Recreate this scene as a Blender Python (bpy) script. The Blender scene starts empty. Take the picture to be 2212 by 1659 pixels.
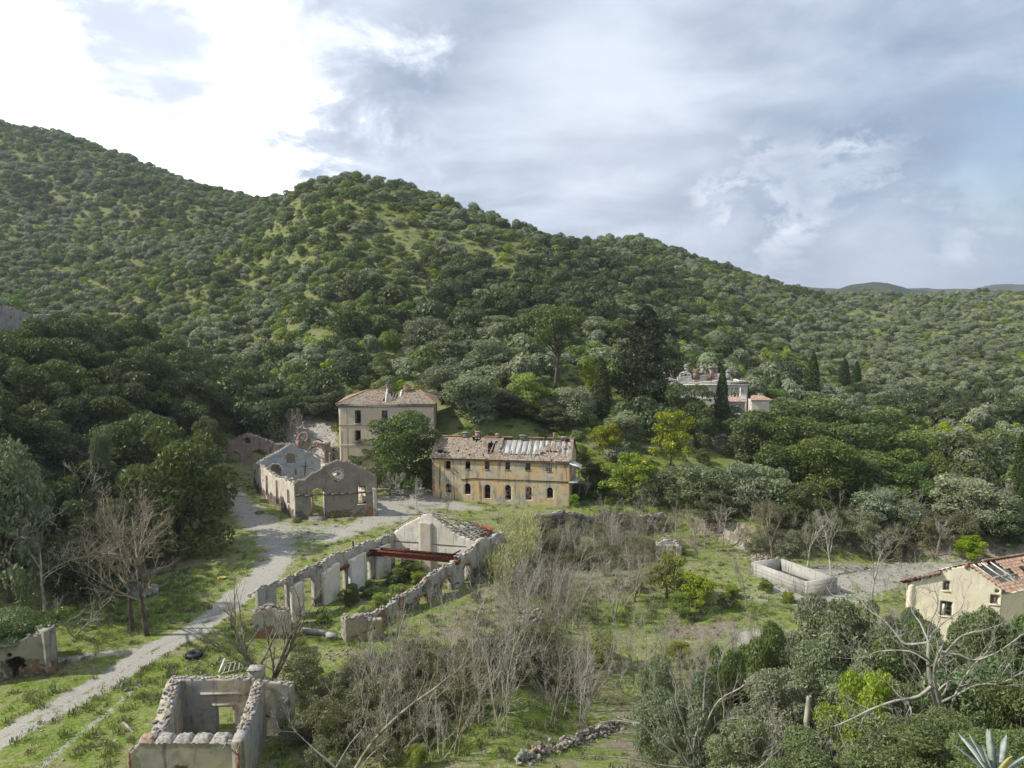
import bpy, math, random
import numpy as np
from math import radians, sin, cos, pi, exp, log
from mathutils import Vector, Matrix

random.seed(7)
rng = np.random.default_rng(11)
scene = bpy.context.scene
COL = scene.collection

# ------------------------------------------------------------------ camera, world, sun, exposure
EYE = 31.0
FPX = 1661.0            # focal length measured in units of a 2212 wide picture
PITCH = math.atan(189.5 / FPX)
cam_data = bpy.data.cameras.new('camera')
cam = bpy.data.objects.new('camera', cam_data)
COL.objects.link(cam)
cam.location = (0, 0, EYE)
cam.rotation_euler = (pi / 2 - PITCH, 0, 0)
cam_data.sensor_width = 36
cam_data.lens = FPX / 2212 * 36
cam_data.clip_start = 0.1
cam_data.clip_end = 20000
scene.camera = cam

SUN_TO = Vector((-0.70, 0.0, 0.0))
SUN_EL = radians(42)
SUN_AZ = radians(-98)       # clockwise from +Y (away from the camera); negative = to the left
sdir = Vector((sin(SUN_AZ) * cos(SUN_EL), cos(SUN_AZ) * cos(SUN_EL), sin(SUN_EL)))
sun_data = bpy.data.lights.new('sun', 'SUN')
sun_data.energy = 4.2
sun_data.angle = radians(1.0)
sun_data.color = (1.0, 0.95, 0.86)
sun = bpy.data.objects.new('sun', sun_data)
COL.objects.link(sun)
sun.rotation_euler = sdir.to_track_quat('Z', 'Y').to_euler()
sun.location = (-60, 0, 120)

scene.view_settings.view_transform = 'Standard'
scene.view_settings.look = 'None'
scene.view_settings.gamma = 1
scene.view_settings.use_curve_mapping = False
scene.view_settings.exposure = 0.40
scene.render.engine = 'CYCLES'
cy = scene.cycles
cy.use_denoising = True
cy.max_bounces = 5
cy.diffuse_bounces = 2
cy.glossy_bounces = 1
cy.transmission_bounces = 3
cy.transparent_max_bounces = 4
cy.volume_bounces = 0
cy.sample_clamp_indirect = 4
cy.use_adaptive_sampling = True
cy.adaptive_threshold = 0.02
cy.volume_step_rate = 4

world = bpy.data.worlds.new('World')
scene.world = world
world.use_nodes = True


class NT:
    """small helper that writes node trees"""
    def __init__(s, tree, clear=True):
        s.t = tree
        if clear:
            tree.nodes.clear()

    def n(s, kind, **kw):
        nd = s.t.nodes.new(kind)
        for k, v in kw.items():
            if k[0] == 'i' and k[1:].isdigit():
                s.put(nd.inputs[int(k[1:])], v)
            elif k.startswith('in_'):
                s.put(nd.inputs[k[3:].replace('_', ' ')], v)
            else:
                setattr(nd, k, v)
        return nd

    def put(s, sock, v):
        if isinstance(v, bpy.types.NodeSocket):
            s.t.links.new(v, sock)
        elif isinstance(v, bpy.types.Node):
            s.t.links.new(v.outputs[0], sock)
        else:
            if isinstance(v, (tuple, list)) and len(v) == 3 and sock.type == 'RGBA':
                v = (*v, 1)
            sock.default_value = v

    def m(s, op, a, b=0.0, c=0.0, clamp=False):
        nd = s.n('ShaderNodeMath', operation=op, use_clamp=clamp)
        s.put(nd.inputs[0], a); s.put(nd.inputs[1], b)
        if op in ('MULTIPLY_ADD', 'SMOOTH_MIN', 'WRAP'):
            s.put(nd.inputs[2], c)
        return nd.outputs[0]

    def vm(s, op, a, b=(0, 0, 0)):
        nd = s.n('ShaderNodeVectorMath', operation=op)
        s.put(nd.inputs[0], a)
        if op == 'SCALE':
            s.put(nd.inputs[3], b)
        else:
            s.put(nd.inputs[1], b)
        return nd.outputs['Value'] if op in ('DOT_PRODUCT', 'LENGTH', 'DISTANCE') else nd.outputs[0]

    def noise(s, vec, scale, detail=4, rough=0.55, dist=0.0):
        nd = s.n('ShaderNodeTexNoise', in_Scale=scale, in_Detail=detail, in_Roughness=rough, in_Distortion=dist)
        if vec is not None:
            s.put(nd.inputs['Vector'], vec)
        return nd.outputs['Fac']

    def ss(s, x, a, b):
        nd = s.n('ShaderNodeMapRange', interpolation_type='SMOOTHSTEP')
        s.put(nd.inputs[0], x); nd.inputs[1].default_value = a; nd.inputs[2].default_value = b
        nd.inputs[3].default_value = 0; nd.inputs[4].default_value = 1
        return nd.outputs[0]

    def mix(s, f, a, b, mode='MIX'):
        nd = s.n('ShaderNodeMix', data_type='RGBA', blend_type=mode)
        s.put(nd.inputs[0], f); s.put(nd.inputs[6], a); s.put(nd.inputs[7], b)
        return nd.outputs[2]

    def ramp(s, f, stops):
        nd = s.n('ShaderNodeValToRGB')
        s.put(nd.inputs[0], f)
        e = nd.color_ramp.elements
        while len(e) < len(stops):
            e.new(0.5)
        for i, (p, c) in enumerate(stops):
            e[i].position = p
            e[i].color = (*c, 1) if len(c) == 3 else c
        return nd.outputs[0]


def pdir(px, py):
    """unit direction through a point of the 2212 x 1659 photograph"""
    a = (px - 1106) / FPX
    b = (829.5 - py) / FPX
    v = Vector((a, cos(PITCH) + b * sin(PITCH), -sin(PITCH) + b * cos(PITCH)))
    return v


# sky: Nishita behind procedural cloud cover, all functions of direction only
w = NT(world.node_tree)
tc = w.n('ShaderNodeTexCoord')
D = tc.outputs['Generated']
sky = w.n('ShaderNodeTexSky', sky_type='NISHITA', sun_disc=False)
sky.sun_elevation = SUN_EL
sky.sun_rotation = SUN_AZ
sky.altitude = 200
sky_col = w.vm('SCALE', sky.outputs[0], 0.11)
sep = w.n('ShaderNodeSeparateXYZ', i0=D)
zz = w.m('ADD', w.m('MAXIMUM', sep.outputs[2], 0.0), 0.16)
flat = w.n('ShaderNodeCombineXYZ', i0=w.m('DIVIDE', sep.outputs[0], zz), i1=w.m('DIVIDE', sep.outputs[1], zz), i2=0.0)
big = w.noise(flat, 0.55, 5, 0.5, 0.3)
mid = w.noise(w.vm('ADD', flat, (7.3, 2.1, 0)), 1.7, 7, 0.56, 0.25)
fine = w.noise(w.vm('MULTIPLY', D, (1, 1, 1.6)), 8.0, 9, 0.64, 0.35)


def blob(px, py, r_out, r_in, wob=0.5):
    d = pdir(px, py).normalized()
    dist = w.vm('DISTANCE', D, tuple(d))
    dist = w.m('ADD', dist, w.m('MULTIPLY', w.m('SUBTRACT', fine, 0.5), wob * 0.4))
    dist = w.m('ADD', dist, w.m('MULTIPLY', w.m('SUBTRACT', mid, 0.5), wob * 0.35))
    return w.m('SUBTRACT', 1.0, w.ss(dist, r_in, r_out))


# thin places where the sun comes through the cloud sheet
thin = w.m('MAXIMUM', blob(-60, 60, 0.46, 0.14, 1.2), blob(470, 320, 0.17, 0.05, 0.9))
thin = w.m('MAXIMUM', thin, blob(260, -80, 0.26, 0.06, 1.3))
thin = w.m('MAXIMUM', thin, w.m('MULTIPLY', blob(610, 230, 0.08, 0.02, 1.1), 0.9))
thin = w.m('MAXIMUM', thin, w.m('MULTIPLY', blob(150, 330, 0.14, 0.06, 0.5), 0.95))
thick = w.m('MULTIPLY', blob(350, 190, 0.15, 0.02, 0.9), 0.80)
thin = w.m('MULTIPLY', thin, w.m('SUBTRACT', 1.0, thick))
edge = w.m('MULTIPLY', w.m('MULTIPLY', blob(1640, 470, 0.15, 0.0, .9), w.ss(fine, .44, .60)), 0.85)
edge = w.m('MAXIMUM', edge, w.m('MULTIPLY', w.m('MULTIPLY', blob(1800, 410, 0.13, 0.0, .9), w.ss(fine, .46, .60)), 0.8))
edge = w.m('MAXIMUM', edge, w.m('MULTIPLY', w.m('MULTIPLY', blob(2150, 540, 0.13, 0.0, .9), w.ss(fine, .44, .62)), 0.75))
edge = w.m('MAXIMUM', edge, w.m('MULTIPLY', blob(1330, 300, 0.25, 0.0, 0.5), 0.28))
edge = w.m('MAXIMUM', edge, w.m('MULTIPLY', blob(1920, 590, 0.12, 0.0, 0.6), 0.4))
edge = w.m('MAXIMUM', edge, w.m('MULTIPLY', blob(1500, 500, 0.09, 0.0, 0.6), 0.35))
tone = w.m('ADD', w.m('MULTIPLY', big, 0.55), w.m('MULTIPLY', mid, 0.45))
tone = w.ss(tone, 0.41, 0.60)
cloud = w.mix(tone, (0.275, 0.335, 0.445), (0.58, 0.645, 0.745))
# darker, bluer sheet low on the right
low = w.m('MULTIPLY', blob(2000, 440, 0.30, 0.08, 0.5), 0.6)
cloud = w.mix(low, cloud, (0.21, 0.30, 0.43))
cloud = w.mix(edge, cloud, (0.93, 0.97, 1.02))
cloud = w.mix(w.m('MULTIPLY', thin, 1.0), cloud, (1.75, 1.80, 1.88))
gap = w.m('MULTIPLY', w.m('MAXIMUM', blob(2180, 300, 0.10, 0.0, 0.6), w.ss(mid, 0.70, 0.84)), 0.6)
final = w.mix(gap, cloud, sky_col)
bg = w.n('ShaderNodeBackground', i0=final, i1=1.0)
w.n('ShaderNodeOutputWorld', i0=bg)

# ------------------------------------------------------------------ terrain
TERR = """735,396,330 735,500,275 735,620,225 735,740,185 735,850,155 640,418,345 640,520,285 640,640,230 640,760,185 640,860,158
870,412,325 870,520,275 870,650,220 870,770,178 870,870,150
1000,455,310 1000,550,262 1000,650,215 1000,750,180 1000,850,150 1000,930,134
1100,493,300 1200,512,300 1200,600,245 1200,700,197 1200,800,165 1200,900,145 1240,975,131 1100,600,240 1100,700,195 1100,800,162 1100,900,140
1330,520,410 1400,524,420 1400,600,300 1400,700,225 1400,800,182 1400,880,160 1400,950,142 1480,560,440 1480,700,245
1600,595,480 1600,650,330 1600,720,250 1600,800,200 1600,900,165 1600,1000,140 1520,880,165 1620,880,170
1750,628,560 1750,690,370 1750,780,240 1750,900,175
1900,638,600 1900,700,400 1900,760,300 1900,850,225 1900,1000,150 1900,1100,125
2200,632,560 2200,700,380 2200,800,270 2200,900,200 2200,1050,140 2500,630,560 2500,800,270 2500,1000,150
-300,150,640 0,268,620 130,297,600 260,337,580 380,397,560 460,417,540 560,437,520 -300,400,520 -300,600,350
0,400,520 0,500,440 0,600,360 0,640,300 250,450,470 250,550,390 250,650,320 250,740,270 450,500,400 450,600,310 450,700,250 450,800,200 500,880,165
560,520,390 560,620,300 560,720,235 560,820,185"""
ctrl = []


def at_depth(px, py, Y):
    d = pdir(px, py)
    k = Y / d.y
    return Vector((d.x * k, Y, EYE + d.z * k))


for tok in TERR.split():
    px, py, Y = map(float, tok.split(','))
    p = at_depth(px, py, Y)
    ctrl.append((p.x, p.y, p.z - 2.4 if Y > 170 else p.z))
# behind the ridges
for (px, py, Y) in [(735, 450, 430), (870, 470, 430), (1000, 520, 430), (640, 440, 430), (1200, 560, 380), (1100, 540, 390), (735, 440, 560), (1000, 500, 600),
                    (1200, 560, 600), (1400, 570, 600), (1600, 625, 700), (1900, 650, 850), (2300, 650, 850), (0, 330, 800), (380, 430, 760), (-300, 300, 900), (600, 470, 700)]:
    p = at_depth(px, py, Y)
    ctrl.append(tuple(p))
for u in np.linspace(-1.2, 1.2, 6):
    for Y, z in ((1300, 30), (2600, 10), (6000, 0)):
        ctrl.append((u * Y, Y, z + (40 if Y == 1300 and u < 0 else 0)))
# valley floor (level plaza), x, y, z
for x, y, z in [(-50, 60, 0), (-35, 52, 0), (-20, 52, 0), (0, 52, 0), (20, 54, -.5), (-35, 75, 0), (-15, 75, 0), (5, 75, 0), (25, 75, 0), (-35, 100, 0), (-15, 100, 0),
                (5, 100, 0), (25, 100, 0), (-43, 120, .2), (-25, 120, .3), (-5, 122, .4), (12, 118, .4), (28, 118, .2), (-40, 140, 1.5), (-22, 138, 1.8), (-5, 127, 1.0), (45, 100, -.5),
                (60, 80, -.5), (80, 100, -.5), (45, 70, -.5), (60, 60, -.5), (45, 122, -.3), (75, 130, -1), (110, 110, 0), (90, 70, 2), (75, 45, 3),
                # grove bank on the left
                (-66, 100, 11), (-60, 80, 8), (-47, 80, 1.2), (-90, 140, 19), (-60, 140, 10), (-47, 122, 1.5), (-75, 180, 12), (-95, 80, 18), (-85, 60, 20), (-60, 60, 5), (-110, 110, 23), (-130, 200, 26), (-48, 100, 1.0),
                (-115, 160, 24),
                # the slope below the camera
                (0, 38, 3), (-15, 38, 2), (-30, 38, 1.5), (15, 40, 3.0), (30, 42, 4), (0, 30, 9), (-15, 30, 8), (-30, 28, 9), (15, 30, 10), (30, 32, 11), (0, 15, 19.3), (-15, 15, 18.5), (12, 15, 20.6), (25, 18, 21),
                (0, 3, 27.6), (-15, 3, 27), (15, 3, 28), (0, -12, 31), (-15, -12, 31), (15, -12, 33), (45, 25, 18), (-45, 20, 16), (-60, 35, 10), (-80, 25, 22)]:
    ctrl.append((x, y, z))
ctrl = np.array(ctrl)
Y0 = 30.0


def warp(x, y):
    yy = np.maximum(y + Y0, 3.0)
    return np.stack([1.6 * x / yy, np.log(yy)], -1)


def tps_fit(P, z, lam=2e-4):
    n = len(P)
    r = np.linalg.norm(P[:, None] - P[None], axis=2)
    K = np.where(r > 0, r ** 2 * np.log(np.maximum(r, 1e-12)), 0) + lam * np.eye(n)
    A = np.zeros((n + 3, n + 3))
    Q = np.c_[np.ones(n), P]
    A[:n, :n] = K; A[:n, n:] = Q; A[n:, :n] = Q.T
    b = np.r_[z, 0, 0, 0]
    return np.linalg.solve(A, b)


WP = warp(ctrl[:, 0], ctrl[:, 1])
# fit the height divided by range so near detail and far hills weigh alike
scl = ctrl[:, 1] + Y0
TW = tps_fit(WP, ctrl[:, 2] / scl)

# cheap value noise used for relief and for scattering
_perm = np.random.default_rng(3).random((256, 256))


def vnoise(x, y, s):
    x = np.asarray(x) / s + 100.3; y = np.asarray(y) / s + 57.7
    xi = np.floor(x).astype(int); yi = np.floor(y).astype(int)
    fx = x - xi; fy = y - yi
    fx = fx * fx * (3 - 2 * fx); fy = fy * fy * (3 - 2 * fy)
    a = _perm[xi % 256, yi % 256]; b = _perm[(xi + 1) % 256, yi % 256]
    c = _perm[xi % 256, (yi + 1) % 256]; d = _perm[(xi + 1) % 256, (yi + 1) % 256]
    return (a * (1 - fx) + b * fx) * (1 - fy) + (c * (1 - fx) + d * fx) * fy - 0.5


def sstep(x, a, b):
    t = np.clip((np.asarray(x, float) - a) / (b - a), 0, 1)
    return t * t * (3 - 2 * t)


def H(x, y):
    """terrain height, vectorised"""
    x = np.atleast_1d(np.asarray(x, float)); y = np.atleast_1d(np.asarray(y, float))
    shp = x.shape
    x = x.ravel(); y = y.ravel()
    out = np.empty(len(x))
    for i in range(0, len(x), 20000):
        P = warp(x[i:i + 20000], y[i:i + 20000])
        r2 = ((P[:, None] - WP[None]) ** 2).sum(2)
        K = 0.5 * r2 * np.log(np.maximum(r2, 1e-20))
        out[i:i + 20000] = K @ TW[:-3] + TW[-3] + P @ TW[-2:]
    z = out * np.maximum(y + Y0, 3.0)
    # rough relief on the hills
    hill = sstep(z, 3, 14) * sstep(y, 120, 200)
    z = z - hill * 1.0 + hill * (vnoise(x, y, 60) * 4 + vnoise(x, y, 25) * 3.5 + vnoise(x, y, 9) * 1.6) * np.clip(y / 300, .3, 1.4)
    flat = 1 - sstep(np.abs(z), 1.5, 4)
    z = z + vnoise(x, y, 14) * .25 + vnoise(x, y, 4) * .10
    # the lower gardens and the river bed lie below the plaza terrace
    edge_y = 109 - 10 * sstep(x, 24, 34) + vnoise(x, y * 0, 6) * 2
    lowf = sstep(x + vnoise(x, y, 7) * 3, -1, 6) * sstep(y, 44, 60) * (1 - sstep(y, edge_y - 1.5, edge_y + 1.5)) * (1 - sstep(x, 70, 110))
    z = z - 2.6 * lowf
    return z.reshape(shp)


def Hs(x, y):
    return float(H([x], [y])[0])


_RT = np.exp(np.linspace(np.log(8), np.log(900), 1500))


def G(px, py):
    """where the line of sight through a picture point meets the terrain"""
    d = pdir(px, py)
    t = _RT / d.y
    xs = d.x * t; ys = d.y * t; zs = EYE + d.z * t
    h = H(xs, ys)
    k = np.argmax(zs < h)
    if k == 0:
        k = len(ys) - 1
    a = k - 1
    da, db = zs[a] - h[a], h[k] - zs[k]
    f = da / max(da + db, 1e-6)
    y = ys[a] + (ys[k] - ys[a]) * f
    p = at_depth(px, py, y)
    return Vector((p.x, p.y, Hs(p.x, p.y)))

# ------------------------------------------------------------------ helpers for objects
def tag(o, label=None, cat=None, group=None, kind=None):
    if label: o['label'] = label
    if cat: o['category'] = cat
    if group: o['group'] = group
    if kind: o['kind'] = kind
    return o


def mesh_np(name, V, F, mat=None, attrs=None, smooth=False, mats=None, mi=None):
    """fast mesh from numpy arrays; F is (n,k) or a list of such arrays"""
    me = bpy.data.meshes.new(name)
    V = np.asarray(V, np.float32)
    Fs = F if isinstance(F, list) else [F]
    Fs = [np.asarray(f, np.int32) for f in Fs if len(f)]
    me.vertices.add(len(V))
    me.vertices.foreach_set('co', V.ravel())
    nl = sum(f.size for f in Fs); npoly = sum(len(f) for f in Fs)
    me.loops.add(nl); me.polygons.add(npoly)
    me.loops.foreach_set('vertex_index', np.concatenate([f.ravel() for f in Fs]))
    st = np.concatenate([np.full(len(f), f.shape[1]) for f in Fs])
    me.polygons.foreach_set('loop_start', np.concatenate([[0], np.cumsum(st)[:-1]]).astype(np.int32))
    if mi is not None:
        me.polygons.foreach_set('material_index', np.asarray(mi, np.int32))
    if smooth:
        me.polygons.foreach_set('use_smooth', np.ones(npoly, bool))
    for k, (dom, a) in (attrs or {}).items():
        at = me.attributes.new(k, 'FLOAT', dom)
        at.data.foreach_set('value', np.asarray(a, np.float32))
    me.update(calc_edges=True)
    for m_ in (mats or ([mat] if mat else [])):
        me.materials.append(m_)
    return me


def link(name, me, parent=None, loc=None, rot=None, scale=None):
    o = bpy.data.objects.new(name, me)
    COL.objects.link(o)
    if parent is not None: o.parent = parent
    if loc is not None: o.location = loc
    if rot is not None: o.rotation_euler = rot
    if scale is not None: o.scale = scale
    return o


def empty(name, loc, rz=0.0):
    o = bpy.data.objects.new(name, None)
    COL.objects.link(o)
    o.location = loc
    o.rotation_euler = (0, 0, rz)
    o.empty_display_size = 0.5
    return o


def copy_thing(o, loc, rz=0.0, sc=1.0, label=None, group=None, lean=(0, 0)):
    c = o.copy(); COL.objects.link(c)
    c.location = loc
    c.rotation_euler = (lean[0], lean[1], rz)
    c.scale = (sc, sc, sc) if not hasattr(sc, '__len__') else sc
    if label: c['label'] = label
    if group: c['group'] = group
    for ch in o.children:
        d = ch.copy(); COL.objects.link(d); d.parent = c
        for g in ch.children:
            e = g.copy(); COL.objects.link(e); e.parent = d
    return c


class MB:
    """collects boxes, bars and tubes into one mesh"""
    def __init__(s): s.V = []; s.F = []; s.n = 0

    def add(s, V, F):
        V = np.asarray(V, float); F = np.asarray(F, int)
        s.V.append(V); s.F.append(F + s.n); s.n += len(V)

    def box(s, c, size, rz=0.0, rx=0.0, ry=0.0, jit=0.0):
        sx, sy, sz = [v / 2 for v in size]
        P = np.array([[x, y, z] for z in (-sz, sz) for y in (-sy, sy) for x in (-sx, sx)], float)
        if jit: P += rng.normal(0, jit, P.shape)
        R = np.array(Matrix.Rotation(rz, 3, 'Z') @ Matrix.Rotation(ry, 3, 'Y') @ Matrix.Rotation(rx, 3, 'X'))
        P = P @ R.T + np.array(c)
        s.add(P, [[0, 2, 3, 1], [4, 5, 7, 6], [0, 1, 5, 4], [2, 6, 7, 3], [0, 4, 6, 2], [1, 3, 7, 5]])
        return s

    def bar(s, a, b, w, h=None):
        """square bar between two points"""
        h = h or w
        a = Vector(a); b = Vector(b); d = (b - a)
        z = Vector((0, 0, 1)) if abs(d.normalized().z) < .95 else Vector((0, 1, 0))
        x = d.cross(z).normalized() * w / 2
        y = x.cross(d).normalized() * h / 2
        P = [p + i * x + j * y for p in (a, b) for i, j in ((-1, -1), (1, -1), (1, 1), (-1, 1))]
        s.add([tuple(p) for p in P], [[0, 3, 2, 1], [4, 5, 6, 7], [0, 1, 5, 4], [1, 2, 6, 5], [2, 3, 7, 6], [3, 0, 4, 7]])
        return s

    def tube(s, a, b, r0, r1=None, n=8, cap=True):
        r1 = r0 if r1 is None else r1
        a = Vector(a); b = Vector(b); d = (b - a).normalized()
        z = Vector((0, 0, 1)) if abs(d.z) < .9 else Vector((0, 1, 0))
        x = d.cross(z).normalized(); y = x.cross(d)
        P = []
        for p, r in ((a, r0), (b, r1)):
            for i in range(n):
                t = 2 * pi * i / n
                P.append(tuple(p + x * cos(t) * r + y * sin(t) * r))
        F = [[i, (i + 1) % n, n + (i + 1) % n, n + i] for i in range(n)]
        s.add(P, F)
        if cap:
            for base, p in ((0, a), (n, b)):
                Q = [P[base + i] for i in range(n)] + [tuple(p)]
                s.add(Q, [[i, (i + 1) % n, n, n] for i in range(n)])
        return s

    def build(s, name, mat, parent=None, smooth=False, **kw):
        V = np.concatenate(s.V)
        F4 = np.concatenate([f for f in s.F])
        deg = F4[:, 2] == F4[:, 3]
        me = mesh_np(name, V, [F4[~deg], F4[deg][:, :3]], mat, smooth=smooth)
        return link(name, me, parent, **kw)


# ------------------------------------------------------------------ materials
def new_mat(name):
    m_ = bpy.data.materials.new(name)
    m_.use_nodes = True
    return m_, NT(m_.node_tree)


def finish(t, col, rough=0.9, bump=None, bstr=0.4, bdist=0.03, spec=0.2, metal=0.0):
    p = t.n('ShaderNodeBsdfPrincipled')
    t.put(p.inputs['Base Color'], col); t.put(p.inputs['Roughness'], rough)
    p.inputs['Specular IOR Level'].default_value = spec
    p.inputs['Metallic'].default_value = metal
    if bump is not None:
        b = t.n('ShaderNodeBump', in_Strength=bstr, in_Distance=bdist)
        t.put(b.inputs['Height'], bump)
        t.put(p.inputs['Normal'], b)
    t.n('ShaderNodeOutputMaterial', i0=p)
    return p


def simple_mat(name, c1, c2, scale=6, rough=.85, stretch=(1, 1, 1), spec=.2, metal=0, bstr=.3, lo=.35, hi=.65):
    m_, t = new_mat(name)
    pos = t.n('ShaderNodeNewGeometry').outputs['Position']
    v = t.vm('MULTIPLY', pos, stretch)
    n1 = t.noise(v, scale, 6, .6)
    col = t.mix(t.ss(n1, lo, hi), c1, c2)
    finish(t, col, rough, n1, bstr, .03, spec, metal)
    return m_


def plaster(name, main, second, grey=(.24, .235, .225), brick=.25, stain=.5, grime=.5, scale=1.0, lowbrick=0.0, base_z=0.0):
    """weathered lime render with patches fallen off to rubble and brick, and rain streaks"""
    m_, t = new_mat(name)
    pos = t.n('ShaderNodeNewGeometry').outputs['Position']
    sp = t.n('ShaderNodeSeparateXYZ', i0=pos)
    big_ = t.noise(pos, .38 * scale, 5, .6, .4)
    med = t.noise(t.vm('ADD', pos, (31, 7, 3)), 1.3 * scale, 7, .62, .3)
    fin = t.noise(pos, 9 * scale, 6, .65)
    streak = t.noise(t.vm('MULTIPLY', pos, (2.6, 2.6, .28)), 1.1 * scale, 5, .6, .2)
    col = t.mix(t.ss(big_, .38, .62), main, second)
    col = t.mix(t.m('MULTIPLY', t.ss(med, .50, .62), stain), col, grey)
    # lighter washed areas
    col = t.mix(t.m('MULTIPLY', t.ss(t.noise(t.vm('ADD', pos, (3, 77, 9)), .8 * scale, 4, .6), .55, .7), .35), col, tuple(min(1, c * 1.35) for c in main))
    dark = t.m('MULTIPLY', t.ss(streak, .52, .70), grime)
    col = t.mix(dark, col, (.075, .07, .06))
    # fallen render
    bt = t.n('ShaderNodeTexBrick', in_Color1=(.30, .105, .055, 1), in_Color2=(.22, .085, .05, 1), in_Mortar=(.26, .22, .18, 1), in_Scale=1.0)
    bt.inputs['Brick Width'].default_value = .28; bt.inputs['Row Height'].default_value = .075
    bt.inputs['Mortar Size'].default_value = .012
    t.put(bt.inputs['Vector'], t.n('ShaderNodeCombineXYZ', i0=t.m('ADD', sp.outputs[0], t.m('MULTIPLY', sp.outputs[1], .7)), i1=sp.outputs[2], i2=0.0))
    rub = t.n('ShaderNodeTexVoronoi', in_Scale=3.5)
    t.put(rub.inputs['Vector'], pos)
    rubc = t.mix(t.ss(rub.outputs['Distance'], .05, .5), (.30, .27, .235), (.11, .095, .08))
    under = t.mix(t.ss(t.noise(pos, .5, 3), .42, .52), bt.outputs[0], rubc)
    patch = t.noise(t.vm('ADD', pos, (-13, 5, 21)), .75 * scale, 7, .62, .6)
    lowz = t.m('MULTIPLY', t.m('SUBTRACT', 1.0, t.ss(sp.outputs[2], base_z + .2, base_z + 2.2)), lowbrick)
    patch = t.m('ADD', patch, lowz)
    th = .72 - .2 * brick
    pm = t.ss(patch, th, th + .03)
    col = t.mix(pm, col, under)
    rim = t.m('SUBTRACT', t.ss(patch, th - .03, th), pm)
    col = t.mix(t.m('MULTIPLY', rim, .5), col, (.10, .085, .07))
    col = t.mix(t.m('MULTIPLY', t.ss(fin, .5, .8), .25), col, (.10, .09, .08))
    h = t.m('ADD', t.m('MULTIPLY', fin, .35), t.m('MULTIPLY', pm, -.8))
    h = t.m('ADD', h, t.m('MULTIPLY', rub.outputs['Distance'], t.m('MULTIPLY', pm, -.8)))
    finish(t, col, .92, h, .5, .05, .12)
    return m_


def leaf_mat(name, dark, light, trans=.28, gloss=.06, vary=.45, yellow=None):
    m_, t = new_mat(name)
    at = t.n('ShaderNodeAttribute', attribute_name='tint').outputs['Fac']
    oi = t.n('ShaderNodeObjectInfo').outputs['Random']
    col = t.mix(at, dark, light)
    if yellow:
        col = t.mix(t.ss(at, .82, .90), col, yellow)
    val = t.m('MULTIPLY_ADD', oi, vary, 1 - vary * .5)
    hs = t.n('ShaderNodeHueSaturation', in_Saturation=1.0)
    t.put(hs.inputs['Hue'], t.m('MULTIPLY_ADD', t.m('FRACT', t.m('MULTIPLY', oi, 17.3)), .05, .475))
    t.put(hs.inputs['Saturation'], t.m('MULTIPLY_ADD', t.m('FRACT', t.m('MULTIPLY', oi, 7.7)), .3, .85))
    t.put(hs.inputs['Value'], val)
    t.put(hs.inputs['Color'], col)
    d = t.n('ShaderNodeBsdfDiffuse', i0=hs.outputs[0])
    tr = t.n('ShaderNodeBsdfTranslucent', i0=t.mix(.5, hs.outputs[0], (.25, .34, .04)))
    mx = t.n('ShaderNodeMixShader', i0=trans); t.put(mx.inputs[1], d); t.put(mx.inputs[2], tr)
    gl = t.n('ShaderNodeBsdfGlossy', i1=.5); gl.inputs[0].default_value = (.8, .85, .8, 1)
    m2 = t.n('ShaderNodeMixShader', i0=gloss); t.put(m2.inputs[1], mx); t.put(m2.inputs[2], gl)
    t.n('ShaderNodeOutputMaterial', i0=m2)
    return m_


M = {}
M['oak'] = leaf_mat('holm_oak_leaves', (.040, .056, .022), (.115, .138, .050), .22, .03)
M['maquis'] = leaf_mat('maquis_leaves', (.085, .125, .035), (.215, .270, .080), .30, .02, .6)
M['olive'] = leaf_mat('olive_leaves', (.130, .155, .085), (.275, .305, .180), .25, .03, .45)
M['lime'] = leaf_mat('spring_green_leaves', (.17, .23, .025), (.36, .43, .055), .35, .02, .4)
M['mid'] = leaf_mat('broad_leaves', (.055, .085, .022), (.150, .195, .055), .28, .035)
M['laurel'] = leaf_mat('laurel_leaves', (.075, .110, .035), (.190, .240, .085), .30, .03)
M['cypress'] = leaf_mat('cypress_leaves', (.028, .046, .014), (.085, .115, .030), .15, .02)
M['pine'] = leaf_mat('pine_needles', (.060, .085, .024), (.160, .190, .055), .25, .03)
M['cedar'] = leaf_mat('cedar_needles', (.018, .024, .010), (.052, .058, .024), .12, .03)
M['brush'] = leaf_mat('thorny_brush_leaves', (.13, .13, .070), (.25, .25, .14), .25, .02, .5)
M['mimosa'] = leaf_mat('yellow_flowering_leaves', (.10, .15, .02), (.36, .40, .04), .35, .03, .2, (.52, .48, .06))
M['ivy'] = leaf_mat('ivy_leaves', (.05, .10, .015), (.14, .22, .04), .3, .08)
M['grassy'] = leaf_mat('grass_blades', (.17, .25, .035), (.33, .40, .075), .35, .02, .3)
M['reed'] = leaf_mat('reed_leaves', (.25, .26, .11), (.50, .47, .26), .3, .03, .3)
M['twig'] = simple_mat('pale_twig_bark', (.28, .26, .205), (.46, .43, .35), 3, .85, (1, 1, .5))
M['twig_brown'] = simple_mat('brown_twig_bark', (.18, .155, .11), (.34, .30, .225), 3, .85, (1, 1, .5))
M['twig_white'] = simple_mat('fig_bark', (.23, .22, .185), (.42, .40, .345), 3, .8, (1, 1, .5))
M['twig_moss'] = simple_mat('mossy_bark', (.14, .135, .08), (.32, .29, .23), 3, .85, (1, 1, .5))
M['bark'] = simple_mat('dark_bark', (.055, .045, .035), (.16, .135, .11), 5, .9, (1, 1, .3))
M['wood'] = simple_mat('weathered_wood', (.20, .175, .15), (.42, .38, .33), 4, .85, (1, 1, 1))
M['darkwood'] = simple_mat('dark_old_wood', (.06, .05, .04), (.17, .145, .12), 4, .85)
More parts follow.
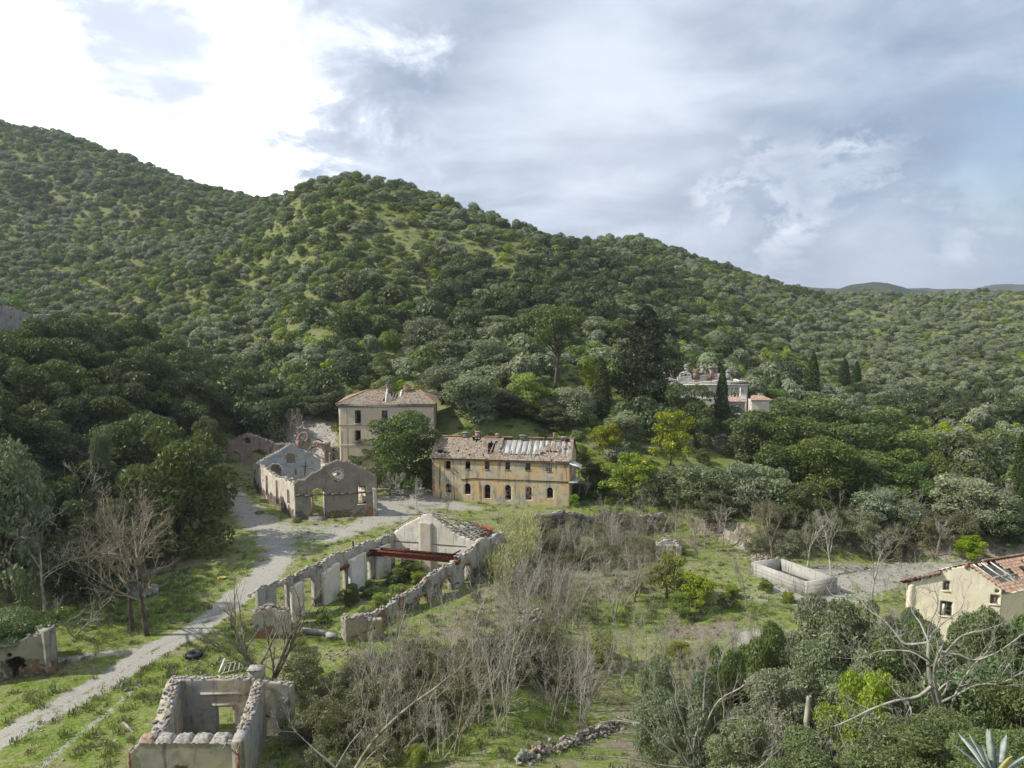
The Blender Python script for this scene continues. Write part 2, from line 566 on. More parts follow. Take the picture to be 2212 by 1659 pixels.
M['stone'] = simple_mat('rubble_stone_pale', (.20, .185, .165), (.45, .42, .37), 5, .92, bstr=.6)
M['stone_red'] = simple_mat('broken_brick', (.26, .155, .115), (.42, .33, .27), 5, .92, bstr=.6)
M['stone_dark'] = simple_mat('lichen_stone', (.12, .115, .10), (.30, .285, .25), 4, .92, bstr=.6)
M['rust'] = simple_mat('rusted_iron', (.10, .035, .02), (.22, .075, .04), 5, .8, bstr=.4)
M['rust_dark'] = simple_mat('dark_rusted_iron', (.055, .022, .015), (.17, .06, .035), 4, .8)
M['rust_sheet'] = simple_mat('rusted_roof_sheet', (.28, .075, .035), (.42, .14, .07), 2.5, .7)
M['brick'] = simple_mat('old_red_brick', (.29, .12, .07), (.37, .30, .24), 2.2, .9, bstr=.5, lo=.42, hi=.60)
M['concrete'] = plaster('weathered_concrete', (.36, .35, .315), (.42, .41, .365), (.24, .235, .21), -.6, .5, .7)
M['rubber'] = simple_mat('black_tyre_rubber', (.012, .012, .012), (.03, .03, .03), 6, .6, spec=.4)
M['black'] = simple_mat('dark_iron', (.02, .02, .02), (.05, .045, .04), 6, .7)
M['glass'] = simple_mat('dusty_glass', (.05, .06, .06), (.16, .18, .18), 2, .25, spec=.5)
M['white'] = simple_mat('flaking_white_paint_and_pane_light', (.62, .62, .59), (.84, .83, .79), 3, .8)  # also stands for the light seen through the round window
M['yellow'] = simple_mat('faded_yellow_paint', (.42, .33, .12), (.52, .42, .2), 3, .7)
M['red'] = simple_mat('faded_red_paint', (.40, .05, .03), (.55, .09, .05), 3, .7)
M['blue'] = simple_mat('pale_blue_plastic', (.25, .38, .45), (.45, .55, .6), 3, .6)
M['agave'] = simple_mat('agave_leaf', (.20, .25, .215), (.36, .41, .36), 3, .45, (1, 1, 3), spec=.4, bstr=.1)
M['agave_edge'] = simple_mat('agave_leaf_yellow_margin', (.45, .45, .16), (.55, .52, .22), 3, .5)


def tile_mat(name, a, b, c, moss=(.30, .28, .20)):
    m_, t = new_mat(name)
    at = t.n('ShaderNodeAttribute', attribute_name='tint').outputs['Fac']
    pos = t.n('ShaderNodeNewGeometry').outputs['Position']
    col = t.ramp(at, [(0, a), (.5, b), (1, c)])
    n1 = t.noise(pos, .9, 6, .6)
    col = t.mix(t.m('MULTIPLY', t.ss(n1, .45, .65), .75), col, moss)
    n2 = t.noise(pos, 9, 5, .6)
    col = t.mix(t.m('MULTIPLY', t.ss(n2, .55, .75), .5), col, (.07, .055, .045))
    finish(t, col, .9, n2, .3, .02, .15)
    return m_


M['tile'] = tile_mat('old_roof_tiles', (.13, .092, .068), (.29, .21, .155), (.42, .375, .32))
M['tile_red'] = tile_mat('orange_roof_tiles', (.30, .155, .10), (.46, .285, .20), (.58, .45, .35), (.40, .32, .24))


# ground: three cover attributes mixed with noise
def ground_mat():
    m_, t = new_mat('ground_cover')
    pos = t.n('ShaderNodeNewGeometry').outputs['Position']
    grav = t.n('ShaderNodeAttribute', attribute_name='gravel').outputs['Fac']
    dirt = t.n('ShaderNodeAttribute', attribute_name='dirt').outputs['Fac']
    lush = t.n('ShaderNodeAttribute', attribute_name='lush').outputs['Fac']
    far = t.n('ShaderNodeAttribute', attribute_name='slope').outputs['Fac']
    n_big = t.noise(pos, .09, 5, .6, .3)
    n_med = t.noise(pos, .55, 7, .65, .3)
    n_fin = t.noise(pos, 3.2, 7, .7)
    n_tiny = t.noise(pos, 14, 5, .7)
    g1 = t.mix(t.ss(n_fin, .35, .68), (.100, .145, .028), (.215, .260, .062))
    g2 = t.mix(t.ss(n_fin, .35, .68), (.170, .175, .075), (.30, .285, .155))
    dry = t.m('SUBTRACT', t.ss(n_med, .37, .60), t.m('MULTIPLY', lush, .5))
    grass = t.mix(t.m('MAXIMUM', dry, 0.0), g1, g2)
    # slope: thin grass, pale earth, leaf litter
    s1 = t.mix(t.ss(n_med, .36, .64), (.115, .145, .045), (.20, .205, .085))
    s1 = t.mix(t.ss(n_fin, .5, .7), s1, (.10, .105, .045))
    grass = t.mix(far, grass, s1)
    d1 = t.mix(t.ss(n_fin, .35, .7), (.155, .125, .095), (.29, .245, .19))
    dm = t.m('ADD', dirt, t.m('MULTIPLY', t.m('SUBTRACT', n_med, .5), 1.3))
    col = t.mix(t.ss(dm, .35, .65), grass, d1)
    vor = t.n('ShaderNodeTexVoronoi', in_Scale=7.5)
    t.put(vor.inputs['Vector'], pos)
    vcol = t.n('ShaderNodeSeparateColor', i0=vor.outputs['Color']).outputs[0]
    gr = t.mix(t.ss(n_tiny, .35, .65), (.23, .215, .185), (.43, .41, .36))
    gr = t.mix(t.m('MULTIPLY', t.ss(vcol, .75, .95), .35), gr, (.50, .49, .46))
    gr = t.mix(t.m('MULTIPLY', t.ss(n_med, .5, .7), .4), gr, (.26, .235, .20))
    gm = t.m('ADD', grav, t.m('MULTIPLY', t.m('SUBTRACT', n_med, .5), .9))
    gm = t.m('ADD', gm, t.m('MULTIPLY', t.m('SUBTRACT', n_fin, .5), .8))
    col = t.mix(t.ss(gm, .36, .62), col, gr)
    # scattered pale stones lying in the grass
    v2 = t.n('ShaderNodeTexVoronoi', in_Scale=2.3)
    t.put(v2.inputs['Vector'], pos)
    st = t.m('SUBTRACT', 1.0, t.ss(v2.outputs['Distance'], .10, .16))
    rnd = t.n('ShaderNodeSeparateColor', i0=v2.outputs['Color']).outputs[1]
    st = t.m('MULTIPLY', st, t.ss(rnd, .70, .74))
    col = t.mix(st, col, (.46, .44, .40))
    h = t.m('ADD', t.m('MULTIPLY', n_fin, .5), t.m('MULTIPLY', n_tiny, .3))
    h = t.m('ADD', h, t.m('MULTIPLY', st, .5))
    finish(t, col, .97, h, .7, .12, .05)
    return m_


M['ground'] = ground_mat()


def d2seg(x, y, pts, loop=False):
    """distance of every point to a polyline, with interpolated width"""
    best = np.full(x.shape, 1e9)
    for (ax, ay, aw), (bx, by, bw) in zip(pts[:-1], pts[1:]):
        dx, dy = bx - ax, by - ay
        t = np.clip(((x - ax) * dx + (y - ay) * dy) / (dx * dx + dy * dy + 1e-9), 0, 1)
        d = np.hypot(x - ax - t * dx, y - ay - t * dy) - (aw + t * (bw - aw))
        best = np.minimum(best, d)
    return best


def inpoly(x, y, poly):
    r = np.zeros(x.shape, bool)
    n = len(poly)
    for i in range(n):
        x0, y0 = poly[i]; x1, y1 = poly[(i + 1) % n]
        c = ((y0 > y) != (y1 > y)) & (x < (x1 - x0) * (y - y0) / (y1 - y0 + 1e-12) + x0)
        r ^= c
    return r


def polyd(x, y, poly):
    pts = [(p[0], p[1], 0) for p in poly] + [(poly[0][0], poly[0][1], 0)]
    d = d2seg(x, y, pts)
    return np.where(inpoly(x, y, poly), -d, d)


def gp(*pp):
    return [tuple(G(a, b)[:2]) for a, b in pp]


def line(*pp):
    return [(*tuple(G(a, b)[:2]), w_) for a, b, w_ in pp]


road_main = line((-150, 1665, 1.5), (0, 1598, 1.5), (120, 1532, 1.45), (231, 1472, 1.5), (324, 1408, 1.6), (424, 1360, 1.5), (501, 1300, 1.7), (560, 1252, 2.2), (610, 1200, 2.6), (590, 1150, 3.2), (540, 1110, 3.2), (497, 1075, 3), (490, 1045, 2))
road_side = line((700, 1165, 2.5), (830, 1118, 3), (850, 1080, 3.4), (930, 1085, 4), (1020, 1098, 2.0), (850, 1058, 2.5), (830, 1050, 2.5), (800, 1040, 2))
track_low = line((80, 1665, .35), (160, 1595, .35), (231, 1541, .4), (300, 1480, .4))
track_left = line((324, 1402, .5), (270, 1407, .7), (127, 1425, .8), (60, 1440, .7))
river = gp((1600, 1300), (1650, 1235), (1760, 1218), (1870, 1212), (1960, 1196), (2100, 1170), (2260, 1150), (2300, 1185), (2120, 1225), (1960, 1275), (1860, 1320), (1780, 1330), (1700, 1310))
bed2 = line((1560, 1130, 1.0), (1620, 1190, 1.6), (1680, 1230, 2.2))
scree = gp((486, 882), (520, 886), (560, 897), (640, 893), (726, 915), (726, 985), (690, 985), (600, 960), (545, 930), (500, 915))
dirt1 = gp((1380, 1345), (1450, 1322), (1560, 1325), (1610, 1345), (1560, 1385), (1430, 1380))
pale1 = gp((1560, 1362), (1620, 1352), (1690, 1370), (1670, 1420), (1580, 1400))
dirt2 = gp((100, 1250), (260, 1190), (400, 1160), (440, 1215), (330, 1260), (150, 1290))
slip = gp((118, 455), (150, 452), (128, 490), (95, 500))
lushes = [gp((760, 1320), (900, 1250), (980, 1230), (900, 1380), (780, 1400), (620, 1400), (700, 1300)),
          gp((120, 1290), (400, 1230), (520, 1230), (440, 1330), (330, 1390), (130, 1400)),
          gp((1240, 1060), (1340, 1080), (1550, 1100), (1500, 1125), (1250, 1110)),
          gp((1500, 1290), (1700, 1290), (1640, 1350), (1300, 1350), (1250, 1320)),
          gp((0, 1500), (300, 1450), (500, 1370), (560, 1420), (300, 1560), (260, 1659), (0, 1659)),
          gp((1040, 1640), (1250, 1580), (1250, 1500), (900, 1560), (850, 1650))]
path_hill = line((1395, 968, .9), (1460, 962, 1.0), (1520, 948, 1.2), (1580, 940, 1.0))

NU = 500
US = np.linspace(-1.15, 1.15, NU)
YY = np.concatenate([np.geomspace(5, 70, 80, endpoint=False), np.geomspace(70, 190, 360, endpoint=False), np.geomspace(190, 760, 250, endpoint=False), np.geomspace(760, 7000, 50)])
NV = len(YY)
GX = US[None, :] * YY[:, None]
GY = np.repeat((YY - Y0)[:, None], NU, 1)
GZ = H(GX, GY)
# what of the terrain the picture can see (used only to decide where planting is worth having)
elev = (GZ - EYE) / np.maximum(GY, 1)

xf, yf = GX.ravel(), GY.ravel()
near = (yf > 30) & (yf < 240)
gravel = np.zeros(xf.shape); dirt = np.zeros(xf.shape); lush = np.zeros(xf.shape)
xn, yn = xf[near], yf[near]


def soft(d, wdt=.6):
    return 1 - sstep(d, -wdt, wdt)


g_ = (.84 - .18 * sstep(yn, 76, 95)) * soft(d2seg(xn, yn, road_main), .9 + 2.2 * sstep(yn, 76, 95)) * (1 - .42 * np.exp(-(d2seg(xn, yn, [(a, b, 0) for a, b, c in road_main]) / .38) ** 2) * (1 - sstep(yn, 74, 88)))
g_ = np.maximum(g_, .68 * soft(d2seg(xn, yn, road_side), 3.0))
g_ = np.maximum(g_, .62 * soft(d2seg(xn, yn, track_low), .4))
g_ = np.maximum(g_, .62 * soft(d2seg(xn, yn, track_left), .5))
g_ = np.maximum(g_, .55 * soft(d2seg(xn, yn, bed2), 1.5))
g_ = np.maximum(g_, .60 * soft(polyd(xn, yn, river), 3.5))
g_ = np.maximum(g_, 1.1 * soft(polyd(xn, yn, scree), 1.5))
g_ = np.maximum(g_, .6 * soft(polyd(xn, yn, pale1), 1.5))
g_ = np.maximum(g_, .8 * soft(d2seg(xn, yn, path_hill), .5))
# verge of the road: thin grass
g_ = np.maximum(g_, .42 * soft(d2seg(xn, yn, road_main), 4.5))
plaza = gp((480, 1090), (620, 1180), (800, 1150), (1000, 1120), (860, 1050), (820, 1060), (816, 1120), (640, 1128), (545, 1060), (490, 1045))
g_ = np.maximum(g_, .53 * soft(polyd(xn, yn, plaza), 3))
gravel[near] = g_
dd = .8 * soft(polyd(xn, yn, dirt1), 1.5)
dd = np.maximum(dd, .6 * soft(polyd(xn, yn, dirt2), 2.0))
# the bushy terraces right of the long ruin stand on litter, not lawn
thicket = gp((640, 1440), (760, 1400), (1040, 1220), (1150, 1120), (1330, 1105), (1430, 1180), (1420, 1290), (1250, 1300), (1200, 1480), (1050, 1500), (900, 1540), (640, 1659))
thick2 = gp((1300, 1659), (1250, 1560), (1400, 1420), (1600, 1420), (1900, 1300), (2300, 1340), (2300, 1700))
dd = np.maximum(dd, .50 * soft(polyd(xn, yn, thicket), 2.5))
dd = np.maximum(dd, .50 * soft(polyd(xn, yn, thick2), 2.5))
# steep faces of the terrace show earth
lowslope = np.hypot(np.gradient(GZ, axis=0) / np.gradient(GY, axis=0), np.gradient(GZ, axis=1) / np.gradient(GX, axis=1)).ravel()
dirt[near] = np.maximum(dd, .8 * sstep(lowslope[near], .7, 1.2))
dirt = np.maximum(dirt, .35)
dirt = np.maximum(dirt, 1.2 * soft(polyd(xf, yf, slip), 6))
ll = np.zeros(xn.shape)
for L_ in lushes:
    ll = np.maximum(ll, soft(polyd(xn, yn, L_), 2.5))
lush[near] = ll
dirt = np.where(lush > .5, dirt * .6, dirt)
OPEN = gp((930, 930), (1000, 870), (1120, 860), (1260, 800), (1420, 890), (1480, 985), (1600, 975), (1570, 1075), (1380, 1060), (1250, 1060), (1050, 930))
_o = np.zeros(xf.shape); _o[near] = soft(polyd(xn, yn, OPEN), 3)
lush = np.maximum(lush, _o * .9); dirt = np.where(_o > .5, dirt * .5, dirt)
slope = sstep(yf, 118, 150) * sstep(GZ.ravel(), 1, 5)
slope = np.maximum(slope, .6 * (1 - sstep(yf, 30, 44)))

slope = slope * (1 - .85 * _o)
idx = np.arange(NU * NV).reshape(NV, NU)
quads = np.stack([idx[:-1, :-1], idx[:-1, 1:], idx[1:, 1:], idx[1:, :-1]], -1).reshape(-1, 4)
fx = xf[quads].mean(1); fy = yf[quads].mean(1)
kind = np.zeros(len(quads), int)                       # 0 valley floor
kind[(GZ.ravel()[quads].mean(1) > 3.0) & (fy > 100)] = 1       # hillside
kind[(GZ.ravel()[quads].mean(1) > 2.0) & (fx < -44) & (fy > 50) & (fy < 130)] = 1
kind[fy < 42] = 2
kind[fy > 700] = 5
nf = (fy > 30) & (fy < 240)
ii = np.where(nf)[0]
kind[ii[d2seg(fx[ii], fy[ii], road_main) < 0]] = 3
kind[ii[d2seg(fx[ii], fy[ii], road_side) < 0]] = 3
kind[ii[polyd(fx[ii], fy[ii], river) < 0]] = 4
kind[ii[polyd(fx[ii], fy[ii], scree) < 0]] = 6
XYZ = np.stack([xf, yf, GZ.ravel()], -1)
for k, nm in enumerate(['valley_floor', 'hillside', 'near_slope', 'gravel_road', 'river_bed', 'far_terrain', 'scree_slope']):
    q = quads[kind == k]
    if not len(q):
        continue
    used, inv = np.unique(q, return_inverse=True)
    me = mesh_np(nm, XYZ[used], inv.reshape(-1, 4), M['ground'],
                 {'gravel': ('POINT', gravel[used]), 'dirt': ('POINT', dirt[used]), 'lush': ('POINT', lush[used]), 'slope': ('POINT', slope[used])}, smooth=True)
    tag(link(nm, me), kind='structure')

# far mountains beyond the right ridge
M['far'] = simple_mat('distant_forest', (.022, .034, .020), (.050, .066, .038), .012, .95, bstr=0)


def mountain(name, pts, Y, depth, foot=-20):
    """a range given by its crest line; falls away to both sides"""
    n = 160; mrows = 24
    pxs = np.linspace(pts[0][0], pts[-1][0], n)
    pys = np.interp(pxs, [p[0] for p in pts], [p[1] for p in pts]) + vnoise(pxs, pxs * 0, 25) * 3 + vnoise(pxs, pxs * 0, 7) * 1.5
    V = []
    for j in range(mrows):
        t = j / (mrows - 1) * 2 - 1
        for i in range(n):
            c = at_depth(pxs[i], pys[i], Y)
            prof_ = (1 - abs(t)) ** 1.15
            z = foot + (c.z - foot) * prof_
            k = (Y + t * depth) / Y
            x = c.x + t * depth * .1
            y = Y + t * depth
            z += vnoise(x, y, 90) * 30 * (1 - prof_) * prof_ * 2
            V.append((x, y, z))
    idx_ = np.arange(n * mrows).reshape(mrows, n)
    F = np.stack([idx_[:-1, :-1], idx_[:-1, 1:], idx_[1:, 1:], idx_[1:, :-1]], -1).reshape(-1, 4)
    tag(link(name, mesh_np(name, V, F, M['far'], smooth=True)), kind='structure')


mountain('far_mountain', [(1380, 640), (1440, 560), (1475, 549), (1520, 556), (1600, 588), (1700, 615), (1800, 621), (1840, 640)], 2600, 700)
mountain('far_mountain', [(1700, 640), (1800, 624), (1850, 610), (1880, 606), (1910, 608), (1960, 622), (2010, 628), (2060, 640)], 1500, 350)
mountain('far_mountain', [(1880, 640), (1960, 620), (2050, 622), (2110, 622), (2150, 613), (2200, 613), (2300, 606), (2450, 600), (2560, 640)], 2800, 800)

# ------------------------------------------------------------------ vegetation builders
def rdir(n, r):
    v = r.normal(size=(n, 3))
    return v / np.linalg.norm(v, axis=1)[:, None]


def leaf_quads(P, Nrm, size, asp, r, diamond=True, droop=0.0):
    n = len(P)
    a = np.cross(Nrm, rdir(n, r)); a /= np.linalg.norm(a, axis=1)[:, None] + 1e-9
    b = np.cross(Nrm, a)
    s = size * r.uniform(.6, 1.35, n)[:, None]
    if diamond:
        c = [-a * s * asp, b * s * .55 + a * s * asp * .1, a * s * asp, -b * s * .55 + a * s * asp * .1]
    else:
        c = [-a * s * asp - b * s, a * s * asp - b * s * .8, a * s * asp * .8 + b * s, -a * s * asp * .9 + b * s * .9]
    V = np.stack([P + q for q in c], 1) + r.normal(0, .10, (n, 4, 3)) * s[:, None]
    F = np.arange(4 * n).reshape(n, 4)
    return V.reshape(-1, 3), F


def lobed_points(lobes, n, r, shell=.33, down=.45):
    """points near the skin of a heap of ellipsoids"""
    L = np.asarray(lobes, float)
    vol = (L[:, 3] * L[:, 4] * L[:, 5]) ** (2 / 3)
    N = int(n * 1.9)
    k = r.choice(len(L), N, p=vol / vol.sum())
    d = rdir(N, r)
    flip = (d[:, 2] < -.1) & (r.random(N) > down)
    d[flip, 2] *= -1
    rad = 1 - shell * r.random(N) ** 1.6 + r.normal(0, .045, N)
    P = L[k, :3] + d * L[k, 3:6] * rad[:, None]
    inside = np.zeros(N, bool)
    for j in range(len(L)):
        q = (P - L[j, :3]) / L[j, 3:6]
        inside |= (k != j) & ((q ** 2).sum(1) < .55)
    keep = np.where(~inside | (r.random(N) < .15))[0][:n]
    return P[keep], d[keep], k[keep]


def crown_mesh(name, lobes, n, size, mat, seed, asp=1.3, shell=.33, down=.45, outward=.8, diamond=True, extra=None):
    r = np.random.default_rng(seed)
    P, d, k = lobed_points(lobes, n, r, shell, down)
    Nn = d * outward + rdir(len(P), r) * .9
    Nn /= np.linalg.norm(Nn, axis=1)[:, None]
    V, F = leaf_quads(P, Nn, size, asp, r, diamond)
    lt = r.random(len(lobes))
    tint = np.clip(lt[k] * .35 + r.random(len(P)) * .65, 0, 1)
    return mesh_np(name, V, F, mat, {'tint': ('POINT', np.repeat(tint, 4))})


def round_lobes(R, Hc, z0, n, seed, squash=1.0, spread=.62, rl=(.38, .6)):
    """a heap of lobes in an ellipsoid of radius R and height Hc whose foot is at z0"""
    r = np.random.default_rng(seed)
    out = [[0, 0, z0 + Hc * .48, R * .62, R * .62, Hc * .42]]
    for i in range(n):
        t = 2 * pi * (i + r.random() * .7) / n * 1.618
        zf = r.uniform(.12, .86)
        rr = spread * R * math.sqrt(max(0.05, 1 - (2 * zf - 1) ** 2 * .8)) * r.uniform(.75, 1.1)
        q = r.uniform(*rl)
        out.append([cos(t) * rr, sin(t) * rr, z0 + zf * Hc, R * q, R * q * r.uniform(.85, 1.1), min(R, Hc * .6) * q * squash * r.uniform(.8, 1.1)])
    return out


def tubes_mesh(name, segs, mat, thick=.045):
    """segments (p0, p1, r0, r1) -> prisms, thicker ones rounder"""
    S = np.array([[*a, *b, r0, r1] for a, b, r0, r1 in segs], float)
    Vs = []; Fs = []; off = 0
    for m_, n in ((S[:, 6] >= thick, 7), (S[:, 6] < thick, 3)):
        s = S[m_]
        if not len(s): continue
        a = s[:, :3]; b = s[:, 3:6]
        d = b - a
        d /= np.linalg.norm(d, axis=1)[:, None] + 1e-9
        ref = np.where(np.abs(d[:, 2:3]) < .9, [[0., 0., 1.]], [[1., 0., 0.]])
        x = np.cross(d, ref); x /= np.linalg.norm(x, axis=1)[:, None]
        y = np.cross(d, x)
        t = np.arange(n) * 2 * pi / n
        ring = x[:, None] * np.cos(t)[None, :, None] + y[:, None] * np.sin(t)[None, :, None]
        V0 = a[:, None] + ring * s[:, 6][:, None, None]
        V1 = b[:, None] + ring * s[:, 7][:, None, None]
        V = np.concatenate([V0, V1], 1).reshape(-1, 3)
        base = np.arange(len(s))[:, None, None] * 2 * n + off
        q = np.array([[i, (i + 1) % n, n + (i + 1) % n, n + i] for i in range(n)])[None]
        Fs.append((base + q).reshape(-1, 4)); Vs.append(V); off += len(V)
    return mesh_np(name, np.concatenate(Vs), np.concatenate(Fs), mat, smooth=True)


def grow(r, p, d, L, rad, lev, P, segs, tips):
    """recursive limb: wander, tropism, children along its outer part"""
    k = P['k'][lev]
    step = L / k
    pts = [np.array(p, float)]; d = np.array(d, float)
    rs = [rad]
    for i in range(k):
        d = d + r.normal(0, P['wander'][lev], 3) + np.array([0, 0, P['up'][lev]])
        d /= np.linalg.norm(d)
        pts.append(pts[-1] + d * step)
        rs.append(rad * (1 - (1 - P['taper']) * (i + 1) / k))
    for i in range(k):
        segs.append((pts[i], pts[i + 1], rs[i], rs[i + 1]))
    if lev + 1 >= len(P['n']):
        tips.append((pts[-1], d)); return
    n = P['n'][lev]
    for j in range(n):
        f = P['from'][lev] + (1 - P['from'][lev]) * (j + r.random() * .8) / n
        f = min(f, .999)
        i = int(f * k); q = pts[i] + (pts[i + 1] - pts[i]) * (f * k - i)
        dl = (pts[i + 1] - pts[i]) / step
        ax = np.cross(dl, r.normal(size=3)); ax /= np.linalg.norm(ax) + 1e-9
        ang = r.uniform(*P['ang'][lev])
        nd = dl * cos(ang) + np.cross(ax, dl) * sin(ang)
        nd[2] += P['lift']
        nd /= np.linalg.norm(nd)
        grow(r, q, nd, L * P['len'][lev] * r.uniform(.65, 1.15) * (1.15 - .45 * f), max(rad * P['rad'][lev] * (1.1 - .4 * f), P['rmin']), lev + 1, P, segs, tips)


BARE = dict(n=[7, 6, 6, 4, 0], k=[5, 5, 4, 3, 2], wander=[.10, .16, .2, .22, .2], up=[.02, .06, .06, .05, .04], ang=[(.45, .85), (.4, .9), (.4, .9), (.4, 1.0)], len=[.75, .55, .5, .45],
            rad=[.5, .45, .45, .5], taper=.35, rmin=.008, lift=.15)
BARE['from'] = [.35, .3, .25, .2]


def bare_tree(name, H_, seed, mat, trunk_r=.16, params=None, trunk_frac=.5, lean=.05, stems=1, spread=.25, rmin=None, trunk_mat=None):
    """returns a thing: Empty > trunk, branches. H_ is overall height"""
    P = dict(BARE); P.update(params or {})
    if rmin: P['rmin'] = rmin
    r = np.random.default_rng(seed)
    segs = []; tips = []
    for s in range(stems):
        a = r.uniform(0, 2 * pi)
        l = lean if stems == 1 else r.uniform(.15, 1) * spread
        d = np.array([cos(a) * l, sin(a) * l, 1.0]); d /= np.linalg.norm(d)
        p0 = np.array([cos(a), sin(a), 0]) * (0 if stems == 1 else r.uniform(.05, .25)) * H_ * .08
        p0[2] = -.25
        grow(r, p0, d, H_ * trunk_frac * r.uniform(.85, 1.1), trunk_r * (1 if stems == 1 else r.uniform(.6, 1)), 0, P, segs, tips)
    zmax = max(s[1][2] for s in segs)
    k = H_ / zmax
    segs = [(a * k, b * k, r0, r1) for a, b, r0, r1 in segs]
    cut = trunk_r * .55
    tr = [s for s in segs if s[2] > cut]; br = [s for s in segs if s[2] <= cut]
    root = empty(name, (0, 0, 0))
    link('trunk', tubes_mesh('trunk', tr, trunk_mat or mat), root)
    link('branches', tubes_mesh('branches', br, mat), root)
    return root, [t[0] * k for t in tips]


def sapling_mesh(name, H_, seed, mat, stems=4, spread=.35, rad=.035, params=None, rmin=.007):
    P = dict(BARE); P.update(dict(n=[7, 5, 4, 0], k=[6, 4, 3, 2], wander=[.09, .14, .18, .2], up=[.03, .05, .05, .04], ang=[(.35, .8), (.35, .9), (.4, 1.0)], len=[.42, .5, .5], rad=[.5, .5, .6]))
    P['from'] = [.28, .25, .2]
    P.update(params or {})
    P['rmin'] = rmin
    r = np.random.default_rng(seed)
    segs = []; tips = []
    for s in range(stems):
        a = 2 * pi * (s + r.random()) / stems
        l = r.uniform(.1, 1) * spread
        d = np.array([cos(a) * l, sin(a) * l, 1.0]); d /= np.linalg.norm(d)
        grow(r, (cos(a) * .12, sin(a) * .12, -.2), d, H_ * r.uniform(.6, 1), rad * r.uniform(.6, 1.1), 0, P, segs, tips)
    zmax = max(s[1][2] for s in segs); k = H_ / zmax
    segs = [(a * k, b * k, r0, r1) for a, b, r0, r1 in segs]
    return tubes_mesh(name, segs, mat, .03), [t[0] * k for t in tips]


def limb_set(lobes, trunk_h, rad, seed, base=(0, 0, -.4), bend=.1):
    """trunk plus a limb into every lobe"""
    r = np.random.default_rng(seed)
    segs = []
    k = 4
    pts = [np.array(base, float)]
    for i in range(k):
        pts.append(np.array([r.normal(0, bend * trunk_h * .3), r.normal(0, bend * trunk_h * .3), trunk_h * (i + 1) / k]) * np.array([(i + 1) / k, (i + 1) / k, 1]))
    for i in range(k):
        segs.append((pts[i], pts[i + 1], rad * (1.25 - .12 * i if i == 0 else 1.05 - .1 * i), rad * (.98 - .1 * i)))
    top = pts[-1]
    for l in lobes:
        c = np.array(l[:3])
        m1 = top * .55 + c * .45 + r.normal(0, .12, 3) * np.linalg.norm(c - top)
        segs.append((top * 1, m1, rad * .5, rad * .34)); segs.append((m1, c, rad * .34, rad * .14))
        for j in range(3):
            e = c + rdir(1, r)[0] * np.array(l[3:6]) * .8
            segs.append((c, e, rad * .13, rad * .05))
    return segs


def leafy_tree(name, lobes, n, size, leafm, trunk_h, rad, seed, barkm=None, asp=1.3, shell=.33, down=.45, outward=.8, diamond=True):
    root = empty(name, (0, 0, 0))
    link('trunk', tubes_mesh('trunk', limb_set(lobes, trunk_h, rad, seed), barkm or M['bark']), root)
    link('crown', crown_mesh('crown', lobes, n, size, leafm, seed, asp, shell, down, outward, diamond), root)
    return root


def place(root, loc, rz, sc, label, cat, group=None, lean=(0, 0)):
    """first use moves the prototype itself, later uses copy it"""
    if not root.get('placed'):
        root['placed'] = 1
        root.location = loc
        root.rotation_euler = (lean[0], lean[1], rz)
        root.scale = (sc, sc, sc) if not hasattr(sc, '__len__') else sc
        o = root
        tag(o, label, cat, group)
    else:
        o = copy_thing(root, loc, rz, sc, None, None, lean)
        if group is None and 'group' in o: del o['group']
        tag(o, label, cat, group)
    if not group:
        if 'group' in o: del o['group']
    return o


def spot(px, py_base, py_top=None):
    """ground point under a picture point and the height that reaches py_top"""
    g = G(px, py_base)
    if py_top is None:
        return g, None
    top = at_depth(px, py_top, g.y)
    return g, top.z - g.z

# ------------------------------------------------------------------ masonry builders
def crop(x0, y0, k):
    return lambda x, y: (x0 + x * k, y0 + y * k)


cA = crop(708.3, 819.3, .12344); cB = crop(921.7, 913.1, .1543); cC = crop(486.4, 921.7, .1543)
cE = crop(546.2, 1092.4, .24692); cF = crop(256, 1433.7, .1929); cV = crop(1399.6, 768.1, .13889)
cH = crop(1877.5, 1169.2, .15124); c3 = crop(0, 1066.8, .3858); c5 = crop(1536.1, 1024.1, .38272); c4 = crop(853.4, 1066.8, .35707)


def onwall(A, B, px, py):
    """(s, z) where the sight line meets the vertical plane through A and B"""
    d = pdir(px, py)
    ux, uy = B[0] - A[0], B[1] - A[1]
    L = math.hypot(ux, uy); ux /= L; uy /= L
    # A + s*u = t*d
    det = ux * (-d.y) + d.x * uy
    s = (A[0] * d.y - A[1] * d.x) / det if False else None
    # solve [ux -dx; uy -dy][s t] = -A
    D_ = -ux * d.y + uy * d.x
    s = (A[0] * d.y - A[1] * d.x) / D_
    t = (A[0] * uy - A[1] * ux) / D_ * 1.0
    t = (uy * A[0] - ux * A[1]) / (uy * d.x - ux * d.y)
    s = (t * d.x - A[0]) / ux if abs(ux) > abs(uy) else (t * d.y - A[1]) / uy
    return s, EYE + t * d.z


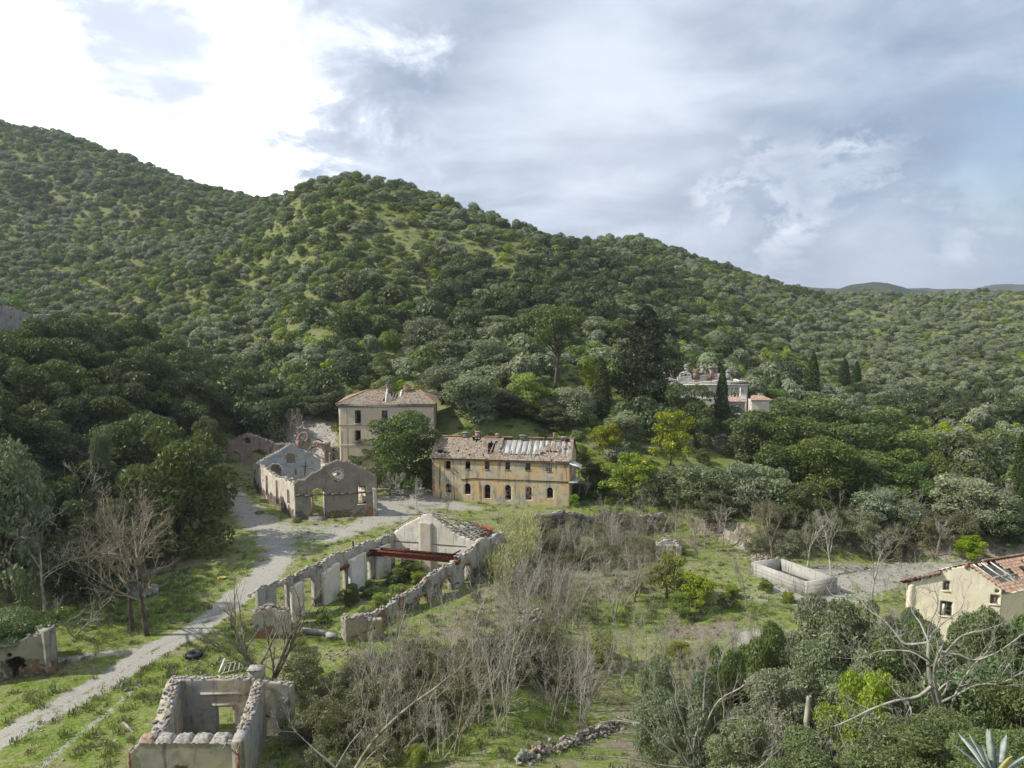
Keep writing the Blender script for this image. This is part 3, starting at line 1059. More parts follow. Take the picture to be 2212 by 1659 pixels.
class Wall:
    def __init__(s, parent, A, B, th, mat, prof=None, profm=None, opens=(), opensm=(), cell=.25, jag=.12, rough=.03, seed=0, name='wall', zb=None, root=None):
        s.A = np.array(A[:2], float); s.B = np.array(B[:2], float)
        s.L = float(np.linalg.norm(s.B - s.A)); s.th = th
        s.u = (s.B - s.A) / s.L
        s.n = np.array([-s.u[1], s.u[0]])      # away from the viewer side
        s.parent = parent
        hs = H(np.linspace(A[0], B[0], 8), np.linspace(A[1], B[1], 8))
        s.zb = (hs.min() - .7) if zb is None else zb
        if prof is not None:
            pts = sorted([onwall(A, B, *p) for p in prof])
        else:
            pts = [(f * s.L, z) for f, z in profm]
        s.pts = pts
        xs_p = [p[0] for p in pts]; zs_p = [p[1] for p in pts]
        s.base_prof = lambda x: np.interp(x, xs_p, zs_p)
        ops = []
        for o in opens:
            k = o[0]
            if k in ('rect', 'arch'):
                s0, z1 = onwall(A, B, o[1], o[2]); s1, z0 = onwall(A, B, o[3], o[4])
                ops.append((k, min(s0, s1), max(s0, s1), min(z0, z1), max(z0, z1)))
            else:
                sc, zc = onwall(A, B, o[1], o[2])
                ops.append((k, sc, zc, *o[3:]))
        ops += list(opensm)
        s.ops = ops
        # lattice
        nx = max(2, int(s.L / cell)); xs = list(np.linspace(0, s.L, nx + 1))
        ztop = max(zs_p) + .3
        nz = max(2, int((ztop - s.zb) / cell)); zs = list(np.linspace(s.zb, ztop, nz + 1))

        def snap(lst, v, c):
            if v <= lst[0] or v >= lst[-1]:
                return
            i = int(np.argmin([abs(q - v) for q in lst]))
            if 0 < i < len(lst) - 1 and abs(lst[i] - v) < c * .45 and (lst[i] not in fixed):
                lst[i] = v
            else:
                lst.append(v)
            fixed.add(v); lst.sort()
        fixed = set()
        for o in ops:
            if o[0] in ('rect', 'arch'):
                snap(xs, o[1], cell); snap(xs, o[2], cell)
        if any(o[0] != 'rect' for o in ops):
            for o in ops:
                if o[0] == 'arch':
                    a, b = o[1], o[2]
                    for q in np.linspace(a, b, 9)[1:-1]: snap(xs, float(q), cell)
                elif o[0] in ('round', 'hole'):
                    for q in np.linspace(o[1] - o[3], o[1] + o[3], 9): snap(xs, float(q), cell)
        fixed = set()
        for o in ops:
            if o[0] == 'rect':
                snap(zs, o[3], cell); snap(zs, o[4], cell)
            elif o[0] == 'arch':
                r_ = (o[2] - o[1]) / 2
                h_ = min(r_, (o[4] - o[3]))
                for q in np.linspace(o[4] - h_, o[4], 6): snap(zs, float(q), cell)
                snap(zs, o[3], cell)
            elif o[0] == 'round' or o[0] == 'hole':
                rz_ = o[3] if o[0] == 'round' else o[4]
                for q in np.linspace(o[2] - rz_, o[2] + rz_, 9): snap(zs, float(q), cell)
        xs = np.array(xs); zs = np.array(zs)
        r = np.random.default_rng(seed + 5)
        jn = (vnoise(xs * 1 + seed * 7.7, xs * 0 + seed, .9) * 1.3 + vnoise(xs + seed * 3.1, xs * 0, .35) * .9) * jag * 2
        pr = s.base_prof(xs) + jn
        s.prof = lambda x: np.interp(x, xs, pr)
        cx = (xs[:-1] + xs[1:]) / 2; cz = (zs[:-1] + zs[1:]) / 2
        CX, CZ = np.meshgrid(cx, cz, indexing='ij')
        K = zs[:-1][None, :] < (np.minimum(pr[:-1], pr[1:]) - .03)[:, None]
        for o in ops:
            if o[0] == 'rect':
                K &= ~((CX > o[1]) & (CX < o[2]) & (CZ > o[3]) & (CZ < o[4]))
            elif o[0] == 'arch':
                a, b, z0, z1 = o[1:5]; r_ = (b - a) / 2; h_ = min(r_, z1 - z0)
                q = ((CX - (a + b) / 2) / r_) ** 2 + (np.maximum(CZ - (z1 - h_), 0) / h_) ** 2
                K &= ~((q < 1) & (CZ > z0) & (CX > a) & (CX < b))
            elif o[0] == 'round':
                K &= ~(((CX - o[1]) ** 2 + (CZ - o[2]) ** 2) < o[3] ** 2)
            elif o[0] == 'hole':
                nn = 1 + vnoise(CX * 3, CZ * 3, .6) * .8
                K &= ~((((CX - o[1]) / o[3]) ** 2 + ((CZ - o[2]) / o[4]) ** 2) < nn)
        nx, nz = len(xs), len(zs)
        VX = np.repeat(xs[:, None], nz, 1); VZ = np.minimum(zs[None, :], pr[:, None])
        dy = (vnoise(VX + seed * 13, VZ, 1.6) * 2 + vnoise(VX, VZ + seed, .5)) * rough
        Vf = np.stack([VX, dy, VZ], -1).reshape(-1, 3)
        dy2 = (vnoise(VX + seed * 23, VZ, 1.6) * 2 + vnoise(VX + 9, VZ + seed, .5)) * rough
        Vb = np.stack([VX, th + dy2, VZ], -1).reshape(-1, 3)
        V = np.concatenate([Vf, Vb]); N = nx * nz
        I = np.arange(N).reshape(nx, nz)
        a, b, c, d = I[:-1, :-1][K], I[1:, :-1][K], I[1:, 1:][K], I[:-1, 1:][K]
        F = [np.stack([a, b, c, d], -1), np.stack([d, c, b, a], -1) + N]
        Kp = np.pad(K, 1)
        for (di, dj), e in {(-1, 0): (d, a), (1, 0): (b, c), (0, -1): (a, b), (0, 1): (c, d)}.items():
            nb = Kp[1 + di:1 + di + K.shape[0], 1 + dj:1 + dj + K.shape[1]]
            mm = ~nb[K]
            p, q = e[0][mm], e[1][mm]
            F.append(np.stack([q, p, p + N, q + N], -1))
        F = np.concatenate(F)
        # real-world coordinates with the origin at the thing's root
        off = np.array(root.location) if root is not None else (np.array(parent.location) if parent is not None else np.zeros(3))
        W = np.stack([s.A[0] + V[:, 0] * s.u[0] + V[:, 1] * s.n[0], s.A[1] + V[:, 0] * s.u[1] + V[:, 1] * s.n[1], V[:, 2]], -1) - off
        s.off = off
        used, inv = np.unique(F, return_inverse=True)
        s.o = link(name, mesh_np(name, W[used], inv.reshape(-1, 4), mat), parent)

    def pt(s, x, y, z):
        """world point at distance x along, y into the wall"""
        return Vector((s.A[0] + x * s.u[0] + y * s.n[0] - s.off[0], s.A[1] + x * s.u[1] + y * s.n[1] - s.off[1], z - s.off[2]))

    @property
    def rz(s):
        return math.atan2(s.u[1], s.u[0])


def rock_mesh(name, seed, mat):
    r = np.random.default_rng(seed)
    t = (1 + 5 ** .5) / 2
    V = np.array([(-1, t, 0), (1, t, 0), (-1, -t, 0), (1, -t, 0), (0, -1, t), (0, 1, t), (0, -1, -t), (0, 1, -t), (t, 0, -1), (t, 0, 1), (-t, 0, -1), (-t, 0, 1)], float)
    V = V / 1.9 * r.uniform(.72, 1.15, (12, 1)) * np.array([.5, .4, .32]) + r.normal(0, .02, (12, 3))
    F = [(0, 11, 5), (0, 5, 1), (0, 1, 7), (0, 7, 10), (0, 10, 11), (1, 5, 9), (5, 11, 4), (11, 10, 2), (10, 7, 6), (7, 1, 8), (3, 9, 4), (3, 4, 2), (3, 2, 6), (3, 6, 8), (3, 8, 9), (4, 9, 5), (2, 4, 11), (6, 2, 10), (8, 6, 7), (9, 8, 1)]
    return mesh_np(name, V, np.array(F), mat)


ROCKS = {k: [rock_mesh('stone', i * 7 + j, M[k]) for i in range(5)] for j, k in enumerate(['stone', 'stone_red', 'stone_dark'])}


def top_stones(w, n, size=(.25, .5), red=.2, dark=.25, seed=0, x0=0.0, x1=1.0, spread=.9, sink=.35):
    """loose coping stones along the broken top of a wall, each one an object"""
    r = np.random.default_rng(seed)
    for i in range(n):
        x = w.L * (x0 + (x1 - x0) * (i + r.uniform(.1, .9)) / n)
        y = w.th * .5 + r.uniform(-.5, .5) * w.th * spread
        sz = r.uniform(*size)
        z = float(w.prof(x)) + sz * .3 * (1 - sink)
        k = 'stone_red' if r.random() < red else ('stone_dark' if r.random() < dark else 'stone')
        link('stone', ROCKS[k][r.integers(5)], w.parent, w.pt(x, y, z), (r.uniform(-.3, .3), r.uniform(-.3, .3), w.rz + r.uniform(-.6, .6)), (sz * 1.3, sz * 1.2, sz))


def arch_ring(w, xc, zc, r0, r1, a0, a1, mat, name='brick_arch', n=16, proud=.03, sq=1.0):
    """voussoirs round an opening, standing a little proud of the wall"""
    mb = MB()
    for i in range(n):
        ta = a0 + (a1 - a0) * (i + .06) / n; tb = a0 + (a1 - a0) * (i + .94) / n
        ro = r1 * (1 + .05 * (((i * 7) % 5) - 2) / 2)
        P = []
        for y in (-proud, .12):
            for rr, tt in ((r0, ta), (ro, ta), (ro, tb), (r0, tb)):
                P.append(tuple(w.pt(xc + cos(tt) * rr, y, zc + sin(tt) * rr * sq)))
        mb.add(P, [[3, 2, 1, 0], [4, 5, 6, 7], [0, 1, 5, 4], [1, 2, 6, 5], [2, 3, 7, 6], [3, 0, 4, 7]])
    return mb.build(name, mat, w.parent)


def frame_in(w, x0, x1, z0, z1, mat, name='window_frame', y=.12, bar=.07, mull=1, rails=1, parent=None):
    mb = MB()
    for a, b in (((x0, z0), (x1, z0)), ((x0, z1), (x1, z1)), ((x0, z0), (x0, z1)), ((x1, z0), (x1, z1))):
        mb.bar(w.pt(a[0], y, a[1]), w.pt(b[0], y, b[1]), bar)
    for i in range(mull):
        x = x0 + (x1 - x0) * (i + 1) / (mull + 1)
        mb.bar(w.pt(x, y, z0), w.pt(x, y, z1), bar * .8)
    for i in range(rails):
        z = z0 + (z1 - z0) * (i + 1) / (rails + 1)
        mb.bar(w.pt(x0, y, z), w.pt(x1, y, z), bar * .5)
    return mb.build(name, mat, parent or w.parent)


def slab_on(w, x0, x1, z0, z1, y0, y1, mat, name, tilt=0.0):
    """box on a wall given in wall coordinates"""
    mb = MB()
    P = [tuple(w.pt(x, y, z)) for z in (z0, z1) for y in (y0, y1) for x in (x0, x1)]
    mb.add(P, [[0, 2, 3, 1], [4, 5, 7, 6], [0, 1, 5, 4], [2, 6, 7, 3], [0, 4, 6, 2], [1, 3, 7, 5]])
    return mb.build(name, mat, w.parent)


def roof_plane(parent, O, U, Vv, poly, mat, holes=(), name='tiles', seed=0, pitch=.24, course=.38, miss=.0, amp=.055, root=None, kind=None):
    """pan and cover tiles laid over a polygon of a plane; holes are polygons in plane metres"""
    r = np.random.default_rng(seed)
    O = Vector(O); U = Vector(U).normalized(); Vv = Vector(Vv)
    Vv = (Vv - U * Vv.dot(U)).normalized(); N = U.cross(Vv).normalized()
    if N.z < 0: N = -N
    px = [p[0] for p in poly]; py = [p[1] for p in poly]
    u0, u1, v0, v1 = min(px), max(px), min(py), max(py)
    nu = int((u1 - u0) / pitch) + 1; nv = int((v1 - v0) / course) + 1
    su = 5
    uu = u0 + np.arange(nu * su + 1) * pitch / su
    prof_ = np.array([.0, .62, 1.0, .62, .0][:su]) * amp
    hh = np.tile(prof_, nu + 1)[:len(uu)]
    sag = lambda a, b: (vnoise(a * 1 + seed, b, 2.5) * .10)
    Vs = []; Fs = []; T = []
    cu = (uu[:-1] + uu[1:]) / 2
    tile_i = (np.arange(len(uu) - 1) // su)
    rnd = r.random((nu + 1, nv + 1))
    off = 0
    base = Vector(root.location) if root is not None else Vector((0, 0, 0))
    for j in range(nv):
        va = v0 + j * course; vb = va + course * 1.06
        cv = va + course / 2
        keep = inpoly(cu, np.full(cu.shape, cv), poly)
        for h_ in holes:
            jit = (rnd[tile_i, j] - .5) * .35
            keep &= ~inpoly(cu, np.full(cu.shape, cv) + jit, h_)
        keep &= rnd[tile_i, j] > miss
        if not keep.any(): continue
        tj = (rnd[tile_i, (j * 7 + 3) % nv] - .5) * .05
        for row, (v, lift) in enumerate(((va, .035), (vb, 0.0))):
            q = hh + lift + sag(uu, uu * 0 + v)
            P = np.array(O - base)[None] + uu[:, None] * np.array(U)[None] + v * np.array(Vv)[None] + q[:, None] * np.array(N)[None]
            Vs.append(P)
        m_ = len(uu)
        i = np.where(keep)[0]
        Fs.append(np.stack([off + i, off + i + 1, off + m_ + i + 1, off + m_ + i], -1))
        T.append(np.clip(rnd[tile_i[i], j] * .8 + r.random(len(i)) * .2, 0, 1))
        off += 2 * m_
    V = np.concatenate(Vs); F = np.concatenate(Fs)
    used, inv = np.unique(F, return_inverse=True)
    me = mesh_np(name, V[used], inv.reshape(-1, 4), mat, {'tint': ('FACE', np.concatenate(T))})
    o = link(name, me, parent)
    if kind: o['kind'] = kind
    return o


def plane_poly(O, U, Vv, pts3):
    """3-D points to plane metres"""
    O = Vector(O); U = Vector(U).normalized(); Vv = Vector(Vv); Vv = (Vv - U * Vv.dot(U)).normalized()
    return [((Vector(p) - O).dot(U), (Vector(p) - O).dot(Vv)) for p in pts3]


def lerp(a, b, t):
    return tuple(a[i] + (b[i] - a[i]) * t for i in range(len(a)))


def rel(root, p):
    return Vector(p) - root.location


P_row = plaster('ochre_render', (.62, .43, .205), (.52, .45, .32), (.32, .32, .325), .12, .8, .85, .8)
P_house = plaster('peach_render', (.76, .58, .41), (.70, .59, .45), (.52, .48, .42), .05, .4, .25)
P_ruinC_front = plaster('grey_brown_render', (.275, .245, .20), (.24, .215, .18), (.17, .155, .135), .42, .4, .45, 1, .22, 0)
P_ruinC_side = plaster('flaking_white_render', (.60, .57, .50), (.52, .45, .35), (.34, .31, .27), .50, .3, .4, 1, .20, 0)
P_ruinC_in = plaster('blue_grey_inner_render', (.42, .43, .44), (.50, .50, .49), (.27, .28, .29), .15, .55, .35)
P_ruinD = plaster('pinkish_render', (.30, .245, .20), (.25, .205, .17), (.20, .18, .155), .55, .4, .3)
P_ware = plaster('grey_render', (.37, .35, .31), (.45, .42, .35), (.22, .21, .195), .42, .6, .75, 1, .14, 0)
P_ware_in = plaster('whitewashed_render', (.74, .72, .67), (.66, .60, .49), (.40, .38, .34), .14, .35, .45)
P_fore = plaster('dark_grey_render', (.34, .33, .31), (.43, .375, .27), (.20, .195, .185), .16, .55, .7)
P_left = plaster('grey_rubble_render', (.29, .27, .245), (.34, .32, .285), (.18, .165, .15), .35, .5, .5, 1, .25, 0)  # dark grey render with darker stains and streaks
P_cream = plaster('cream_render', (.80, .71, .53), (.76, .68, .55), (.62, .57, .49), .04, .35, .2)
P_villa = plaster('white_villa_render', (.62, .60, .54), (.54, .51, .46), (.38, .37, .34), .2, .35, .35)
P_dark = plaster('dark_terrace_stone', (.12, .115, .10), (.15, .14, .12), (.08, .075, .07), .9, .6, .5)
P_stonew = plaster('dry_stone', (.26, .245, .22), (.22, .205, .185), (.15, .14, .125), .95, .6, .4)

# ---------------------------------------------------------------- row house with the tiled, half fallen roof
root = empty('row_house', G(1080, 1075))
tag(root, 'long two storey ochre house with tiled roof partly fallen in at its right half', 'house')
A = tuple(at_depth(934, 1065, 116.2)[:2]); B = tuple(at_depth(1231, 1085, 112.2)[:2])
zt = [cB(85, 485), cB(700, 492), cB(1300, 520), cB(1985, 535)]
ops = [('rect', *cB(265, 533), *cB(334, 645)), ('rect', *cB(541, 537), *cB(611, 650)), ('rect', *cB(815, 541), *cB(880, 655)), ('rect', *cB(1100, 550), *cB(1168, 660)),
       ('rect', *cB(1384, 553), *cB(1455, 668)), ('rect', *cB(1677, 567), *cB(1752, 683))]
for (x, y0, y1) in ((305, 848, 985), (573, 848, 1005), (850, 865, 1065), (1138, 872, 1085), (1425, 890, 1085), (1725, 905, 1060)):
    ops.append(('arch', *cB(x - 40, y0), *cB(x + 44, y1)))
wf = Wall(root, A, B, .5, P_row, prof=zt, opens=ops, cell=.22, jag=.0, rough=.015, seed=1)
zl = float(wf.prof(0.1)); zr = float(wf.prof(wf.L - .1))
n_ = wf.n; DEP = 8.0
Lb = (A[0] + n_[0] * DEP, A[1] + n_[1] * DEP); Rb = (B[0] + n_[0] * DEP, B[1] + n_[1] * DEP)
ridge_z = at_depth(960, 942, 120.3).z
mid_ = .5
Wall(root, (B[0], B[1]), Rb, .45, P_row, profm=[(.03, zr), (.5, ridge_z - .25), (1, zr)], cell=.3, jag=.08, seed=2, opensm=[('rect', 3, 4.1, zr - 2, zr - .9), ('rect', 3, 4.1, 1.2, 3.2)])
Wall(root, Lb, (A[0], A[1]), .45, P_row, profm=[(0, zl), (.5, ridge_z - .25), (.97, zl)], cell=.3, jag=.05, seed=3)
Wall(root, Rb, Lb, .45, P_row, profm=[(0, zr), (1, zl)], cell=.4, jag=.05, seed=4)
# cross walls inside and the two floors, upper slab added to darken the rooms
for f in (.32, .5, .80):
    a = lerp((A[0] + n_[0] * .5, A[1] + n_[1] * .5), (B[0] + n_[0] * .5, B[1] + n_[1] * .5), f)
    Wall(root, a, (a[0] + n_[0] * 7, a[1] + n_[1] * 7), .3, P_ware_in, profm=[(0, zl - .3), (.5, ridge_z - .5), (1, zl - .3)], cell=.5, jag=.05, seed=8, name='inner_wall')
mb = MB()
for z in (3.9, .9):
    c = ((A[0] + Rb[0]) / 2, (A[1] + Rb[1]) / 2, z)
    mb.box(rel(root, c), (wf.L - 1.1, DEP - 1.1, .15), rz=wf.rz)
mb.build('floor', M['darkwood'], root)
U = Vector((wf.u[0], wf.u[1], 0)); nn3 = Vector((n_[0], n_[1], 0))
ov = .35
Oe = Vector((A[0], A[1], zl + .0)) - U * .25 - nn3 * ov - Vector((0, 0, .05))
rid = Vector((A[0], A[1], 0)) + nn3 * (DEP / 2); rid.z = ridge_z
Er = Vector((B[0], B[1], zr)) + U * .2 - nn3 * ov - Vector((0, 0, .05))
ridR = Vector((B[0], B[1], 0)) + nn3 * (DEP / 2) + U * .2; ridR.z = ridge_z + (zr - zl)
U3 = (Er - Oe).normalized(); V3 = (rid - (Oe + U3 * .25)); V3 = V3 - U3 * V3.dot(U3)
Lr = (Er - Oe).length; Ls = V3.length + .05


def rowpt(x, y):
    """crop pixels to roof plane metres (front slope)"""
    k = [(85, 485), (1985, 525)]
    fx = None
    # bilinear: eave from (70,480) to (1985,525); ridge from (222,197) to (1960,250)
    t = (y - (480 + (x - 70) / 1915 * 45)) / ((197 + (x - 222) / 1740 * 55) - (480 + (x - 70) / 1915 * 45))
    xl = 70 + t * 152; xr = 1985 - t * 25
    return ((x - xl) / (xr - xl) * Lr, t * Ls)


def ql(*pts):
    return [rowpt(*p) for p in pts]


holes = [ql((1085, 215), (1880, 255), (1940, 300), (1900, 330), (1640, 330), (1480, 420), (1500, 445), (1050, 430), (1040, 400)),
         ql((880, 280), (1000, 285), (960, 415), (870, 435)), ql((660, 232), (800, 235), (770, 265), (690, 270)),
         ql((195, 380), (270, 385), (255, 420), (190, 415)), ql((280, 400), (310, 400), (300, 420), (280, 420)), ql((350, 390), (380, 390), (360, 420), (340, 415)),
         ql((1800, 350), (1935, 350), (1930, 430), (1800, 425)), ql((1640, 400), (1780, 400), (1770, 425), (1630, 425)), ql((1480, 430), (1640, 405), (1610, 450), (1480, 470)),
         ql((1720, 345), (1800, 345), (1790, 360), (1720, 360))]
roof = empty('roof', (0, 0, 0)); roof.parent = root
roof_plane(roof, Oe - root.location, U3, V3, [(0, 0), (Lr, 0), (Lr - .1, Ls), (0, Ls)], M['tile'], holes, seed=4, miss=.012, name='tiles', kind='stuff')
Vb3 = Vector((nn3.x, nn3.y, 0)) * (DEP / 2 + ov) - Vector((0, 0, V3.z))
ridO = Oe + V3 + nn3 * .0
roof_plane(roof, ridO - root.location + Vector((0, 0, .04)), U3, Vb3, [(0, 0), (Lr, 0), (Lr, Ls), (0, Ls)], M['tile'], [[(Lr * .55, .35), (Lr * .9, .35), (Lr * .9, 2.2), (Lr * .55, 2.4)]], seed=6, name='tiles', kind='stuff')
# ridge tiles
mb = MB()
nrt = 52
for i in range(nrt):
    if i in (15, 16, 29, 30, 31, 41, 46): continue
    a = ridO + U3 * (Lr * i / nrt); b = ridO + U3 * (Lr * (i + .95) / nrt)
    a.z += .10 + rng.uniform(-.02, .03); b.z += .10
    mb.tube(a - root.location, b - root.location, .13, .11, 6)
mb.build('ridge_tiles', M['tile_red'], roof)['kind'] = 'stuff'
# pale reed-and-plaster ceiling below the missing tiles, with battens over it
N3 = U3.cross(V3).normalized()
mb = MB()
q = [(Lr * .44, .6), (Lr * .995, .5), (Lr * .99, Ls - .2), (Lr * .44, Ls - .15)]
nu_ = 14
Vv3 = V3.normalized()
for i in range(nu_):
    u0 = q[0][0] + (q[1][0] - q[0][0]) * i / nu_; u1 = q[0][0] + (q[1][0] - q[0][0]) * (i + .985) / nu_
    dz = -.30 + rng.uniform(-.03, .03)
    P = [Oe + U3 * u + Vv3 * v + N3 * (dz + e) for e in (0, -.06) for u, v in ((u0, .5), (u1, .5), (u1, Ls - .2), (u0, Ls - .2))]
    mb.add([tuple(p - root.location) for p in P], [[0, 1, 2, 3], [7, 6, 5, 4], [0, 4, 5, 1], [1, 5, 6, 2], [2, 6, 7, 3], [3, 7, 4, 0]])
m_, t = new_mat('plaster_ceiling_panels')
pos = t.n('ShaderNodeNewGeometry').outputs['Position']
s1 = t.noise(t.vm('MULTIPLY', pos, (3.2, .5, .5)), 1.2, 5, .6)
c_ = t.mix(t.ss(s1, .42, .64), (.46, .45, .42), (.25, .24, .22))
c_ = t.mix(t.m('MULTIPLY', t.ss(t.noise(t.vm('MULTIPLY', pos, (6, .7, .7)), 1.0, 4), .56, .7), .8), c_, (.05, .045, .04))
finish(t, c_, .9, s1, .2)
mb.build('ceiling_boards', m_, roof)
mbs = []
for x in (1095, 1150, 1160, 1235, 1290, 1335, 1410, 1430, 1490, 1555, 1680, 1790, 1850, 1900, 905, 955):
    u = rowpt(x, 400)[0]
    v0, v1 = (.15, Ls * rng.uniform(.28, .55)) if x < 1500 and x > 1000 else (.15, Ls * .62)
    if x in (1410, 1555, 1850): v1 = Ls * .95
    if x < 1000: v0, v1 = Ls * .2, Ls * .75
    sk = rng.uniform(-.1, .25)
    b = MB().bar(Oe + U3 * u + Vv3 * v0 - N3 * .03 - root.location, Oe + U3 * (u + sk) + Vv3 * v1 - N3 * .03 - root.location, .10, .08)
    b.build('rafter', M['wood'], roof)
MB().bar(Oe + U3 * (Lr * .4) + Vv3 * (Ls * .30) - N3 * .12 - root.location, Oe + U3 * (Lr * .99) + Vv3 * (Ls * .27) - N3 * .12 - root.location, .13).build('purlin', M['darkwood'], roof)
# chimneys
for cx_, w_, h_ in ((590, .75, .75), (745, .6, .9), (1325, .9, .5), (1712, .25, .9), (1000, .5, .6), (1830, .8, .35)):
    u = rowpt(cx_, 215)[0]
    p = ridO + U3 * u - root.location
    mb = MB().box(p + Vector((0, 0, h_ / 2 - .1)), (w_, .6, h_), rz=wf.rz, jit=.03).box(p + Vector((0, 0, h_ - .05)), (w_ * 1.25, .75, .1), rz=wf.rz, jit=.02)
    mb.build('chimney', M['stone_dark'] if cx_ in (590, 1325) else M['stone_red'], root)
# string course: rusty rail along the facade
s0, z0 = onwall(A, B, *cB(480, 797)); s1, z1 = onwall(A, B, *cB(1980, 830)); sm, zm = onwall(A, B, *cB(650, 780))
mb = MB().bar(wf.pt(s0, -.06, z0), wf.pt(sm, -.06, zm), .09).bar(wf.pt(sm, -.06, zm), wf.pt(s1, -.06, z1), .10)
mb.build('pipe', M['black'], root)
slab_on(wf, 0, wf.L, zl - .26, zl - .12, -.12, .0, M['brick'], 'cornice')
for k, o in enumerate(wf.ops[:6]):
    if k >= 2:
        f = frame_in(wf, o[1] + .04, o[2] - .04, o[3] + .04, o[4] - .04, M['darkwood'], mull=1, rails=2, bar=.08)
        slab_on(wf, o[1] + .1, (o[1] + o[2]) / 2 - .05, o[3] + .1, o[4] - .1, .14, .16, M['glass'] if k != 5 else M['white'], 'pane')
        slab_on(wf, (o[1] + o[2]) / 2 + .05, o[2] - .1, o[3] + (.1 if k != 3 else .5), o[4] - .1, .14, .16, M['glass'] if k != 5 else M['white'], 'pane')
    slab_on(wf, o[1] - .06, o[2] + .06, o[3] - .1, o[3], -.08, .2, M['stone_dark'], 'sill')
for o in wf.ops[6:]:
    if rng.random() < .7:
        frame_in(wf, o[1] + .05, o[2] - .05, o[3] + .1, o[4] - .5, M['darkwood'], name='door_frame', mull=1, rails=0, bar=.07, y=.3)
# brick quoins on the left corner
for i in range(16):
    slab_on(wf, 0, .3 + .14 * (i % 2), zl - .5 - i * .33, zl - .26 - i * .33, -.02, .02, M['brick'], 'quoin')
# balcony slab and lean-to on the right end
wr = Wall.__new__(Wall)
rp = Vector((B[0], B[1], 0)) - root.location
mb = MB().box(rp + Vector((.9, .4, zr - .6)), (1.7, 2.2, .08), ry=.35, rz=wf.rz)
mb.build('awning', M['white'], root)
MB().box(rp + Vector((.8, 1.2, zr - 3.2)), (1.3, 3.4, .16), rz=wf.rz).build('balcony', M['concrete'], root)
MB().bar(rp + Vector((1.4, -.3, 1.0)), rp + Vector((1.4, -.3, zr - .7)), .09).bar(rp + Vector((1.45, 1.9, 1.0)), rp + Vector((1.45, 1.9, zr - .7)), .09).bar(rp + Vector((.2, -.3, zr - 2.4)), rp + Vector((1.4, -.3, zr - .9)), .06).build('balcony_post', M['darkwood'], root)

# ---------------------------------------------------------------- three storey house with the hipped roof
root = empty('three_storey_house', (-25, 136, 2))
tag(root, 'tall peach house with hipped tile roof and a broken strip between two chimneys', 'house')
YA = 133.0
A = tuple(at_depth(*cA(196, 800), YA)[:2]); B = tuple(at_depth(*cA(1850, 800), YA + .5)[:2])
ops = [('rect', *cA(472, 547), *cA(577, 775)), ('rect', *cA(941, 547), *cA(1043, 775)), ('rect', *cA(1402, 547), *cA(1502, 775)),
       ('rect', *cA(476, 902), *cA(580, 1080)), ('rect', *cA(941, 902), *cA(1043, 1080)), ('rect', *cA(1402, 902), *cA(1502, 1080)),
       ('rect', *cA(941, 1230), *cA(1043, 1460))]
wa = Wall(root, A, B, .5, P_house, prof=[cA(196, 440), cA(1850, 440)], opens=ops, cell=.3, jag=0, rough=.01, seed=11)
zt_ = float(wa.prof(1))
n_ = wa.n; DEPA = 9.5
Lb = (A[0] + n_[0] * DEPA, A[1] + n_[1] * DEPA); Rb = (B[0] + n_[0] * DEPA, B[1] + n_[1] * DEPA)
Wall(root, B, Rb, .5, P_house, profm=[(.04, zt_), (1, zt_)], cell=.35, jag=0, seed=12,
     opensm=[('rect', 1.5 + 3.3 * i, 2.5 + 3.3 * i, z, z + 1.75) for i in range(2) for z in (zt_ - 3.0, zt_ - 6.0, zt_ - 9.0)])
Wall(root, Lb, A, .5, P_house, profm=[(0, zt_), (.96, zt_)], cell=.5, jag=0, seed=13, opensm=[('rect', 3, 4, zt_ - 3, zt_ - 1.3), ('rect', 8, 9, zt_ - 3, zt_ - 1.3)])
Wall(root, Rb, Lb, .5, P_house, profm=[(0, zt_), (1, zt_)], cell=.5, jag=0, seed=14, opensm=[('rect', 3, 4, zt_ - 3, zt_ - 1.3)])
mb = MB()
cc = ((A[0] + Rb[0]) / 2, (A[1] + Rb[1]) / 2)
for z in (zt_ - 3.35, zt_ - 6.3):
    mb.box(rel(root, (*cc, z)), (wa.L - 1.05, DEPA - 1.05, .2), rz=wa.rz)
mb.build('floor', M['darkwood'], root)
# cornice, string courses, corner joint
for (z0_, z1_, pr_) in ((zt_ - .28, zt_ + .02, .28), (zt_ - .52, zt_ - .28, .10)):
    mb = MB()
    ring = [Vector((*A, 0)), Vector((*B, 0)), Vector((*Rb, 0)), Vector((*Lb, 0))]
    cen = sum(ring, Vector()) / 4
    for i in range(4):
        p, q = ring[i], ring[(i + 1) % 4]
        d = (q - p).normalized(); o_ = Vector((d.y, -d.x, 0))
        c0 = (p + q) / 2 + o_ * (pr_ / 2); c0.z = (z0_ + z1_) / 2
        mb.box(c0 - root.location, ((q - p).length + pr_ * 2 - .01 * i, pr_, z1_ - z0_ - .004 * i), rz=math.atan2(d.y, d.x))
    mb.build('cornice', M['concrete'], root)
_, zs1 = onwall(A, B, *cA(700, 798)); _, zs2 = onwall(A, B, *cA(250, 1152))
slab_on(wa, -.03, wa.L + .03, zs1 - .07, zs1 + .05, -.07, .0, M['stone_dark'], 'string_course')
slab_on(wa, -.03, wa.L + .03, zs2 - .06, zs2 + .06, -.06, .0, M['concrete'], 'string_course')
slab_on(wa, 1.38, 1.44, 2.5, zt_ - .5, -.03, .0, M['stone_dark'], 'downpipe')
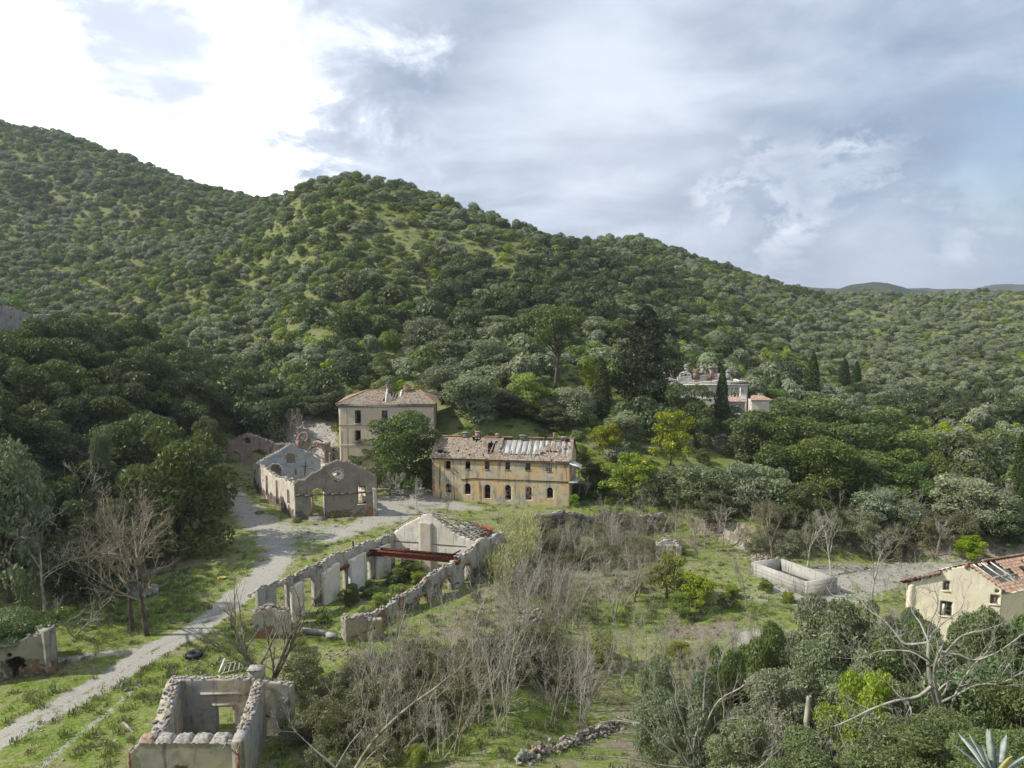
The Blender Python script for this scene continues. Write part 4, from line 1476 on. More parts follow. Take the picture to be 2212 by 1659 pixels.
for k, o in enumerate(wa.ops):
    slab_on(wa, o[1] - .12, o[2] + .12, o[3] - .12, o[3], -.10, .2, M['concrete'], 'sill')
    if k in (1, 2, 4, 5):
        frame_in(wa, o[1] + .05, o[2] - .05, o[3] + .05, o[4] - .05, M['darkwood'], mull=1, rails=3, bar=.08, y=.15)
        if k == 1:
            slab_on(wa, o[1] + .1, o[2] - .1, o[3] + .8, o[4] - .08, .17, .19, M['glass'], 'pane')
    else:
        slab_on(wa, o[1] + .03, o[1] + .32, o[3] + .05, o[4] - .05, .1, .16, M['darkwood'], 'shutter')
# hipped roof
ov = .45
c4_ = [Vector((*A, zt_)) - U * 0, Vector((*B, zt_)), Vector((*Rb, zt_)), Vector((*Lb, zt_))]
ux = Vector((wa.u[0], wa.u[1], 0)); uy = Vector((n_[0], n_[1], 0))
e0 = Vector((*A, zt_ + .05)) - ux * ov - uy * ov; e1 = Vector((*B, zt_ + .05)) + ux * ov - uy * ov
e2 = Vector((*Rb, zt_ + .05)) + ux * ov + uy * ov; e3 = Vector((*Lb, zt_ + .05)) - ux * ov + uy * ov
hw = (e3 - e0).length / 2
rzA = at_depth(*cA(1000, 190), YA + hw - .5).z
r0 = e0 + ux * (hw * .95) + uy * hw; r0.z = rzA
r1 = e1 - ux * (hw * .62) + uy * hw; r1.z = rzA
roof = empty('roof', (0, 0, 0)); roof.parent = root


def hip(p, q, r_, s_, holes=(), seed=0):
    Uu = (q - p).normalized(); m_ = (r_ + s_) / 2 - (p + q) / 2; Vq = m_ - Uu * m_.dot(Uu)
    poly = plane_poly(p, Uu, Vq, [p, q, r_, s_] if (r_ - s_).length > .01 else [p, q, r_])
    return roof_plane(roof, p - root.location, Uu, Vq, poly, M['tile'], holes, seed=seed, miss=.006, kind='stuff')


def apt(x, y):
    """crop pixels on the front roof slope to plane metres"""
    L0 = (e1 - e0).length
    t = (y - 400) / (193 - 400)
    Ls_ = math.hypot(hw, rzA - e0.z)
    return ((x - 145) / (1845 - 145) * L0 + t * 0.9, t * Ls_)


hole = [apt(905, 190 - 30), apt(905, 360), apt(1000, 372), apt(1130, 355), apt(1170, 270), apt(1180, 190 - 30)]
hip(e0, e1, r1, r0, [hole], 21); hip(e1, e2, r1, r1, (), 22); hip(e2, e3, r0, r1, [[((e2 - e3).length - h[0], h[1] + .6) for h in hole]], 23); hip(e3, e0, r0, r0, (), 24)
for p, q in ((e0, r0), (e1, r1), (e2, r1), (e3, r0), (r0, r0 + ux * 1.0), (r1 - ux * 2.4, r1)):
    mb = MB(); nseg = max(2, int((q - p).length / .4))
    for i in range(nseg):
        a = p.lerp(q, i / nseg); b = p.lerp(q, (i + .96) / nseg)
        mb.tube(a - root.location + Vector((0, 0, .09)), b - root.location + Vector((0, 0, .09)), .12, .10, 6)
    mb.build('hip_tiles', M['tile_red'], roof)['kind'] = 'stuff'
# pale broken cross wall standing out of the gap, and what is left of the second one
for (x, c_h, mat_) in ((945, 1.0, P_ware_in), (1190, .3, P_ware_in)):
    u = apt(x, 300)[0]
    a = e0 + ux * u; b = a + uy * (2 * hw - 1)
    a = a + uy * .9
    Wall(root, (a.x, a.y), (b.x, b.y), .3, mat_, profm=[(0, zt_ + .1), (.12, zt_ + .75), (.40, rzA + .35 * c_h), (.55, rzA + .3 * c_h), (.9, zt_ + .2)], cell=.3, jag=.12, seed=int(x), name='cross_wall', zb=zt_ - 3)
for (x, h_, w_) in ((905, .95, .75), (1215, .65, 1.0)):
    u = apt(x, 200)[0]
    p = e0 + ux * u + uy * (hw * .88); p.z = rzA - root.location.z - .4; p.x -= root.location.x; p.y -= root.location.y
    mb = MB().box(p + Vector((0, 0, h_ / 2 + .2)), (w_, .7, h_ + .6), rz=wa.rz, jit=.02).box(p + Vector((0, 0, h_ + .5)), (w_ * 1.2, .85, .12), rz=wa.rz)
    mb.box(p + Vector((-.15, 0, h_ + .75)), (.3, .5, .4), rz=wa.rz, jit=.03)
    mb.build('chimney', M['stone_dark'] if x < 1000 else M['brick'], root)
for i in range(3):
    u = apt(1030 + i * 50, 300)[0]
    a = e0 + ux * u + uy * (1.2 + .6 * i); a.z = zt_ + .6
    b = e0 + ux * (u + .1) + uy * (hw); b.z = rzA - .5
    MB().bar(a - root.location, b - root.location, .12).build('rafter', M['wood'], roof)
MB().bar(e0 + ux * apt(1000, 0)[0] + uy * hw + Vector((0, 0, rzA - e0.z - .7)) - root.location, e0 + ux * apt(1200, 0)[0] + uy * hw + Vector((0, 0, rzA - e0.z - .7)) - root.location, .22).build('ridge_beam', M['stone'], roof)

# ---------------------------------------------------------------- gabled ruin with the round window
FL = tuple(G(637.6, 1125)[:2]); FR = tuple(at_depth(815.5, 1116, FL[1] + 1.4)[:2]); BL = tuple(at_depth(548, 1053, 123.3)[:2])
BR = (FR[0] + BL[0] - FL[0], FR[1] + BL[1] - FL[1])
root = empty('gabled_ruin', (*FL, Hs(*FL)))
tag(root, 'roofless gabled ruin with round window and arched doorway, brightly lit left side wall', 'ruin')
prof = [cC(*p) for p in ((975, 790), (1010, 745), (1100, 745), (1200, 665), (1300, 620), (1400, 545), (1480, 500), (1560, 480), (1660, 480), (1740, 505), (1860, 550), (1960, 600), (2030, 645), (2110, 690), (2140, 735))]
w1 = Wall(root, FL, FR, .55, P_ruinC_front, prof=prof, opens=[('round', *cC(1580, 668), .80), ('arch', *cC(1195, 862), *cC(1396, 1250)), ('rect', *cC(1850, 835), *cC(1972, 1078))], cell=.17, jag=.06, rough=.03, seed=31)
prof = [cC(*p) for p in ((400, 535), (560, 575), (620, 640), (700, 690), (800, 740), (880, 770), (960, 820), (975, 860))]
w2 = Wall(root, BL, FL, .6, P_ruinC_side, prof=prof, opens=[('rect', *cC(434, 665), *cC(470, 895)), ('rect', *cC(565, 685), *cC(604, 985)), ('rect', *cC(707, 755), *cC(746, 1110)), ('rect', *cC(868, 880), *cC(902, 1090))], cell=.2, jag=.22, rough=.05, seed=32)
IL = (BL[0] + .25, BL[1] - .3)
prof = [cC(*p) for p in ((405, 525), (500, 470), (640, 390), (760, 330), (830, 280), (900, 235), (960, 255), (1050, 320), (1160, 355), (1260, 400), (1400, 470), (1480, 500))]
w3 = Wall(root, IL, BR, .5, P_ruinC_in, prof=prof, opens=[('arch', *cC(848, 370), *cC(985, 518)), ('arch', *cC(622, 538), *cC(790, 900)), ('rect', *cC(968, 600), *cC(1003, 680)), ('round', *cC(1215, 500), .12), ('round', *cC(797, 530), .12)], cell=.2, jag=.08, rough=.03, seed=33)
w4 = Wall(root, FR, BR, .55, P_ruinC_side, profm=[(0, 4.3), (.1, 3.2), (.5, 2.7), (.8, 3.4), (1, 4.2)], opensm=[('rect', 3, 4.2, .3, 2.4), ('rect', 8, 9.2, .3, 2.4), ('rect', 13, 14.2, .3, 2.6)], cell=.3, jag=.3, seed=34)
# blind arch on the inner gable
s_, z_ = onwall(IL, BR, *cC(1210, 640)); arch_ring(w3, s_, z_ - .3, .95, 1.15, .15, pi - .15, P_ruinC_in, n=12, name='blind_arch', proud=.05)
s_, z_ = onwall(IL, BR, *cC(706, 610)); arch_ring(w3, s_, z_ - .1, 1.05, 1.3, .1, pi - .1, P_ruinC_in, n=12, name='arch_surround', proud=.04)
s_, z_ = onwall(IL, BR, *cC(920, 440)); arch_ring(w3, s_, z_ - .1, .88, 1.08, -.2, pi + .1, M['brick'], n=12, proud=.03)
# iron cross on the inner face
s_, z_ = onwall(IL, BR, *cC(1112, 580))
MB().bar(w3.pt(s_, -.08, z_ - 1.4), w3.pt(s_ + .2, -.08, z_ + 1.1), .07).bar(w3.pt(s_ - .45, -.09, z_ + .35), w3.pt(s_ + .45, -.09, z_ + .30), .07).build('iron_bracket', M['black'], root)
# round window: plaster ring, panes coloured white for the bright view behind, around a hub
s_, z_ = onwall(FL, FR, *cC(1580, 668))
arch_ring(w1, s_, z_, .78, .98, 0, 2 * pi, P_ruinC_front, name='window_surround', n=22, proud=.04)
mb = MB()
for i in range(9):
    a = 2 * pi * i / 9
    mb.bar(w1.pt(s_, .2, z_), w1.pt(s_ + cos(a) * .78, .2, z_ + sin(a) * .78), .025)
mb.build('window_frame', M['darkwood'], root)
for i in range(9):
    if i == 4: continue
    a0, a1 = 2 * pi * (i + .02) / 9, 2 * pi * (i + .98) / 9
    P = [tuple(w1.pt(s_ + cos(a) * r_, y, z_ + sin(a) * r_)) for y in (.12, .14) for r_, a in ((.24, a0), (.77, a0), (.77, a1), (.28, a1))]
    mb = MB(); mb.add(P, [[3, 2, 1, 0], [4, 5, 6, 7], [0, 1, 5, 4], [1, 2, 6, 5], [2, 3, 7, 6], [3, 0, 4, 7]])
    mb.build('pane', M['white'], root)
mb = MB().tube(w1.pt(s_, .06, z_), w1.pt(s_, .28, z_), .22, .22, 10); mb.build('hub', M['brick'], root)
# lintel band, door jamb, steps
sa, za = onwall(FL, FR, *cC(985, 965)); sb, zb_ = onwall(FL, FR, *cC(2100, 905))
mb = MB()
nb_ = 9
for i in range(nb_):
    x0 = sa + (sb - sa) * i / nb_; x1 = sa + (sb - sa) * (i + 1.02) / nb_
    z0 = za + (zb_ - za) * (i / nb_) ** 2 + rng.uniform(-.05, .05)
    mb.bar(w1.pt(x0, -.06, z0), w1.pt(x1, -.06, z0 + .05), .14, .22 + rng.uniform(0, .08))
mb.build('lintel_band', M['darkwood'], root)
o = w1.ops[1]
slab_on(w1, o[2] - .14, o[2] - .01, o[3], o[4] - .6, -.05, .45, M['white'], 'door_jamb')
slab_on(w1, o[1] + .01, o[1] + .22, o[3] + .2, o[4] - .9, -.02, .5, M['brick'], 'door_jamb')
for i in range(4):
    slab_on(w1, o[1] - .25 - .12 * i, o[2] + .1 + .06 * i, Hs(*FL) - .5, o[3] - .02 - .17 * i, -.35 * (i + 1), -.35 * i - .004, M['stone_dark'], 'step')
o = w1.ops[2]
frame_in(w1, o[1] + .05, o[2] - .05, o[3] + .05, o[4] - .05, M['darkwood'], mull=1, rails=2, bar=.06, y=.3)
slab_on(w1, o[1] - .05, o[2] + .05, o[3] - .12, o[3], -.08, .3, M['white'], 'sill')
slab_on(w1, o[1] + .02, o[2] - .02, o[4] - 1.05, o[4] - .85, .05, .35, M['darkwood'], 'window_rail')
arch_ring(w1, (o[1] + o[2]) / 2, o[3] - .3, .5, 1.0, pi + .5, 2 * pi - .5, M['brick'], n=8, proud=.015)
# downpipe, cracks shown as a fallen patch of brick
sp_, zp_ = onwall(FL, FR, *cC(2078, 1100))
MB().tube(w1.pt(sp_, -.08, .0), w1.pt(sp_ + .05, -.08, 2.8), .06).build('downpipe', M['black'], root)
for o in w2.ops:
    slab_on(w2, o[1] - .09, o[1] - .004, o[3], o[4], -.03, .3, M['brick'], 'brick_reveal')
    slab_on(w2, o[2] + .004, o[2] + .12, o[3], o[4] - .1, -.03, .61, M['brick'], 'brick_reveal')
for (a, b) in (((1500 - 260, 400), (1340, 470)),):
    s0, z0 = onwall(IL, BR, *cC(*a)); s1, z1 = onwall(IL, BR, *cC(*b))
    MB().bar(w3.pt(s0, -.3, z0 + .1), w3.pt(s1, -.3, z1 + .05), .22, .08).build('fallen_plank', M['white'], root)
top_stones(w2, 75, (.25, .6), .3, .2, 1); top_stones(w1, 44, (.14, .28), .25, .4, 2); top_stones(w3, 60, (.15, .34), .35, .3, 3); top_stones(w4, 30, (.2, .5), .3, .3, 4)

# ---------------------------------------------------------------- arched brick ruin behind it
YD = 131.0
A = tuple(at_depth(492, 1010, YD)[:2]); B = tuple(at_depth(717, 1000, YD + 2)[:2])
root = empty('arched_ruin', (*A, Hs(*A)))
tag(root, 'ruined twin gabled wall with red brick arches and round holes behind the gabled ruin', 'ruin')
prof = [cC(*p) for p in ((20, 250), (130, 180), (220, 125), (310, 95), (400, 118), (500, 160), (600, 190), (720, 245), (800, 232), (880, 240), (960, 250), (985, 185), (1010, 130), (1060, 90), (1110, 78), (1160, 95), (1195, 140), (1205, 235), (1380, 240), (1470, 205), (1490, 300))]
wd = Wall(root, A, B, .6, P_ruinD, prof=prof, opens=[('round', *cC(310, 200), .52), ('round', *cC(1093, 150), .55), ('arch', *cC(350, 330), *cC(600, 640)), ('arch', *cC(60, 360), *cC(215, 640)), ('arch', *cC(1170, 290), *cC(1395, 640))], cell=.22, jag=.05, rough=.04, seed=41)
for (c, r0_, r1_, a0, a1) in (((310, 200), .54, 1.05, -.3, pi + .3), ((1093, 150), .57, .95, -1.4, pi + 1.3)):
    s_, z_ = onwall(A, B, *cC(*c)); arch_ring(wd, s_, z_, r0_, r1_, a0, a1, M['brick'], n=18)
for o in wd.ops[2:]:
    r_ = (o[2] - o[1]) / 2
    arch_ring(wd, (o[1] + o[2]) / 2, o[4] - min(r_, o[4] - o[3]), r_ + .01, r_ + .46, .05, pi - .05, M['brick'], n=20)
s_, z_ = onwall(A, B, *cC(1020, 260)); slab_on(wd, s_ - .3, s_ + .3, z_ - 1.0, z_ + .9, -.03, .0, M['brick'], 'brick_pier')
s0, z0 = onwall(A, B, *cC(1210, 145)); s1, z1 = onwall(A, B, *cC(1370, 212))
MB().bar(wd.pt(s0, .2, z0), wd.pt(s1, .2, z1), .2).build('roof_beam', M['darkwood'], root)
for f, dpt, hz in ((0.0, 8, 3.6), (.545, 9, 4.5), (1.0, 9, 3.5)):
    a = lerp(A, B, f)
    p, q = (a, (a[0] + wd.n[0] * dpt, a[1] + wd.n[1] * dpt)) if f > .1 else ((a[0] + wd.n[0] * dpt, a[1] + wd.n[1] * dpt), a)
    Wall(root, p, q, .5, P_ruinD, profm=[(0, hz), (.5, hz - 1), (1, hz - .5)], cell=.4, jag=.25, seed=44)
top_stones(wd, 50, (.15, .32), .5, .3, 5)
# little rubble shed touching it
a = tuple(at_depth(716, 988, 134.5)[:2]); b = tuple(at_depth(734, 988, 134.5)[:2])
root = empty('stone_shed', (*a, Hs(*a)))
tag(root, 'small stone lean-to wall with a dark hatch beside the tall peach house', 'shed')
wsd = Wall(root, a, b, 1.5, P_stonew, prof=[(716, 966), (734, 967)], opens=[('rect', 719, 970, 729, 976)], cell=.2, jag=.05, seed=46)
top_stones(wsd, 6, (.2, .35), .2, .3, 6)

# ---------------------------------------------------------------- long roofless workshop with the crane girder
NL = (-23.9, 67.3); NR = (-15.1, 66.8); GR = (-3.75, 82.1); GL = (-13.3, 84.6)
root = empty('workshop_ruin', (-16, 75, 0))
tag(root, 'long roofless workshop ruin with pillared side walls and a rusty crane girder across it', 'ruin')
# inner face of the left wall looks at the camera, so its measured line is the inner one
prof = [cE(*p) for p in ((0, 790), (90, 715), (200, 690), (330, 632), (470, 560), (600, 520), (700, 450), (800, 410), (880, 370), (960, 345), (1080, 310), (1180, 285))]
opsL = [('rect', *cE(-60, 745), *cE(70, 1240)), ('rect', *cE(205, 720), *cE(322, 1120)), ('arch', *cE(412, 655), *cE(556, 1080)), ('rect', *cE(733, 590), *cE(826, 960)), ('rect', *cE(966, 505), *cE(1040, 700)), ('rect', *cE(1176, 430), *cE(1190, 600))]
wl = Wall(root, NL, GL, .55, P_ware, prof=prof, opens=opsL, cell=.2, jag=.14, rough=.04, seed=51)
# piers standing out of it
for (x0, x1, yt, yb) in ((325, 412, 640, 1010), (600, 730, 575, 905), (830, 962, 470, 785), (1065, 1175, 440, 640)):
    s0, _ = onwall(NL, GL, *cE(x0, yb)); s1, zz1 = onwall(NL, GL, *cE(x1, yt))
    s0, s1 = min(s0, s1), max(s0, s1)
    p, q = wl.pt(s0, -.55, 0) + root.location, wl.pt(s1, -.55, 0) + root.location
    Wall(root, p[:2], q[:2], .54, P_ware_in, profm=[(0, float(wl.prof(s0)) - .75), (1, float(wl.prof(s1)) - .7)], cell=.2, jag=.03, rough=.03, seed=int(x0), name='pier')
prof = [cE(*p) for p in ((742, 985), (800, 975), (870, 985), (960, 955), (1060, 950), (1200, 880), (1330, 790), (1480, 690), (1600, 600), (1720, 530), (1850, 440), (1920, 385), (1965, 335))]
opsR = []
wr_ = Wall(root, NR, GR, .6, P_ware, prof=prof, opens=[('arch', *cE(1215, 1000), *cE(1300, 1290)), ('arch', *cE(1455, 800), *cE(1535, 1150)), ('arch', *cE(1655, 660), *cE(1745, 980)), ('arch', *cE(1850, 520), *cE(1905, 860)), ('arch', *cE(1000, 1080), *cE(1080, 1330))], cell=.2, jag=.14, rough=.04, seed=52)
for o in wr_.ops:
    arch_ring(wr_, (o[1] + o[2]) / 2, o[4] - .45, (o[2] - o[1]) / 2 + .01, (o[2] - o[1]) / 2 + .3, .1, pi - .1, M['brick'], n=9, sq=.8)
    slab_on(wr_, o[2] + .005, o[2] + .16, o[3], o[4] - .4, -.03, .61, M['brick'], 'brick_reveal')
# end gable with the plaster pilaster
prof = [cE(*p) for p in ((1180, 290), (1240, 225), (1350, 150), (1460, 95), (1520, 65), (1570, 75), (1600, 110), (1700, 190), (1800, 255), (1900, 300), (1960, 330))]
wg = Wall(root, GL, GR, .5, P_ware_in, prof=prof, opens=[('rect', *cE(1184, 395), *cE(1300, 700)), ('rect', *cE(1330, 480), *cE(1425, 760)), ('rect', *cE(1620, 520), *cE(1760, 760))], cell=.2, jag=.06, rough=.02, seed=53)
s0, _ = onwall(GL, GR, *cE(1458, 300)); s1, _ = onwall(GL, GR, *cE(1572, 300)); _, z1 = onwall(GL, GR, *cE(1510, 140))
P_pil = plaster('peach_pilaster', (.53, .44, .33), (.55, .52, .46), (.42, .38, .32), .05, .3, .3)
pa, pb = wg.pt(s0, -.22, 0) + root.location, wg.pt(s1, -.22, 0) + root.location
Wall(root, pa[:2], pb[:2], .21, P_pil, profm=[(0, z1 - .1), (.5, z1), (1, z1 - .1)], cell=.25, jag=.03, rough=.01, seed=54, name='pilaster')
# red coping of the rakes
top_stones(wg, 70, (.18, .36), .65, .3, 7)
for (a, b, c, d) in ((1180, 305, 1450, 322), (1580, 335, 1865, 357)):
    sa, za = onwall(GL, GR, *cE(a, b)); sb, zb_ = onwall(GL, GR, *cE(c, d))
    MB().bar(wg.pt(sa, -.03, za), wg.pt(sb, -.03, zb_), .05).build('tie_rod', M['rust_dark'], root)
# front stubs
prof = [cE(*p) for p in ((20, 930), (60, 905), (120, 890), (180, 900), (240, 925), (310, 930), (330, 960))]
SL = (NL[0] + .4, NL[1] - .3); SR = tuple(at_depth(*cE(325, 1268), 67.0)[:2])
wst = Wall(root, SL, SR, .6, P_ware, prof=prof, opens=[('rect', *cE(150, 1130), *cE(230, 1300))], cell=.18, jag=.12, rough=.04, seed=55)
sx = tuple(at_depth(*cE(905, 1290), 66.9)[:2])
m_y = plaster('yellowish_pier_render', (.40, .34, .20), (.36, .33, .26), (.24, .23, .21), .12, .3, .35)
wpr = Wall(root, (NR[0], NR[1] - .25), (NR[0] + 3.2, NR[1] + .9), .55, m_y, prof=[cE(*p) for p in ((745, 980), (790, 965), (860, 1000), (950, 985), (1000, 1000))], cell=.18, jag=.1, rough=.04, seed=56)
sa, za = onwall(wpr.A, wpr.B, *cE(860, 1142)); sb, zb_ = onwall(wpr.A, wpr.B, *cE(1060, 1050))
MB().bar(wpr.pt(sa, -.15, za), wpr.pt(sb, -.5, zb_), .12).build('iron_bar', M['rust_dark'], root)
top_stones(wpr, 26, (.25, .5), .35, .2, 8, 0, .7); top_stones(wst, 30, (.25, .5), .3, .3, 9)
top_stones(wl, 95, (.2, .42), .25, .4, 10); top_stones(wr_, 95, (.2, .42), .3, .35, 11)
# threshold beam
pz = Hs(-18, 67)
MB().bar(rel(root, (*at_depth(*cE(432, 1222), 68.2)[:2], pz + .35)), rel(root, (*at_depth(*cE(655, 1245), 67.6)[:2], pz + .35)), .35, .4).build('threshold_beam', M['concrete'], root)
MB().bar(rel(root, (*at_depth(*cE(650, 1258), 67.3)[:2], pz + .3)), rel(root, (*at_depth(*cE(738, 1262), 67.0)[:2], pz + .3)), .4, .45).build('threshold_beam', M['concrete'], root)
# crane girders: two riveted beams and rails, crab on top, chains below
gA = at_depth(*cE(1010, 410), 81.1); gB = at_depth(*cE(1790, 478), 79.4)
gir = empty('crane_girder', (0, 0, 0)); gir.parent = root
dirg = (gB - gA).normalized(); side = Vector((-dirg.y, dirg.x, 0))
for k, off in enumerate((0, .9)):
    a = gA + side * off - root.location; b = gB + side * off - root.location
    mb = MB().bar(a, b, .06, .50)
    mb.bar(a + Vector((0, 0, .26)), b + Vector((0, 0, .26)), .30, .05).bar(a - Vector((0, 0, .26)), b - Vector((0, 0, .26)), .28, .05)
    n_st = 12
    for i in range(n_st + 1):
        p = a.lerp(b, i / n_st); mb.bar(p - Vector((0, 0, .24)) - side * .06, p + Vector((0, 0, .24)) - side * .06, .06)
    mb.build('girder', M['rust'] if k == 0 else M['rust_dark'], gir)
    MB().bar(a + Vector((0, 0, .33)), b + Vector((0, 0, .33)), .08, .08).build('rail', M['rust_dark'], gir)
for e in (gA, gB):
    MB().box(e + side * .45 - root.location - Vector((0, 0, .12)), (.5, 1.7, .45), rz=math.atan2(side.y, side.x) - pi / 2).build('end_carriage', M['rust'], gir)
cr = at_depth(*cE(1345, 395), 80.7) - root.location
mb = MB().box(cr, (.7, .7, .3), rz=.1).tube(cr + Vector((-.35, -.2, .15)), cr + Vector((.35, -.2, .15)), .22, .22, 9).tube(cr + Vector((-.2, .2, .1)), cr + Vector((.3, .2, .1)), .16, .16, 8)
mb.build('crab', M['rust_dark'], gir)
for (x, yb) in ((1307, 625), (1330, 640)):
    p = at_depth(*cE(x, 490), 80.9) - root.location; q = at_depth(*cE(x + 4, yb), 80.9) - root.location
    MB().bar(p, q, .07).build('chain', M['black'], gir)
mb = MB().box(at_depth(*cE(1322, 650), 80.9) - root.location, (.35, .2, .35)); mb.build('hook_block', M['rust_dark'], gir)
# rail carried along the left wall, and timbers
MB().bar(wl.pt(*[onwall(NL, GL, *cE(690, 592))[0], -.25, onwall(NL, GL, *cE(690, 592))[1]]), wl.pt(onwall(NL, GL, *cE(1040, 395))[0], -.25, onwall(NL, GL, *cE(1040, 395))[1]), .26, .24).build('runway_rail', M['rust'], root)
a = at_depth(*cE(1690, 455), 80.5); b = at_depth(*cE(1815, 392), 82.0)
MB().bar(a - root.location, b - root.location, .12).build('leaning_bar', M['rust_dark'], root)
a = at_depth(*cE(1140, 235), 86.5); b = at_depth(*cE(1380, 115), 86.8)
MB().bar(a - root.location, b - root.location, .10).build('timber', M['wood'], root)
MB().tube(rel(root, wl.pt(onwall(NL, GL, *cE(895, 350))[0], .3, onwall(NL, GL, *cE(895, 355))[1] - .2) + root.location), wl.pt(onwall(NL, GL, *cE(895, 350))[0], .3, onwall(NL, GL, *cE(895, 312))[1]), .1, .08, 7).build('bollard', M['rust_dark'], root)
# skeleton of the roof beyond the gable
roof = empty('roof_skeleton', (0, 0, 0)); roof.parent = root
Pa = at_depth(*cE(1585, 82), 84.2); Pb = at_depth(*cE(1965, 335), 82.3)
Pc = at_depth(*cE(2120, 212), 85.6); Pd = at_depth(*cE(1930, 142), 88.0)
Q = lambda u, v: (Pa.lerp(Pb, u)).lerp(Pd.lerp(Pc, u), v) - root.location
for i, v in enumerate((0.05, .25, .45, .65, .85)):
    MB().bar(Q(.02, v), Q(.97, v) + Vector((0, 0, rng.uniform(-.15, .05))), .13, .10).build('rafter', M['wood'] if i % 2 else M['darkwood'], roof)
for i, u in enumerate((.12, .35, .58, .80)):
    MB().bar(Q(u, 0) + Vector((0, 0, .1)), Q(u + rng.uniform(-.06, .1), .8) + Vector((0, 0, .08)), .10, .08).build('batten', M['wood'], roof)
for (u0, v0, u1, v1) in ((.2, .1, .5, .6), (.55, .15, .35, .75), (.75, .2, .6, .8), (.85, .1, .9, .7)):
    MB().bar(Q(u0, v0) + Vector((0, 0, .15)), Q(u1, v1) + Vector((0, 0, .12)), .12, .06).build('loose_timber', M['wood'], roof)
# rusty corrugated sheets at the far end
for j in range(3):
    mb = MB(); nw = 12
    o1 = at_depth(*cE(1930 + j * 12, 140 + j * 8), 87.8 - j * .1); o2 = at_depth(*cE(2010, 275), 84.4); o3 = at_depth(*cE(2122, 208), 85.6); o4 = at_depth(*cE(2060, 180), 87.6)
    P = []
    for i in range(nw + 1):
        f = (i / nw + j) / 3
        a = o1.lerp(o4, f); b = o2.lerp(o3, f)
        dz = (.035 if i % 2 else 0) + j * .02
        P += [tuple(a - root.location + Vector((0, 0, dz))), tuple(b - root.location + Vector((0, 0, dz)))]
    mb.add(P, [[2 * i, 2 * i + 1, 2 * i + 3, 2 * i + 2] for i in range(nw)])
    so = mb.build('roof_sheet', M['rust_sheet'], roof)
    sm = so.modifiers.new('thickness', 'SOLIDIFY'); sm.thickness = .012
# side wall of the extension under the skeleton
wx = Wall(root, GR, (GR[0] + 2.9, GR[1] + 4.2), .5, P_ware, profm=[(0, 4.3), (1, 3.8)], cell=.3, jag=.15, seed=57)
Wall(root, (GR[0] + 2.9, GR[1] + 4.2), (GL[0] + 2.9, GL[1] + 4.5), .5, P_ware, profm=[(0, 3.6), (.5, 4.5), (1, 4.0)], cell=.3, jag=.15, seed=58)

# ---------------------------------------------------------------- small roofless building in the foreground
zt5 = 4.9
fl = at_depth(*cF(200, 870), 44.9); fr = at_depth(*cF(1400, 880), 44.9); bl = at_depth(*cF(560, 180), 51.8); br = at_depth(*cF(1640, 195), 51.8)
ol = at_depth(*cF(95, 1020), 44.9)
rt = at_depth(*cF(1945, 235), 51.9)
root = empty('small_ruin', (fl.x, fl.y, Hs(fl.x, fl.y)))
tag(root, 'small grey roofless building with thick stone topped walls in the lower left foreground', 'ruin')
FLc = (fl.x, fl.y); FRc = (fr.x, fr.y); BLc = (bl.x, bl.y); BRc = (br.x, br.y)
wA = Wall(root, (ol.x, ol.y), FRc, .75, P_fore, prof=[cF(95, 1030), cF(150, 960), cF(200, 905), cF(240, 880), cF(1390, 890)], opens=[('arch', *cF(585, 1150), *cF(860, 1500))], cell=.11, jag=.03, rough=.03, seed=61)
wB = Wall(root, (BLc[0], BLc[1]), (rt.x, rt.y), .55, P_fore, prof=[cF(560, 180), cF(900, 178), cF(1200, 175), cF(1440, 165), cF(1640, 190), cF(1800, 215), cF(1945, 240)], opens=[('rect', *cF(1085, 480), *cF(1300, 1000))], cell=.12, jag=.05, rough=.03, seed=62)
wC = Wall(root, FRc, (BRc[0], BRc[1]), .75, P_fore, profm=[(0, fl.z), (.35, fl.z - .05), (1, br.z)], cell=.12, jag=.07, rough=.04, seed=63)
# left wall: inner face towards the camera side, thick and ledged outside
wD = Wall(root, (BLc[0] - .1, BLc[1]), (FLc[0] + .6, FLc[1] + .3), .95, P_fore, profm=[(0, bl.z), (.5, (bl.z + fl.z) / 2), (1, fl.z)], cell=.13, jag=.08, rough=.04, seed=64)
m_o = plaster('ochre_niche', (.40, .29, .12), (.36, .28, .16), (.22, .20, .17), 0, .3, .3)
# niche, recess and arched opening marks on the inner left face
dlt = Vector((FLc[0] + .6 - BLc[0] + .1, FLc[1] + .3 - BLc[1], 0)).normalized()


def inner_left(cx0, cy0, cx1, cy1, mat_, name_):
    """a recess lining on the inner (right) side of the left wall"""
    A2 = np.array([BLc[0] - .1, BLc[1]]); B2 = np.array([FLc[0] + .6, FLc[1] + .3])
    return None


nA = (BLc[0] - .1, BLc[1]); nB = (FLc[0] + .6, FLc[1] + .3)
dA = Vector((nB[0] - nA[0], nB[1] - nA[1])).normalized()
